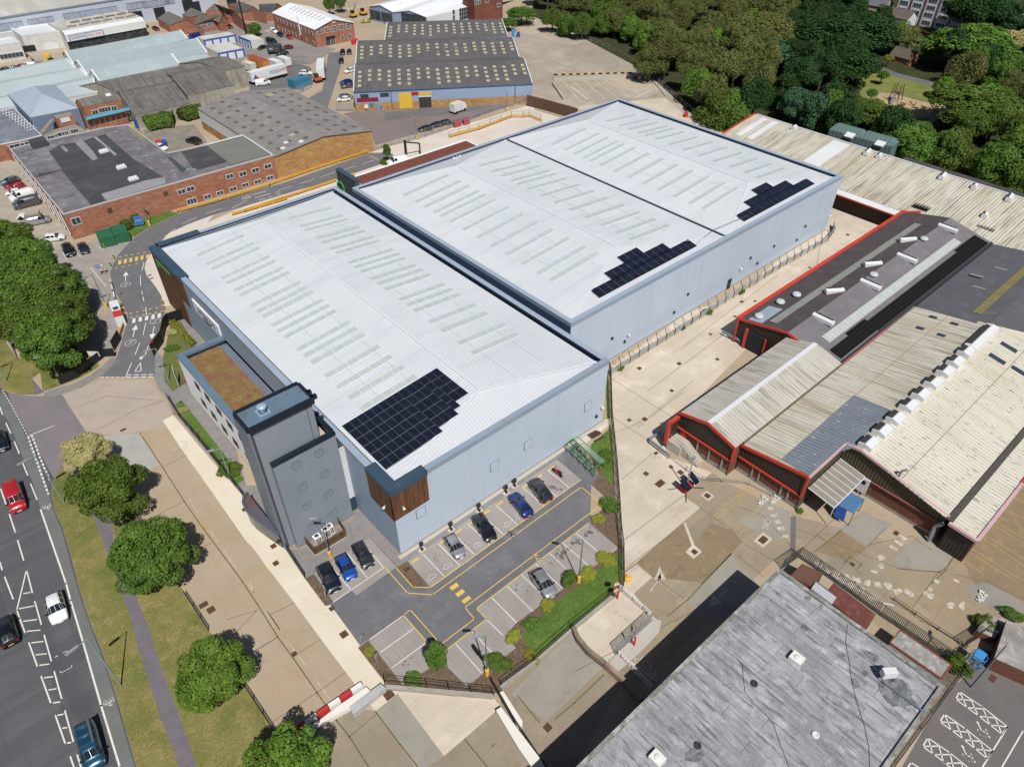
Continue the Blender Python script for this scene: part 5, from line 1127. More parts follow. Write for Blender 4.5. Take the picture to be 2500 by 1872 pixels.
# --- old grey fibre-cement sheds
def oldshed(label, ra, rb, ea, eb, zr, ze, mw=conw, mr=None, **k):
 r = thing('old_shed', label, 'shed', P(ra)); return r, slopes(r, P(ra, zr), P(rb, zr), P(ea, ze), P(eb, ze), ze, mr or fibreold, mw=mw, th=.15, over=.15, **k)
oldshed('old grey shed with mossy roof next to the nearest teal shed', 'a740,636', 'a1505,487', 'a925,722', 'a1650,575', 7.2, 5.0)
g2, _ = oldshed('old grey shed with long mossy roof behind the hedge', 'a925,716', 'a1345,640', 'a1042,890', 'a1462,797', 6.6, 4.0)
g3, _ = oldshed('old grey shed with high concrete side wall beside the brown rooflight roof', 'a1322,585', 'a1692,505', 'a1446,738', 'a1800,660', 7.4, 5.2)
g4, _ = oldshed('tall old grey shed with stained end wall beside the lorry yard', 'a1540,480', 'a1745,437', 'a1728,550', 'a1890,512', 8.0, 6.4)
g5, pp = flatb('white_annex', 'low annex with pale blue roof behind the old grey sheds', 'shed', PL('B510,915 745,870 975,830 1035,905 1190,890 1200,925 860,1000 800,960 560,1000', 5.2), 5.2, whiteb, tealpale, .1, None)
# --- white store and the large warehouse behind it
bw = thing('distribution_shed', 'very large pale grey warehouse with curved white roof at the top left', 'warehouse', P('A900,250'))
a, b = P('A-500,370', 9.5), P('A3300,-230', 9.5); d = (b-a).normalized(); bk = V2(-d.y, d.x, 0); bk = bk if bk.dot(a-CP) > 0 else -bk
gw = mat('pale_grey_cladding', 'b4bccb', 'acb4c4', ns=.05, grain=.02, rib=('v', .5, .02, .08))
MB().face([C2(a), C2(b), b, a]).build('wall', gw, bw)
bigroof = mat('cream_and_grey_roof', 'c4c2bb', 'b4b2ab', ns=.03, grain=.03, lo=.45, hi=.55, rib=('u', .5, .02, .08), streak=[(.06, .01, .5, .56, 'a9a7a0', .7)])
MB().slab([a+V2(0, 0, .1), b+V2(0, 0, .1), b+bk*60+V2(0, 0, 4), a+bk*60+V2(0, 0, 4)], .3).build('roof', bigroof, bw)
MB().bar(a+V2(0, 0, .2), b+V2(0, 0, .2), .5, .5).build('gutter', mat('grey_gutter', '7b8494', grain=0), bw)
for s_, w_ in (('A150,405', 9), ('A630,330', 9), ('A1230,230', 12), ('A1650,165', 8), ('A2110,85', 8), ('B200,50', 11), ('B360,20', 2), ('B440,10', 2)): win(bw, a, b, s_, w_, 2.4, nv=max(2, int(w_/1.8)), frame=mat('grey_frame', '7e8798', grain=0), glass=mat('dull_glass', 'a0a8b8', '8d95a6', ns=.6, rough=.3, grain=0), dep=.15)
for s_ in ('B258,208', 'B690,85', 'B1365,35', 'A2130,270', 'B800,120'): panel(bw, 'loading_door', a, b, s_, 4.5 if s_[0] == 'B' else 4, 4.4, mat('dark_opening', '22262c', grain=0), .15)
ws = thing('trade_store', 'white trade store with curved parapet roof and two blue-bordered signs', 'shop', P('A1300,600'))
sa, sb = P('A1040,655', 2.9), P('A2260,430', 2.9); d = (sb-sa).normalized(); bk = V2(-d.y, d.x, 0); bk = bk if bk.dot(sa-CP) > 0 else -bk
zt = 6.4
MB().face([C2(sa)+bk*.4+V2(0,0,0), C2(sb)+bk*.4, C2(sb)+bk*.4+V2(0, 0, 2.9), C2(sa)+bk*.4+V2(0, 0, 2.9)]).build('shopfront', mat('dark_shopfront', '25282c', '3d4246', ns=.6, grain=.1, lo=.45, hi=.55), ws)
mb = MB(); L_ = (sb-sa).length
def profile(x): return [sa+d*x+V2(0, 0, z)+bk*y for y, z in ((0, 0), (0, zt-3.9), (.4, zt-3.2), (1.4, zt-2.9), (2.6, zt-2.95))]
pa, pb = profile(0), profile(L_)
for i in range(4): mb.face([pa[i], pb[i], pb[i+1], pa[i+1]])
mb.face(pa+[sa+bk*2.6]); mb.face(pb+[sb+bk*2.6]); mb.build('curved_fascia', whiteb, ws)
MB().slab([pa[4], pb[4], pb[4]+bk*16-V2(0, 0, .3), pa[4]+bk*16-V2(0, 0, .3)], .3).build('roof', mat('streaked_store_roof', 'c0bcb4', 'aaa69d', ns=.2, grain=.05, streak=[(.6, .1, .5, .62, '8b867b', .7)]), ws)
MB().face([C2(sa)+bk*.4, C2(sa)+bk*18.6, sa+bk*18.6+V2(0, 0, 3.2), sa+bk*.4+V2(0, 0, 3.2)]).build('wall', whitestain, ws); MB().face([C2(sb)+bk*.4, C2(sb)+bk*18.6, sb+bk*18.6+V2(0, 0, 3.2), sb+bk*.4+V2(0, 0, 3.2)]).build('wall', whitestain, ws)
mb = MB()
for k in range(6):
 for j in range(2): c = pa[4]+d*(5+L_*.15*k+3*j)+bk*(4+6*j); mb.box(c+V2(0, 0, .05), (3.4, 1.6, .1), rz=atan2(d.y, d.x))
mb.build('roof_grilles', mat('brown_grille', '7a7068', grain=.1), ws)
sgb = mat('sign_blue', '2f4d8f', grain=0)
for s_, tx, w_, cm in (('A1212,578', 'SCREWFIX', 6.6, mat('navy_letters', '1c3768', grain=0)), ('A1458,533', 'OPEN 7 DAYS', 6.6, mat('crimson_letters', 'b03a4a', grain=0))):
 o, c, ex, n = panel(ws, 'sign_board', sa, sb, s_, w_, 2.1, sgb, .15); MB().box(c, (w_-.5, .04, 1.7), mat=Matrix((ex, n, V2(0, 0, 1))).transposed()).build('sign_face', whiteb, o)
 text_obj('sign_lettering', tx, 1.25, cm, c+n*.05, ex, (0, 0, 1), o, sx=.9 if len(tx) < 9 else .66)
# left part of the store: curved white block with yard doors
wl_, pp = flatb('white_unit', 'white unit with rounded parapet and two large doors left of the trade store', 'industrial unit', [P('A325,560', 5.5), P('A1000,480', 5.5), P('A1000,480', 5.5)+bk*14, P('A325,560', 5.5)+bk*14], 5.8, whitestain, whiteb, .3, whiteb, .9)
fa, fb = P('A325,560', 5.5), P('A1000,480', 5.5)
panel(wl_, 'open_door', fa, fb, 'A460,800', 4.6, 4.2, MATS['dark_opening'], .1); panel(wl_, 'roller_door', fa, fb, 'A805,740', 4.4, 3.4, whiteb, .12)
wl2, pp = flatb('white_office', 'white rounded office unit at the left edge with ribbon windows', 'office', [P('A-400,760', 5.5), P('A310,660', 5.5), P('A310,660', 5.5)+bk*9, P('A-400,760', 5.5)+bk*9], 5.8, whitestain, whiteb, .3, whiteb, .8)
win(wl2, P('A-400,760', 5.5), P('A310,660', 5.5), 'A180,860', 7.5, 1.7, nv=6, frame=whiteb); win(wl2, P('A-400,760', 5.5), P('A310,660', 5.5), 'A225,965', 3.6, 1.0, nv=4)
ws2, pp = flatb('white_unit', 'long low white roofed unit behind the trade store signs', 'industrial unit', [pa[4]+bk*17, pb[4]+bk*17, pb[4]+bk*24, pa[4]-d*60+bk*24, pa[4]-d*60+bk*17], 5.2, whitestain, whiteb, .2)
# ---------------------------------------------------------------- red-trimmed sheds on the right
def wallx(root, x, y0, y1, z0, z1, mt, name='wall'): return MB().face([V2(x, y0, z0), V2(x, y1, z0), V2(x, y1, z1), V2(x, y0, z1)]).build(name, mt, root)
def gable_front(root, x, ys, zs, z0, mt, name='cladding'):   # polygon in the plane x
 return MB().face([V2(x, ys[0], z0)]+[V2(x, y, z) for y, z in zip(ys, zs)]+[V2(x, ys[-1], z0)]).build(name, mt, root)
def barpts(root, name, pts, w, h, mt):
 mb = MB()
 for a, b in zip(pts, pts[1:]): mb.bar(a, b, w, h)
 return mb.build(name, mt, root)
concw = mat('concrete_base', 'a49f96', '8d887f', ns=.5, grain=.1, blot=[(.6, .55, .7, '6f6b62', .4)])
brickb = mat('brownish_brick', '80533f', '744a38', ns=.2, grain=.08, brick=('8d7564', .45, .15))
# small cream shed
sc1 = thing('small_shed', 'narrow weathered white shed with red trimmed gable, concrete steps and red door', 'shed', (58, -15, 0))
MB().slab([V2(43.4, -10.3, 6), V2(72.2, -10.3, 6), V2(72.2, -15.2, 7.3), V2(43.4, -15.2, 7.3)], .18).build('roof', creamw, sc1)
MB().slab([V2(43.4, -15.2, 7.3), V2(72.2, -15.2, 7.3), V2(72.2, -20.0, 6), V2(43.4, -20.0, 6)], .18).build('roof', creamw, sc1)
MB().bar(V2(43.6, -15.2, 7.35), V2(72, -15.2, 7.35), .7, .12).build('ridge_cap', whiteb, sc1)
wallx(sc1, 43.75, -19.8, -10.5, 0, 1.0, concw, 'plinth'); wallx(sc1, 43.7, -19.8, -10.5, 1.0, 3.2, brickb); gable_front(sc1, 43.6, (-10.4, -15.2, -19.9), (5.8, 7.1, 5.8), 3.2, darkmet)
MB().face([V2(43.6, -10.5, 0), V2(72, -10.5, 0), V2(72, -10.5, 5.8), V2(43.6, -10.5, 5.8)]).build('wall', darkmet, sc1); MB().face([V2(43.6, -19.8, 0), V2(46, -19.8, 0), V2(46, -19.8, 5.8), V2(43.6, -19.8, 5.8)]).build('wall', brickb, sc1)
barpts(sc1, 'red_barge_board', [V2(43.4, -10.2, 5.95), V2(43.4, -15.2, 7.25), V2(43.4, -20.0, 5.95)], .2, .45, redt); barpts(sc1, 'red_sill', [V2(43.45, -10.3, 3.2), V2(43.45, -19.9, 3.2)], .2, .22, redt); barpts(sc1, 'red_post', [V2(43.45, -20, 3.1), V2(43.45, -20, 6)], .3, .3, redt)
panel(sc1, 'door', V2(43.7, -20, 0), V2(43.7, -10, 0), 'k1477,530', 1.1, 2.2, redt, .12)
for y_ in (-14.2, -16.3, -18.6): MB().box((43.62, y_, 2.0), (.14, .22, 2.4)).build('pilaster', concw, sc1)
rs = thing('red_screen', 'bright red upright frame with dark panel at the left of the small shed gable', 'screen', (42.6, -9.8, 0))
MB().box((42.5, -10.2, 3.2), (2.2, .3, 3.6)).build('panel', darkmet, rs); barpts(rs, 'frame', [V2(41.3, -10.2, 1), V2(41.3, -10.2, 5.1), V2(43.7, -10.2, 5.1)], .5, .5, redt)
st = thing('concrete_steps', 'concrete steps with handrail below the red door of the small shed', 'steps', (42.4, -12, 0))
mb = MB(); mb.box((42.5, -11.6, .9), (2.2, 2.4, 1.8))
for k in range(8): mb.box((42.6, -13.0-.38*k, .9-.11*k), (1.7, .4, 1.8-.22*k))
mb.build('flight', mat('pale_steps', 'b5afa3', 'a59f93', ns=.6, grain=.1), st)
mb = MB(); mb.bar(V2(41.6, -10.4, 2.8), V2(41.6, -12.8, 2.8), .05); mb.bar(V2(41.6, -12.8, 2.8), V2(41.7, -16, 1.0), .05)
for y_, z_ in ((-10.4, 2.8), (-12.8, 2.8), (-14.4, 1.9), (-16, 1.0)): mb.bar(V2(41.6, y_, z_-1), V2(41.6, y_, z_), .05)
mb.build('handrail', MATS['scaffold_pole'], st)
# dark shed
DX0, DX1 = 71.6, 133.2
ds = thing('dark_shed', 'long black-roofed shed with red gable trim and pale translucent strips', 'shed', (102, -10, 0))
MB().slab([V2(DX0, -1.2, 5), V2(DX1, -1.2, 5), V2(DX1, -10.3, 7), V2(DX0, -10.3, 7)], .2).build('roof', asphr, ds)
MB().slab([V2(DX0, -10.3, 7), V2(DX1, -10.3, 7), V2(DX1, -19.4, 5), V2(DX0, -19.4, 5)], .2).build('roof', asphr2, ds)
gable_front(ds, DX0+.2, (-1.4, -10.3, -19.2), (4.8, 6.8, 4.8), 0, darkmet, 'wall'); MB().face([V2(DX0, -1.4, 0), V2(DX1, -1.4, 0), V2(DX1, -1.4, 4.8), V2(DX0, -1.4, 4.8)]).build('wall', darkmet, ds); gable_front(ds, DX1-.2, (-1.4, -10.3, -19.2), (4.8, 6.8, 4.8), 0, darkmet, 'wall')
barpts(ds, 'red_barge_board', [V2(DX0, -1.1, 4.95), V2(DX0, -10.3, 6.95), V2(DX0, -16, 5.7)], .2, .4, redt); barpts(ds, 'red_eave', [V2(DX0, -1.0, 5.0), V2(DX1, -1.0, 5.0)], .75, .35, redt); barpts(ds, 'red_post', [V2(DX0, -1.2, 0), V2(DX0, -1.2, 5)], .3, .3, redt); barpts(ds, 'red_eave', [V2(DX1-1, -1.2, 5.1), V2(DX1+1, -4, 5.6)], .5, .35, redt)
lead = mat('dark_lead', '34353a', grain=.05); barpts(ds, 'gutter', [V2(DX0+1, -19.5, 4.95), V2(DX1, -19.5, 4.95)], .5, .25, lead)
dl = mat('grey_translucent_strip', '8f918b', '83857f', ns=.5, grain=.05, rib=('u', .4, .01, .1)); dl2 = mat('pale_translucent_strip', 'a9aeac', 'b3b8b6', ns=.8, grain=.06, rib=('u', 1.0, .01, .15))
zsl = lambda y: 5+2*(1-abs(y+10.3)/9.1)
def strip(root, x0, x1, y0, y1, mt, name='rooflight', lift=.06): return MB().slab([V2(x0, y0, zsl(y0)+lift), V2(x1, y0, zsl(y0)+lift), V2(x1, y1, zsl(y1)+lift), V2(x0, y1, zsl(y1)+lift)], .06).build(name, mt, root)
strip(ds, DX0+2, DX1-6, -5.8, -7.2, dl); strip(ds, DX0+4.5, DX1-6.5, -14.2, -15.8, dl2); strip(ds, DX0+.6, DX0+7, -2.6, -5.2, MATS['dull_glass'], 'pale_patch')
def onroof(y0, z0, y1, z1, s):
 n = V2(1, 0, 0).cross(V2(0, y1-y0, z1-z0)).normalized(); return onplane(V2(0, y0, z0), n, s)
ventd = mat('louvre_dark', '2f2d2c', '3b3836', ns=2, grain=.1)
def roofvent(c, label, group, rz=0, L=3.4, W=1.1, H=.8, slope=0):
 r = thing('roof_ventilator', label, 'roof vent', c, group, rz)
 mb = MB(); mb.mesh([(-L/2, -W/2, 0), (L/2, -W/2, 0), (L/2, W/2, 0), (-L/2, W/2, 0), (-L/2, -W/2, H*.75), (L/2, -W/2, H*.75), (L/2, W/2, H*.75), (-L/2, W/2, H*.75), (-L/2, 0, H), (L/2, 0, H)],
  [(0, 1, 5, 4), (2, 3, 7, 6), (4, 5, 9, 8), (7, 8, 9, 6), (0, 4, 8, 7, 3), (1, 2, 6, 9, 5)]); mb.build('casing', whiteb, r, local=True)
 mb = MB(); mb.box((0, W*.28, H*.93), (L*.84, W*.38, .06)); mb.build('louvre', ventd, r, local=True)
 return r
for i_, (s_, l_) in enumerate((('h745,830', 'white box ventilator on the black roof slope, nearest the gable of the three'), ('h1040,622', 'white box ventilator on the black roof slope, middle of the three'), ('h1310,435', 'white box ventilator on the black roof slope, furthest of the three'))):
 c = onroof(-1.2, 5, -10.3, 7, s_); roofvent((c.x, c.y, c.z-.05), l_, 'ventilators on the black roof slope', radians(-35))
for i_, (s_, l_) in enumerate((('h660,1050', 'white louvred ventilator just over the dark ridge, nearest the gable'), ('h1025,782', 'white louvred ventilator just over the dark ridge, second from the gable'), ('h1305,578', 'white louvred ventilator just over the dark ridge, third from the gable'), ('h1620,348', 'white louvred ventilator just over the dark ridge, furthest from the gable'))):
 c = onroof(-10.3, 7, -19.4, 5, s_); roofvent((c.x, c.y, c.z-.05), l_, 'ventilators beyond the dark ridge', radians(-90), L=3.8)
def cowl(s_, pl, label, r=.8):
 c = onroof(*pl, s_); mb = MB(); mb.lathe((c.x, c.y, c.z-.1), [(r*.5, 0), (r*.5, .35), (r, .45), (r*.85, .7), (r*.3, .85)], 14); return tag(mb.build('roof_cowl', mat('pale_metal', 'b9bec2', rough=.35, grain=.03)), label, 'roof vent', 'round cowls on the dark shed roof')
for s_, pl, l_ in (('h330,918', (-1.2, 5, -10.3, 7), 'round metal cowl low on the black slope, second from the red gable'), ('h165,1028', (-1.2, 5, -10.3, 7), 'round metal cowl on the pale corner patch by the red gable'), ('h455,862', (-1.2, 5, -10.3, 7), 'curved metal cowl beside the first translucent strip'), ('h1048,708', (-10.3, 7, -19.4, 5), 'round pale dish cowl at the middle of the dark ridge'), ('h1437,432', (-10.3, 7, -19.4, 5), 'round pale dish cowl near the far end of the dark ridge')): cowl(s_, pl, l_)
rk = thing('roof_racking', 'stepped rows of black grid racks along the lower edge of the dark roof', 'racks', (100, -18, 4.9))
blk = mat('black_plastic', '1c1c1e', grain=.05)
for k in range(19):
 x0 = 74.5+3.0*k; w_ = 2.9; ys = (-16.4 if 1 < k < 4 else -17.0 if k < 16 else -16.4); mb = MB(); ye = -19.2+(.0 if k > 3 else .2)
 for i in range(7): mb.bar(V2(x0+w_*i/6, ys, zsl(ys)+.3), V2(x0+w_*i/6, ye, zsl(ye)+.3), .14, .25)
 for i in range(5): y_ = ys+(ye-ys)*i/4; mb.bar(V2(x0, y_, zsl(y_)+.3), V2(x0+w_, y_, zsl(y_)+.3), .14, .25)
 mb.build('rack_module', blk, rk)
for i_, (s0, l_) in enumerate((('h1345,170', 'black grid racks on the cream roof behind the far end of the dark shed'), ('h1850,325', 'black grid racks on the cream roof right of the dark shed'))):
 c = P(s0, 5.2); mb = MB()
 for i in range(12): mb.bar(c+V2(.1+i*.55, -i*.0, 0), c+V2(.1+i*.55, -3.2, .02), .12, .2)
 for i in range(6): mb.bar(c+V2(0, -.64*i, 0), c+V2(6.2, -.64*i, 0), .12, .2)
 tag(mb.build('roof_racking', blk), l_, 'racks')
o_ = thing('doorway', 'red framed loading doorway in the dark gable wall', 'door', (71.3, -5, 0)); p0 = onwall(V2(DX0, 0, 0), V2(DX0, -10, 0), 'h145,1190')
MB().box((DX0-.05, p0.y, 1.9), (.3, 3.4, 3.6)).build('opening', MATS['dark_opening'], o_); barpts(o_, 'red_frame', [V2(DX0-.2, p0.y+1.9, 0), V2(DX0-.2, p0.y+1.9, 4)], .4, .5, redt); barpts(o_, 'red_frame', [V2(DX0-.2, p0.y-1.9, 0), V2(DX0-.2, p0.y-1.9, 3.8)], .25, .3, redt)
# big cream shed
bs_ = thing('cream_shed', 'broad stained cream shed with a row of ridge ventilators and red trimmed front', 'shed', (75, -33, 0))
zb = lambda y: 7.4-(abs(y+32.4))*(2.1/12.5)
BX0, BXR, BX1, BXE = 45.3, 55.0, 100.5, 128
MB().slab([V2(BX0, -20.1, zb(-20.1)), V2(98, -20.1, zb(-20.1)), V2(98, -30, zb(-30)), V2(BX0, -30, zb(-30))], .18).build('roof', cream, bs_)
MB().slab([V2(BXR, -30, zb(-30)), V2(99, -30, zb(-30)), V2(99, -32.4, 7.4), V2(BXR, -32.4, 7.4)], .18).build('roof', cream, bs_)
MB().slab([V2(BXR-.3, -32.4, 7.4), V2(99, -32.4, 7.4), V2(108, -45, zb(-45)), V2(BXR-.9, -45, zb(-45))], .18).build('roof', creamb, bs_)
n_ = V2(0, -10, zb(-30)-zb(-20)).cross(V2(1, 0, 0)).normalized(); pp = [onplane(V2(0, -25, zb(-25)), n_, s_) for s_ in ('l345,700', 'l900,205', 'l1205,330', 'l945,545', 'l900,610', 'l760,650', 'l560,838')]
MB().slab([V2(q.x, max(q.y, -32.2), zb(max(q.y, -32.2))+.07) for q in pp], .05).build('blue_roof_patch', slateb, bs_)
barpts(bs_, 'sheet_lap', [V2(BX0+.2, -25.6, zb(-25.6)+.03), V2(98, -25.6, zb(-25.6)+.03)], .08, .05, mat('rusty_lap', '9a8a6c', grain=.2)); barpts(bs_, 'sheet_lap', [V2(BXR, -38.3, zb(-38.3)+.03), V2(104, -38.3, zb(-38.3)+.03)], .08, .05, MATS['rusty_lap'])
wallx(bs_, BX0+.35, -30, -20, 0, .9, concw, 'plinth'); wallx(bs_, BX0+.3, -30, -20, .9, 3.0, brickb); gable_front(bs_, BX0+.15, (-20, -30), (5.1, 6.6), 3.0, darkmet)
for y_ in (-22.5, -23.6, -27.2, -28.3): MB().box((BX0+.25, y_, 1.9), (.14, .25, 2.1)).build('pilaster', concw, bs_)
MB().face([V2(BX0+.2, -30, 0), V2(BXR, -30, 0), V2(BXR, -30, 6.6), V2(BX0+.2, -30, 6.6)]).build('wall', olivemet, bs_)
wallx(bs_, BXR+.15, -45, -30, 0, .7, concw, 'plinth'); wallx(bs_, BXR+.1, -45, -30, .7, 3.2, brickb); gable_front(bs_, BXR-.05, (-30, -32.4, -45), (6.7, 7.1, 5.0), 3.2, olivemet)
barpts(bs_, 'red_barge_board', [V2(BX0, -20, 5.25), V2(BX0, -30.1, 6.95)], .25, .45, redt); barpts(bs_, 'red_sill', [V2(BX0+.05, -20, 3.0), V2(BX0+.05, -30, 3.0)], .2, .22, redt); barpts(bs_, 'red_post', [V2(BX0, -30.1, 2.9), V2(BX0, -30.1, 6.9)], .3, .3, redt)
barpts(bs_, 'pink_barge_board', [V2(BX0, -30.2, 6.95), V2(BXR-.2, -30.2, 6.95), V2(BXR-.3, -32.4, 7.35), V2(BXR-.4, -45.2, 5.15)], .3, .35, pinkt); barpts(bs_, 'red_sill', [V2(BXR-.15, -30, 3.2), V2(BXR-.15, -45, 3.2)], .15, .18, mat('dull_red_trim', '96555a', grain=.05))
barpts(bs_, 'red_gutter', [V2(72.5, -20.0, 5.25), V2(88, -20.0, 5.25)], .35, .3, MATS['dull_red_trim']); barpts(bs_, 'valley_gutter', [V2(46, -20.0, 5.28), V2(98, -20.0, 5.28)], .5, .1, mat('mossy_gutter', '6a6150', '57503f', ns=1))
barpts(bs_, 'valley_gutter', [V2(BXR-.9, -45.5, 5.1), V2(130, -45.5, 5.1)], .8, .25, mat('black_gutter', '45423f', '55524c', ns=2, grain=.3))
MB().slab([V2(BXR-1.2, -45.9, 5.15), V2(130, -45.9, 5.15), V2(130, -49.0, 4.9), V2(BXR-1.2, -49.0, 4.9)], .18).build('roof', creamb, bs_)
barpts(bs_, 'pink_fascia', [V2(BXR-1.4, -45.6, 5.1), V2(BXR-1.4, -49.2, 4.9), V2(68, -49.2, 4.9)], .45, .4, pinkt); barpts(bs_, 'red_fascia', [V2(68, -49.2, 4.9), V2(110, -49.2, 4.9)], .6, .4, redt)
MB().face([V2(BXR-1, -49, 0), V2(130, -49, 0), V2(130, -49, 4.7), V2(BXR-1, -49, 4.7)]).build('wall', brickb, bs_); wallx(bs_, BXR-1, -49, -45.8, 0, 4.8, darkmet)
for k in range(9):
 s_ = ('l1010,585', 'l1110,485', 'l1210,388', 'l1310,292', 'l1400,202', 'l1495,112', 'l1585,25', 'h1668,1375', 'h1745,1298')[k]
 c = onroof(-20, zb(-20), -32.4, 7.4, s_); roofvent((c.x, -32.4, 7.1), 'white ridge ventilator with black louvre on the cream shed, '+'first second third fourth fifth sixth seventh eighth ninth'.split()[k]+' from the front gable', 'ridge ventilators on the cream shed', 0, L=2.4, W=1.9, H=1.15)
c = onroof(-20, zb(-20), -32.4, 7.4, 'h1870,1185'); roofvent((c.x, -32.4, 7.1), 'long white ridge ventilator with black louvre at the far end of the cream shed ridge', 'ridge ventilators on the cream shed', 0, L=9, W=1.9, H=1.0)
for i_, s_ in enumerate(('h1440,1118', 'h1540,1033', 'h1605,1172', 'h1705,1085')):
 c = onplane(V2(0, -25, zb(-25)), n_, s_); MB().slab([c+V2(-.5, -1.3, .2-.0), c+V2(.5, -1.3, .2), c+V2(.5, 1.3, -.2), c+V2(-.5, 1.3, -.2)], .08).build('roof_window', mat('dark_roof_glass', '39434c', rough=.2, grain=.05), bs_)
n2_ = V2(1, 0, 0).cross(V2(0, -12.6, zb(-45)-7.4)).normalized()
for i_, s_ in enumerate(('h2095,1258', 'h2005,1348', 'h2180,1445')):
 c = onplane(V2(0, -32.4, 7.4), n2_, s_); MB().slab([c+V2(-.5, 1.3, .3), c+V2(.5, 1.3, .3), c+V2(.5, -1.3, -.12), c+V2(-.5, -1.3, -.12)], .08).build('roof_window', MATS['dark_roof_glass'], bs_)
c = onplane(V2(0, -32.4, 7.4), n2_, 'l1245,835'); mb = MB(); mb.tube(c-V2(0, 0, .3), c+V2(0, 0, 1.2), .14); mb.tube(c+V2(0, 0, 1.2), c+V2(.4, -.5, 1.5), .18); mb.build('flue', mat('dull_metal', '8c9196', rough=.4, metal=.4, grain=.05), bs_)
# lean-to canopy in the corner
lt = thing('lean_to', 'grey lean-to canopy with white glazing bars in the corner of the cream shed', 'canopy', (50, -33, 0))
q = [V2(46.5, -30.2, 4.0), V2(54.8, -30.2, 4.0), V2(54.8, -34.2, 3.4), V2(46.5, -34.2, 3.4)]
MB().slab(q, .06).build('canopy_roof', mat('dull_grey_sheet', '8c877c', '7f7a70', ns=.6, grain=.1), lt); mb = MB()
for k in range(8): mb.bar(bil(q, k/7, 0)+V2(0, 0, .06), bil(q, k/7, 1)+V2(0, 0, .06), .1)
mb.bar(q[3], q[2], .12)
for k in (0, 3.5, 7): b_ = bil(q, k/7, 1); mb.bar(b_, V2(b_.x, b_.y, 0), .1)
mb.build('glazing_bars', whiteb, lt)
bt = thing('blue_stall', 'faded blue flat-roofed metal stall against the brick front of the cream shed', 'stall', P('l870,1080'))
q = PL('l860,945 980,1005 900,1115 770,1045', 2.6); MB().slab(q, .1).build('roof', mat('faded_blue', '3d6fa8', '4a6f8e', ns=.6, grain=.06, blot=[(.8, .55, .7, '5a6670', .7)]), bt); mb = MB()
for k in range(4): mb.bar(q[k], C2(q[k]), .08)
mb.build('legs_frame', framed, bt); q2 = [q[3], q[2]]; MB().slab([q[3], q[3].lerp(q[2], .6), V2(q[3].lerp(q[2], .6).x-.3, q[3].lerp(q[2], .6).y-.3, .6), V2(q[3].x-.3, q[3].y-.3, .6)], .05).build('side_sheet', mat('strong_blue', '2450a0', grain=.05), bt)
p0 = onwall(V2(BXR, -45, 0), V2(BXR, -30, 0), 'l955,925'); dd = thing('cabinet', 'white metal door cabinet standing open on the brick front of the cream shed', 'door', (BXR-.5, p0.y, 0)); MB().box((BXR-.2, p0.y, 2.0), (.25, 1.5, 2.6)).build('body', whiteb, dd); MB().box((BXR-.35, p0.y, 2.6), (.06, .6, .6)).build('pane', blk, dd)
pl_ = MB(); pl_.tube(P('l1590,1195', 4), P('l1530,1210', 3), .28); pl_.tube(P('l1530,1210', 3), P('l1480,1320', .3), .28); tag(pl_.build('duct_pipe', mat('galvanised', '9ba0a5', rough=.35, metal=.6, grain=.05)), 'shiny bent metal duct at the right front corner of the cream shed', 'pipe')
# dark grey roof with yellow strips
dg = thing('grey_shed', 'wide low dark grey roof with mossy yellow translucent strips at the right edge', 'shed', (118, -35, 0))
zg = lambda y: 5.0-(y+20)*-.0+.0
q = [V2(98.5, -19.9, 4.9), V2(133, -19.9, 4.9), V2(133, -62, 7.2), V2(100, -62, 7.2)]
MB().slab([V2(97.5, -19.9, 4.9), V2(133, -19.9, 4.9), V2(133, -31.5, 6.6), V2(98.5, -31.5, 6.6)], .18).build('roof', mat('dark_grey_roof', '5c5d63', '55565c', '66676c', ns=.15, grain=.1, rib=('u', .4, .02, .12)), dg)
MB().slab([V2(98.5, -31.5, 6.6), V2(133, -31.5, 6.6), V2(133, -48, 5.2), V2(108.5, -45.5, 5.35)], .18).build('roof', MATS['dark_grey_roof'], dg)
ym = mat('mossy_yellow_strip', '8a8052', '77703f', ns=.8, grain=.15, rib=('u', .8, .02, .4))
for x0, x1, y0, y1 in ((102.6, 131, -27.8, -29.2), (104.5, 131, -36.6, -38)):
 z0, z1 = (6.06, 6.27) if y0 > -30 else (6.18, 6.06); MB().slab([V2(x0, y0, z0+.1), V2(x1, y0, z0+.1), V2(x1, y1, z1+.1), V2(x0, y1, z1+.1)], .06).build('rooflight', ym, dg)
for x, y in ((112, -24), (122, -24), (116, -22)): MB().slab([V2(x, y, 5.62), V2(x+.5, y, 5.62), V2(x+.5, y-2.2, 5.95), V2(x, y-2.2, 5.95)], .06).build('pale_strip', mat('pale_grey_strip', '8b8c8c'), dg)
MB().bar(V2(106, -45.3, 5.5), V2(133, -48.2, 5.4), .5, .3).build('pink_edge', pinkt, dg)
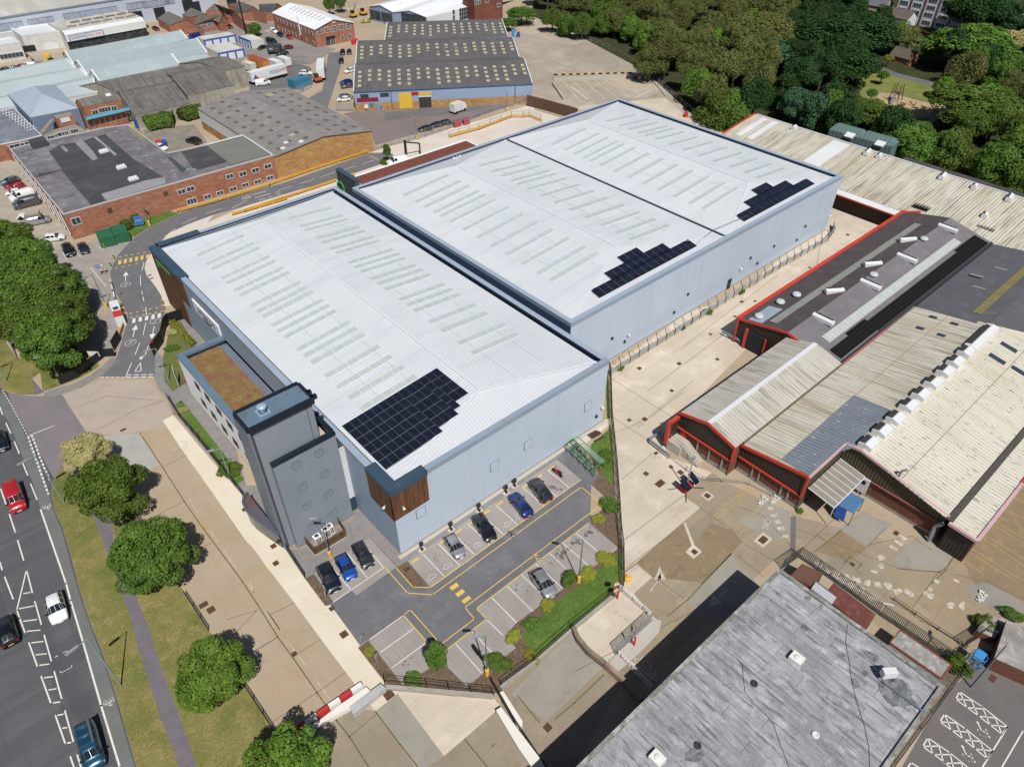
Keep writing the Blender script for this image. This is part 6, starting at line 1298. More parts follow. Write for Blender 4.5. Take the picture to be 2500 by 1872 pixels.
# long cream shed at the back
LXE, LXR = 133.6, 153.4
lg = thing('long_shed', 'very long stained cream roofed shed behind the warehouses with red gable edge', 'shed', (143, 0, 0))
zl_ = lambda x: 4.6+(x-LXE)*(7.3-4.6)/(LXR-LXE)
MB().slab([V2(LXE, 51.5, 4.6), V2(LXR, 51.5, 7.3), V2(LXR, -75, 7.3), V2(LXE, -75, 4.6)], .2).build('roof', cream, lg)
MB().slab([V2(LXE-1.6, 30, 3.9), V2(LXE, 30, 4.5), V2(LXE, -1.0, 4.5), V2(LXE-1.6, -1.0, 3.9)], .12).build('eave_canopy', whiteb, lg); MB().bar(V2(LXE-1.6, 30, 3.85), V2(LXE-1.6, -1, 3.85), .15, .3).build('red_eave', redt, lg)
MB().face([V2(LXE-.3, -75, 0), V2(LXE-.3, 51.3, 0), V2(LXE-.3, 51.3, 4.4), V2(LXE-.3, -75, 4.4)]).build('wall', mat('deep_brown_wall', '3a2d24', '42332a', ns=.2), lg); MB().face([V2(LXR, -75, 0), V2(LXR, 51.3, 0), V2(LXR, 51.3, 7.1), V2(LXR, -75, 7.1)]).build('wall', darkmet, lg)
MB().face([V2(LXE, 51.3, 0), V2(LXR, 51.3, 0), V2(LXR, 51.3, 7.1), V2(LXE, 51.3, 4.4)]).build('wall', darkmet, lg); barpts(lg, 'red_barge_board', [V2(LXE, 51.6, 4.6), V2(LXR, 51.6, 7.35)], .5, .3, redt); barpts(lg, 'ridge_trim', [V2(LXR, 51, 7.4), V2(LXR, -75, 7.4)], .4, .2, whiteb)
for (a, b, wv) in (('d30,1055', 'd195,905', 1.6), ('d115,1080', 'd285,925', 1.6), ('d600,1280', 'd775,1085', 4.2)):
 n3 = V2(0, 1, 0).cross(V2(-(LXR-LXE), 0, -(7.3-4.6))).normalized(); pa_, pb_ = onplane(V2(LXE, 0, 4.6), n3, a), onplane(V2(LXE, 0, 4.6), n3, b); y_ = (pa_.y+pb_.y)/2
 x0_, x1_ = sorted((max(pa_.x, LXE+.5), min(pb_.x, LXR-.5))); MB().slab([V2(x0_, y_-wv/2, zl_(x0_)+.08), V2(x1_, y_-wv/2, zl_(x1_)+.08), V2(x1_, y_+wv/2, zl_(x1_)+.08), V2(x0_, y_+wv/2, zl_(x0_)+.08)], .06).build('white_roof_patch', whiteb, lg)
names = ('at the left end of the long cream roof', 'beside the green plant units on the long cream roof', 'between the green units and the middle of the long cream roof', 'at the middle of the long cream roof edge', 'right of the middle of the long cream roof', 'towards the right end of the long cream roof', 'low on the long cream roof beside the blue strip')
for s_, l_ in zip(('d435,995', 'd1000,1185', 'd1090,1215', 'd1580,1370', 'd1825,1450', 'd2095,1535', 'h1905,250'), names):
 c = onplane(V2(LXE, 0, 4.6), n3, s_); roofvent((c.x, c.y, c.z-.05), 'white box ventilator '+l_, 'ventilators on the long cream roof', radians(8), L=2.8 if s_ in ('d1000,1185', 'd1580,1370', 'd2095,1535') else 1.6, H=1.0)
ug = mat('sage_green_metal', '5c7474', '637c7b', ns=.3, grain=.04, rib=('u', 1.0, .03, .15), rough=.5)
for s_, l_ in (('d815,1075', 'sage green plant unit with sloped top behind the cream roof, left of the pair'), ('d1045,1140', 'sage green plant unit with sloped top behind the cream roof, right of the pair')):
 c = P(s_, 5.5); r = thing('plant_unit', l_, 'plant unit', (c.x+2, c.y, 0), 'green plant units behind the cream roof', radians(-86))
 mb = MB(); L, W = 8.6, 4.2
 mb.mesh([(-L/2, -W/2, 0), (L/2, -W/2, 0), (L/2, W/2, 0), (-L/2, W/2, 0), (-L/2, -W/2, 7), (L/2, -W/2, 7), (L/2, W/2, 7), (-L/2, W/2, 7), (-L/2+.8, -W/2+1.1, 8.2), (L/2-.8, -W/2+1.1, 8.2), (L/2-.8, W/2-1.1, 8.2), (-L/2+.8, W/2-1.1, 8.2)],
  [(0, 1, 5, 4), (1, 2, 6, 5), (2, 3, 7, 6), (3, 0, 4, 7), (4, 5, 9, 8), (5, 6, 10, 9), (6, 7, 11, 10), (7, 4, 8, 11), (8, 9, 10, 11)]); mb.build('casing', ug, r, local=True)
 mb = MB(); mb.bar((1.5, -W/2-1.6, 6.8), (1.5, -W/2+.3, 7.4), 2.2, .5); mb.build('duct', whiteb, r, local=True)
fl, _ = flatb('lower_roof', 'dark grey flat roofed strip building behind the long cream shed', 'building', [V2(154, 12, 0), V2(161, 12, 0), V2(161, -16, 0), V2(154, -16, 0)], 5.6, brickdk, feltdk, .15)
# ---------------------------------------------------------------- flat roofed building bottom right
wf = mat('weathered_grey_roof', 'a3a5aa', '888a8f', 'b6b8bb', ns=.3, grain=.1, gs=5, rough=.8, slab=(9, 1.6, .55, .045, .37), streak=[(.25, 2.2, .52, .62, '58575b', .8), (.12, 1.1, .5, .62, '84858b', .7), (1.2, 3.5, .6, .68, '3f3d3c', .6)], blot=[(.08, .6, .7, '625f62', .7), (.5, .66, .74, '4f4b48', .7), (.3, .56, .7, 'bcbec2', .6), (1.6, .6, .7, '6c6a68', .6), (.18, .54, .64, '77777b', .55)])
h8 = 8.3; l0, r0, lb0 = P('p325,120', h8), P('p1605,1035', h8), P('o650,1656', h8)
ex = (r0-l0).normalized();
dn = (lb0-l0).normalized(); L1_ = 75
pts = [l0, r0, r0+dn*L1_, l0+dn*L1_]
gb = thing('flat_roof_building', 'large weathered pale grey flat roof in the bottom right corner', 'building', (pts[0].x*.5+pts[1].x*.5, pts[0].y, 0))
cpts = ccw(pts); n = 4
for i in range(4):
 a, b = cpts[i], cpts[(i+1) % 4]; MB().face([C2(a), C2(b), b-V2(0, 0, .03), a-V2(0, 0, .03)]).build('wall', brickdk, gb)
MB().prism([(p.x, p.y) for p in pts], h8-.6, h8-.22).build('roof', wf, gb, ang=atan2(ex.y, ex.x))
mb = MB()
for i in range(4):
 a, b = pts[i], pts[(i+1) % 4]; d = (b-a).normalized(); c_ = sum(pts, V2(0, 0, 0))/4; nn = V2(-d.y, d.x, 0); nn = nn if nn.dot(c_-a) > 0 else -nn
 mb.bar(a+nn*.22-d*.0+V2(0, 0, -.12), b+nn*.22-d*.44+V2(0, 0, -.12), .44, .3)
mb.build('coping', mat('mossy_coping', '6a6964', '8d8c88', '4c4b46', ns=.8, grain=.25, blot=[(.5, .5, .6, 'b5b6b6', .7)]), gb)
def rp(s): return P(s, h8-.22)
for s_ in ('p1010,760 960,750 1000,815 1075,855 1095,800', 'p1085,1010 1230,970 1320,1010 1350,1130 1380,1170 1200,1190 1120,1110', 'p520,340 570,335 560,370 530,365', 'p485,580 520,550 555,590 520,615', 'p955,930 985,905 1020,935 985,960', 'o1530,1520 1600,1490 1640,1560 1600,1620 1490,1600', 'p780,770 830,780 840,800 790,810', 'p880,970 920,980 950,1030 910,1050', 'p640,400 660,410 655,445 630,430'):
 mb = MB(); q = [rp(s_[0]+w) for w in s_[1:].split()]; c_ = sum(q, V2(0, 0, 0))/len(q); pts2 = []
 for i in range(len(q)):
  pts2 += [q[i], q[i].lerp(q[(i+1) % len(q)], .5)+(q[i].lerp(q[(i+1) % len(q)], .5)-c_)*.08]
 mb.face(ccw([V2(p.x, p.y, h8-.19) for p in pts2])); mb.build('damp_patch', mat('damp_patch', '5f5e62', '828287', '504f53', ns=1.3, grain=.2, lo=.42, hi=.58), gb)
for s_, l_ in (('p452,832', 'small white square vent on the weathered grey roof near its upper edge'), ('o1275,1600', 'white box vent on the weathered grey roof near its left edge')):
 c = rp(s_); r = thing('roof_ventilator', l_, 'roof vent', (c.x, c.y, h8-.22), None, atan2(ex.y, ex.x)); mb = MB(); mb.box((0, 0, .3), (1.3, 1.1, .6)); mb.build('casing', acm, r, local=True); mb = MB(); mb.lathe((0, 0, .6), [(.3, 0), (.3, .1), (.1, .14)], 12); mb.build('cap', whiteb, r, local=True)
c = rp('p1140,975'); r = thing('air_conditioning_unit', 'white air-conditioning unit on a stand on the weathered grey roof', 'air conditioner', (c.x, c.y, h8-.22), None, atan2(ex.y, ex.x)+.9); mb = MB(); mb.box((0, 0, 1.2), (1.4, .7, .9)); mb.build('casing', whiteb, r, local=True); mb = MB()
for x in (-.6, .6):
 for y in (-.3, .3): mb.bar((x, y, 0), (x, y, .8), .06)
mb.build('legs_stand', framed, r, local=True)
mb = MB(); mb.tube(rp('p1125,1010')+V2(0, 0, .2), rp('p1450,1248')+V2(0, 0, .2), .1); tag(mb.build('roof_pipe', mat('grey_pipe', '5d6f7a', grain=0)), 'straight grey pipe running from the air-conditioning unit to the roof edge', 'pipe')
for s_, l_ in (('p130,1012', 'small dark round roof drain near the long cable'), ('p602,1408', 'small pale round roof drain low on the weathered roof'), ('o1590,1490', 'small dark round drain near the lower left roof edge')):
 c = rp(s_); mb = MB(); mb.lathe((c.x, c.y, h8-.2), [(.38, 0), (.34, .14), (.2, .16), (.18, .05)], 14); tag(mb.build('roof_drain', framed if 'dark' in l_ else whiteb), l_, 'drain')
for s_, l_ in (('p0,820 40,870 45,960 60,1080 130,1170 220,1250 280,1330 330,1480 400,1656', 'thin black cable curving down the left of the weathered grey roof'), ('p850,560 835,700 865,850 880,980 920,1150 980,1340 1015,1500 1020,1656', 'thin black cable running down the middle of the weathered grey roof')):
 q = [rp('p'+w.lstrip('p')) for w in s_.split()]; mb = MB()
 for a, b in zip(q, q[1:]): mb.tube(a+V2(0, 0, .05), b+V2(0, 0, .05), .018, n=4)
 tag(mb.build('cable', blackp), l_, 'cable')
# containers and lean-tos behind it
rust = mat('rust_red_container', '74433a', '663a32', '85564a', ns=.5, grain=.15, rib=('u', .28, .04, .3), blot=[(.6, .58, .7, '5b2a20', .6)])
def boxthing(name, label, cat, s_, z, h, mt, mt2=None, z0=0, group=None):
 q = PL(s_, z); q = [q[0], q[1], q[1]+(q[2]-q[1]), q[0]+(q[2]-q[1])]; c_ = sum(q, V2(0, 0, 0))/4; r = thing(name, label, cat, (c_.x, c_.y, 0), group)
 MB().prism([(p.x, p.y) for p in q], z0, z-.05, top=False).build('body', mt, r); MB().prism([(p.x, p.y) for p in q], z-.1, z).build('roof', mt2 or mt, r); return r, q
boxthing('storage_box', 'plain brown flat-topped storage box behind the weathered roof', 'shed', 'p500,85 662,160 570,260', 2.6, 2.6, mat('brown_box', '5d4137', '6a4a3e', ns=.4))
boxthing('shipping_container', 'long rust red ribbed container beside the palisade fence', 'container', 'p745,232 1068,478 985,590', 2.6, 2.6, rust)
boxthing('metal_awning', 'small pale corrugated awning between the brown box and the red container', 'awning', 'p608,225 765,345 730,398', 2.9, 2.9, whiteb, mat('pale_corrugated', 'b3b6bd', rib=('u', .4, .03, .3)), 2.6)
r, q = boxthing('shipping_container', 'pale container with rusty edges and mossy top beside the palisade fence', 'container', 'p1258,600 1652,870 1575,975', 2.7, 2.7, mat('pale_container', 'a7a9a8', 'b5b7b6', ns=.5, grain=.05), mat('mossy_container_top', '9a9894', '7d7a76', 'b9b8b4', ns=.7, grain=.15, blot=[(.6, .55, .65, '5f5d59', .7)]))
mb = MB()
for i in range(4): mb.bar(V2(q[i].x, q[i].y, 2.72), V2(q[(i+1) % 4].x, q[(i+1) % 4].y, 2.72), .16, .14)
mb.build('rusty_edge', mat('orange_rust', '8a5236', '74402b', ns=2, grain=.2), r)
boxthing('brick_store', 'low grey concrete roofed store with weeds at the right edge', 'shed', 'p2080,520 2500,700 2420,1010', 2.3, 2.3, brickb, mat('patchy_concrete_roof', '96928c', '7b7771', ns=.4, grain=.15, blot=[(.5, .55, .65, 'b3b0aa', .6)]))
boxthing('retaining_wall', 'weathered concrete parapet wall beside the yard gate at the right', 'wall', 'p1950,480 2090,540 1985,660', 1.2, 1.2, brickb, concw)
# flats and houses beyond the park
fb_ = thing('block_of_flats', 'white panelled block of flats with dark window bands beyond the trees', 'flats', P('d1450,150'))
fa_, fb2 = P('d1225,75', 2.0), P('d1760,190', 2.0); a = C2(P('d1340,185', 0)); b = C2(P('d1700,260', 0)); d = (b-a).normalized(); a = a-d*8; b = b+d*60; bk = V2(-d.y, d.x, 0); bk = bk if bk.dot(a-CP) > 0 else -bk
wp = mat('white_panel_wall', 'c9ced6', 'bfc5ce', ns=.2, grain=.03)
MB().face([a, b, b+V2(0, 0, 11), a+V2(0, 0, 11)]).build('wall', wp, fb_); MB().prism([(p.x, p.y) for p in (a, b, b+bk*11, a+bk*11)], 10.5, 11.2).build('roof', feltdk, fb_); MB().face([a, a+bk*11, a+bk*11+V2(0, 0, 11), a+V2(0, 0, 11)]).build('wall', brickdk, fb_)
o_ = -bk; L_ = (b-a).length; M_ = Matrix((d, o_, V2(0, 0, 1))).transposed()
for k in range(12):
 x = 2.6+k*5.6
 if x > L_-2: break
 MB().box(a+d*(x-2.6)+V2(0, 0, 5.5)+o_*.15, (.35, .3, 11), mat=M_).build('downpipe_strip', brickdk, fb_)
 for j, z in enumerate((1.6, 4.4, 7.0, 9.6)):
  c = a+d*x+V2(0, 0, z); f_ = MB().box(c+o_*.05, (3.0 if j % 2 else 3.6, .1, 1.5), mat=M_).build('window', framew, fb_)
  mb = MB()
  for i in range(3): mb.box(c+d*(-1.1+1.1*i)+o_*.12, (.9, .04, 1.2), mat=M_)
  mb.build('pane', glassm, f_)
def house(label, c, w, l, h, rz, mw=brick, mr=None, hr=2.2):
 r = thing('house', label, 'house', (c.x, c.y, 0), None, rz); mr = mr or MATS['brown_tiles']
 mb = MB(); mb.box((0, 0, h/2), (l, w, h)); mb.mesh([(-l/2, -w/2, h), (-l/2, w/2, h), (-l/2, 0, h+hr), (l/2, -w/2, h), (l/2, w/2, h), (l/2, 0, h+hr)], [(0, 1, 2), (3, 5, 4)]); mb.build('wall', mw, r, local=True)
 for sg in (-1, 1):
  mb = MB(); mb.slab([V2(-l/2-.3, sg*(w/2+.3), h-.2), V2(l/2+.3, sg*(w/2+.3), h-.2), V2(l/2+.3, 0, h+hr+.1), V2(-l/2-.3, 0, h+hr+.1)], .15); mb.build('roof', mr, r, local=True)
 for k in range(max(2, int(l/3))):
  mb = MB(); mb.box((-l/2+1.5+k*(l-3)/(max(2, int(l/3))-1), -w/2-.05, h*.55), (1.5, .1, 1.1)); w_ = mb.build('window', framew, r, local=True); mb = MB(); mb.box((-l/2+1.5+k*(l-3)/(max(2, int(l/3))-1), -w/2-.11, h*.55), (1.3, .04, .9)); mb.build('pane', glassm, w_, local=True)
 return r
mat('brown_tiles', '5f534b', '6a5e55', '524740', ns=.4, grain=.12, rib=('v', .35, .02, .2)); mat('grey_slates', '5b5d64', '64666c', ns=.4, grain=.1)
ang = atan2(d.y, d.x)
house('pale brick house with blue-grey roof at the top edge left of the white flats', P('d1010,60', 3), 9, 16, 5.2, ang+.1, mat('pale_brick', 'a08d72', 'a8957c', ns=.3), MATS['grey_slates'])
house('white gabled house with brown tiled roof in front of the white flats', P('d1240,150', 3), 8, 11, 4.6, ang+.0, whiteb, MATS['brown_tiles'])
house('small brick house under the trees beside the park road', P('d1290,440', 2), 5, 8, 2.5, ang-.1)
house('brick house with brown roof at the right edge behind the park trees', P('d2170,530', 3), 9, 14, 4.5, ang-.5)
house('brick house half hidden by trees at the right edge of the park', P('d2130,640', 2), 6, 10, 3, ang-.2)
lw_ = thing('garden_wall', 'low brown brick garden wall in front of the white flats', 'wall', P('d1400,250')); MB().bar(P('d1340,215', .9), P('d1500,290', .9), .3, 1.8).build('wall_run', brickdk, lw_)
# bungalows and brick ranges near the storage yard
def bung(label, ra, rb, ea, eb, zr, ze, mr, mw=brick):
 r = thing('bungalow', label, 'building', P(ra)); q = slopes(r, P(ra, zr), P(rb, zr), P(ea, ze), P(eb, ze), ze, mr, mw=mw, th=.12, over=.3); return r, P(ea, ze), P(eb, ze)
gs_ = mat('grey_tiles', '6b6764', '625f5d', '75716c', ns=.3, grain=.1)
r, a, b = bung('brick bungalow with brown hipped roof and five white windows', 'B870,235', 'B1210,225', 'B770,395', 'B1305,300', 5.6, 3.2, MATS['brown_tiles'])
for s_ in ('B825,425', 'B927,407', 'B1027,388', 'B1163,367', 'B1258,347'): win(r, a, b, s_, 1.9, 1.4, nv=2, nh=2)
r, a, b = bung('brick bungalow with grey gabled roof and small blue sign', 'B385,180', 'B620,300', 'B215,290', 'B400,392', 5.6, 3.0, gs_)
p0, p1 = P('B400,392', 3), P('B690,345', 3); sgn, c, ex_, n__ = panel(r, 'sign_board', p0, p1, 'B603,350', 2.8, 1.0, mat('mid_blue_sign', '2f5fa8', grain=0), .2); text_obj('sign_lettering', 'HILL', .8, whiteb, c, ex_, (0, 0, 1), sgn)
r, a, b = bung('brick range with grey pitched roof behind the bungalows, left', 'B740,125', 'B960,210', 'B600,230', 'B700,270', 5.6, 3.0, gs_)
r, a, b = bung('brick range with grey pitched roof behind the bungalows, right', 'B1100,60', 'B1400,170', 'B960,180', 'B1260,165', 5.8, 3.2, gs_)
r, a, b = bung('brick range with grey roof behind the phone mast', 'B1500,30', 'B1700,100', 'B1310,70', 'B1560,170', 5.8, 3.2, gs_)
r, a, b = bung('brick range with black pitched roof left of the white-roofed office', 'B1790,70', 'B2060,55', 'B1800,185', 'B2010,190', 6.0, 3.6, feltdk)
fl2, pp = flatb('brick_range', 'low orange brick wing with flat black roof beside the phone mast', 'building', PL('B1260,250 1430,215 1780,190 1740,130 1400,150 1240,210', 3.2), 3.2, brick, feltdk, .15)
# storage units
sg1 = mat('storage_panel', 'b9bab6', 'c2c3bf', ns=.3, grain=.03); sgr = mat('storage_roof', 'c3c2bd', 'b5b4ae', ns=.3, grain=.05, slab=(3, 30, .8, .06)); sgbl = mat('storage_blue', '2c58b0', grain=.02)
def storage(label, roofpx, wallpx, n, z=2.9):
 q = PL(roofpx, z); q = [q[0], q[1], q[2], q[0]+(q[2]-q[1])]; c_ = sum(q, V2(0, 0, 0))/4; r = thing('storage_unit', label, 'storage unit', (c_.x, c_.y, 0), 'blue and white storage units')
 MB().prism([(p.x, p.y) for p in q], 0, z-.06, top=False).build('body', sg1, r); MB().prism([(p.x, p.y) for p in q], z-.08, z).build('roof', sgr, r)
 a, b = q[wallpx], q[(wallpx+1) % 4]; d = (b-a).normalized(); o_ = V2(d.y, -d.x, 0); o_ = o_ if o_.dot(CP-a) > 0 else -o_; M_ = Matrix((d, o_, V2(0, 0, 1))).transposed(); L = (b-a).length
 for k in range(n+1): MB().box(C2(a)+d*(L*k/n)+o_*.08+V2(0, 0, z/2), (.55, .2, z), mat=M_).build('blue_post', sgbl, r)
 MB().box(C2(a)+d*(L/2)+o_*.1+V2(0, 0, z-.2), (L, .22, .42), mat=M_).build('blue_beam', sgbl, r)
 for k in range(n): MB().box(C2(a)+d*(L*(k+.5)/n)+o_*.03+V2(0, 0, (z-.5)/2), (L/n-.6, .08, z-.6), mat=M_).build('roller_door', whiteb, r)
storage('blue and white storage unit block with four doors, the furthest', 'B935,618 1410,535 1305,490', 0, 4)
storage('blue and white storage unit block with three doors, nearest the old sheds', 'B1160,818 1535,750 1310,650', 0, 3)
storage('blue and white storage unit block on the right beside the bush', 'B1475,560 1645,628 1850,600', 0, 4)
# ---------------------------------------------------------------- trees and plants
LM = [leafmat('leaf_mid_green', '587624', '40601a', '7a9334'), leafmat('leaf_deep_green', '2b4b1c', '214017', '446a2a'), leafmat('leaf_olive', '696e33', '566230', '7c7e45'), leafmat('leaf_bluish', '3d6142', '335738', '55764e'),
 leafmat('leaf_yellow_cream', 'b0a56e', '948f58', 'cbbf8d'), leafmat('leaf_bright', '628623', '4b701b', '849f36'), leafmat('leaf_gold', '92922a', '78841f', 'aca840')]
bark = mat('bark', '4a4034', '5a4f40', ns=2, grain=.3)
def crownmesh(seed, n, nb, leaf, lob=.33, shell=.78):
 """unit-radius crown made of leaf clumps gathered on many overlapping boughs"""
 rnd = random.Random(seed); V = []; F = []
 blobs = []
 for i in range(nb):
  z = rnd.uniform(-.55, 1); a = rnd.uniform(0, 2*pi); r = sqrt(max(0, 1-z*z)); k = rnd.uniform(.5, .82)
  blobs.append((Vector((r*cos(a)*k, r*sin(a)*k, z*k)), lob*rnd.uniform(.65, 1.25)))
 blobs.append((Vector((0, 0, .1)), .55))
 w = [b[1]**2 for b in blobs]
 for i in range(n):
  c, r = rnd.choices(blobs, w)[0]
  z = rnd.uniform(-.7, 1); a = rnd.uniform(0, 2*pi); q = sqrt(1-z*z); d = Vector((q*cos(a), q*sin(a), z))
  p = c+d*r*rnd.uniform(shell, 1.08)
  nrm_ = (d+Vector((rnd.gauss(0, .45), rnd.gauss(0, .45), rnd.gauss(0, .35)+.35))).normalized()
  t = nrm_.orthogonal().normalized(); t = (Matrix.Rotation(rnd.uniform(0, 2*pi), 3, nrm_) @ t); b = nrm_.cross(t); s = leaf*rnd.uniform(.6, 1.3)
  k = len(V); V += [p-t*s*.5, p-b*s*.38+nrm_*s*.06, p+t*s*.6, p+b*s*.38+nrm_*s*.06]; F.append((k, k+1, k+2, k+3))
 me = bpy.data.meshes.new('crown'); me.from_pydata(V, [], F); return me
CR = {}
def crown_for(kind, mi):
 key = (kind, mi)
 if key not in CR:
  n, nb, leaf, lob = {'near0': (34000, 62, .058, .25), 'near1': (34000, 80, .056, .22), 'far0': (12000, 40, .085, .31), 'far1': (12000, 54, .08, .26), 'far2': (12000, 30, .085, .37), 'bush': (3500, 24, .12, .34)}[kind]
  me = crownmesh(sum(map(ord, kind)), n, nb, leaf, lob); me.materials.append(LM[mi]); CR[key] = me
 return CR[key]
TRK = {}
def trunkmesh():
 mb = MB(); mb.tube((0, 0, 0), (0.02, 0, .55), .055, .035, n=8); mb.tube((0.02, 0, .55), (-.01, .03, .85), .035, .015, n=6)
 rnd = random.Random(3)
 for k in range(7):
  a = k*2.4; z = .35+.06*k; mb.tube((0.01, 0, z), (.3*cos(a), .3*sin(a), z+.28), .02, .006, n=5)
 o = mb.build('t', bark); me = o.data; bpy.data.objects.remove(o); return me
TM = trunkmesh()
def tree(name, label, c, r, h, kind='near0', mi=0, group=None, rz=None, sz=None, zc=None):
 """c ground position, r crown radius, h total height"""
 rt = thing(name, label, 'tree', (c.x, c.y, 0), group); sz = sz or r*.8; zc = zc if zc is not None else h-sz*.98
 o = bpy.data.objects.new('crown', crown_for(kind, mi)); COL.objects.link(o); o.parent = rt; o.location = (0, 0, zc); r *= .87; sz *= .93; o.scale = (r, r, sz); o.rotation_euler = (0, 0, random.uniform(0, 6.28) if rz is None else rz)
 t = bpy.data.objects.new('trunk', TM); COL.objects.link(t); t.parent = rt; t.scale = (min(h, r*1.7), min(h, r*1.7), h*.95); t.rotation_euler = (0, 0, random.uniform(0, 6)); return rt
def treeat(name, label, s, zc, rpx, sz, mi, kind='near0', group=None, asp=1):
 """crown centre sighted at height zc, radius in photo pixels"""
 c = P(s, zc); dist = (c-CP).length; r = rpx/FPX*dist; return tree(name, label, c, r, zc+sz, kind, mi, group, sz=sz, zc=zc)
vg = 'verge trees along the main road'
treeat('verge_tree', 'cream-yellow leaved small tree at the road junction, furthest of the verge trees', 'i655,645', 3.6, 60, 2.6, 4, 'near1', vg)
treeat('verge_tree', 'round green verge tree right beside the cream-yellow tree', 'i830,925', 5.0, 96, 4.6, 0, 'near0', vg)
treeat('verge_tree', 'largest round green verge tree, in the middle of the row by the fence', 'i1185,1430', 5.0, 109, 4.8, 0, 'near1', vg)
treeat('verge_tree', 'green verge tree beside the tall street lamp, second from the bottom edge', 'm1640,940', 4.6, 96, 4.2, 5, 'near0', vg)
treeat('verge_tree', 'green verge tree cut by the bottom edge beside the barrier', 'n310,1680', 4.8, 116, 4.4, 5, 'near1', vg)
lg_ = 'dense dark trees by the entrance gate'
for s_, r_, l_ in (('e30,480', 84, 'dark green tree at the left edge, furthest of the clump by the gate'), ('e215,610', 76, 'dark green tree second from the far end of the clump by the gate'), ('e120,790', 100, 'broad dark green tree at the left edge in the middle of the gate clump'), ('e400,830', 84, 'dark green tree on the car park side of the gate clump'), ('e290,1010', 100, 'dark green tree third from the near end of the gate clump'), ('e470,1070', 78, 'dark green tree overhanging the visitor bays at the near end of the clump'), ('e390,1210', 84, 'nearest dark green tree of the clump, by the entrance fence'), ('e-60,640', 90, 'dark green tree mostly outside the left edge behind the clump')):
 treeat('dense_tree', l_, s_, 6.0, r_, 5.4, 0 if r_ % 3 else 0, 'near1' if r_ % 2 else 'near0', lg_)
treeat('young_tree', 'small tree on the planting bed between the lower parking bays', 'n1465,800', 3.0, 31, 2.6, 0, 'far1')
treeat('young_tree', 'young tree with small round crown beside the access road canopy', 'b1085,1165', 3.2, 11, 2.2, 0, 'far1')
treeat('street_tree', 'bushy green tree beside the phone mast and storage units', 'a1960,225', 2.6, 17, 2.8, 0, 'far1')
for s_, r_, l_ in (('b640,40', 15, 'small green tree at the top edge left of the plant yard'), ('b730,20', 16, 'small green tree at the top edge beside the metal fence')): treeat('street_tree', l_, s_, 4, r_, 3.5, 0, 'far0')
# the wood: individually grown trees, kind by area
random.seed(21)
wg = 'trees of the wood beyond the far yard'
def inpoly(x, y, p):
 r = False; j = len(p)-1
 for i in range(len(p)):
  if (p[i].y > y) != (p[j].y > y) and x < (p[j].x-p[i].x)*(y-p[i].y)/(p[j].y-p[i].y)+p[i].x: r = not r
  j = i
 return r
edge = PL('c330,140 430,250 680,330 950,470 1180,620 1400,790 1640,960 1830,1050 d90,960 240,960 640,1080 760,1150 1170,1200 1900,1480 2300,1560 3300,1500 3500,-200 2300,-200 1700,-300 c1000,-600 300,-200', 0)
holes = [PL('d690,700 960,480 1060,430 1260,520 1760,700 1690,1130 1400,1190 1100,1130 860,1010 720,900', 0), PL('d880,200 1080,-200 2500,-200 2400,180 1950,330 1780,400 1600,460 1330,440 1120,330', 0), PL('d1180,470 1210,420 1480,480 1500,600 1250,560', 0)]
cols = ['mid green', 'deep green', 'olive brown', 'bluish green', '', 'bright green']
pos = []; spots = []
x = 120
tries = 0
while tries < 30000 and len(spots) < 290:
 tries += 1
 X = random.uniform(100, 420); Y = random.uniform(-140, 420)
 if not inpoly(X, Y, edge): continue
 if any(inpoly(X, Y, h_) for h_ in holes): continue
 rr = Vector((X, Y, 0)); dd_ = (rr-C2(CP)).length
 c_ = camo.matrix_world.inverted() @ Vector((X, Y, 5)); u = 1250+FPX*c_.x/(-c_.z); v = 936-FPX*c_.y/(-c_.z)
 if c_.z > -10 or u < -60 or u > 2560 or v < -90 or v > 900: continue
 mind = 5.2 if dd_ < 320 else 7
 if any((rr-q).length < mind for q in spots): continue
 spots.append(rr); pos.append((X, Y, u, v))
P0 = []
for (X, Y, u, v) in sorted(pos, key=lambda q: q[2]):
 # kind of tree from the part of the wood it stands in
 if 1560 < u < 1930 and v < 230: mi = random.choice((2, 2, 2, 5))
 elif 1900 < u < 2190 and v < 260: mi = 1
 elif 1850 < u < 2020 and 90 < v < 330: mi = random.choice((3, 3, 1))
 elif u < 1500: mi = random.choice((2, 0, 0, 1))
 else: mi = random.choice((0, 0, 0, 1, 5, 2 if v < 300 else 0))
 r = random.uniform(4.6, 6.6) if u > 1500 else random.uniform(4.2, 5.6); h = random.uniform(8, 12) if mi not in (1, 2) else random.uniform(11, 15)
 where = 'left part' if u < 1500 else 'middle part' if u < 1850 else 'dark stand' if u < 2170 else 'right-hand part'
 tree('wood_tree', '%s tree with a dense crown standing in the %s of the wood' % (cols[mi], where), Vector((X, Y, 0)), r, h, random.choice(('far0', 'far1', 'far2')), mi, 'crowded %s trees in the %s of the wood' % (cols[mi], where), sz=r*random.uniform(.8, 1.15))
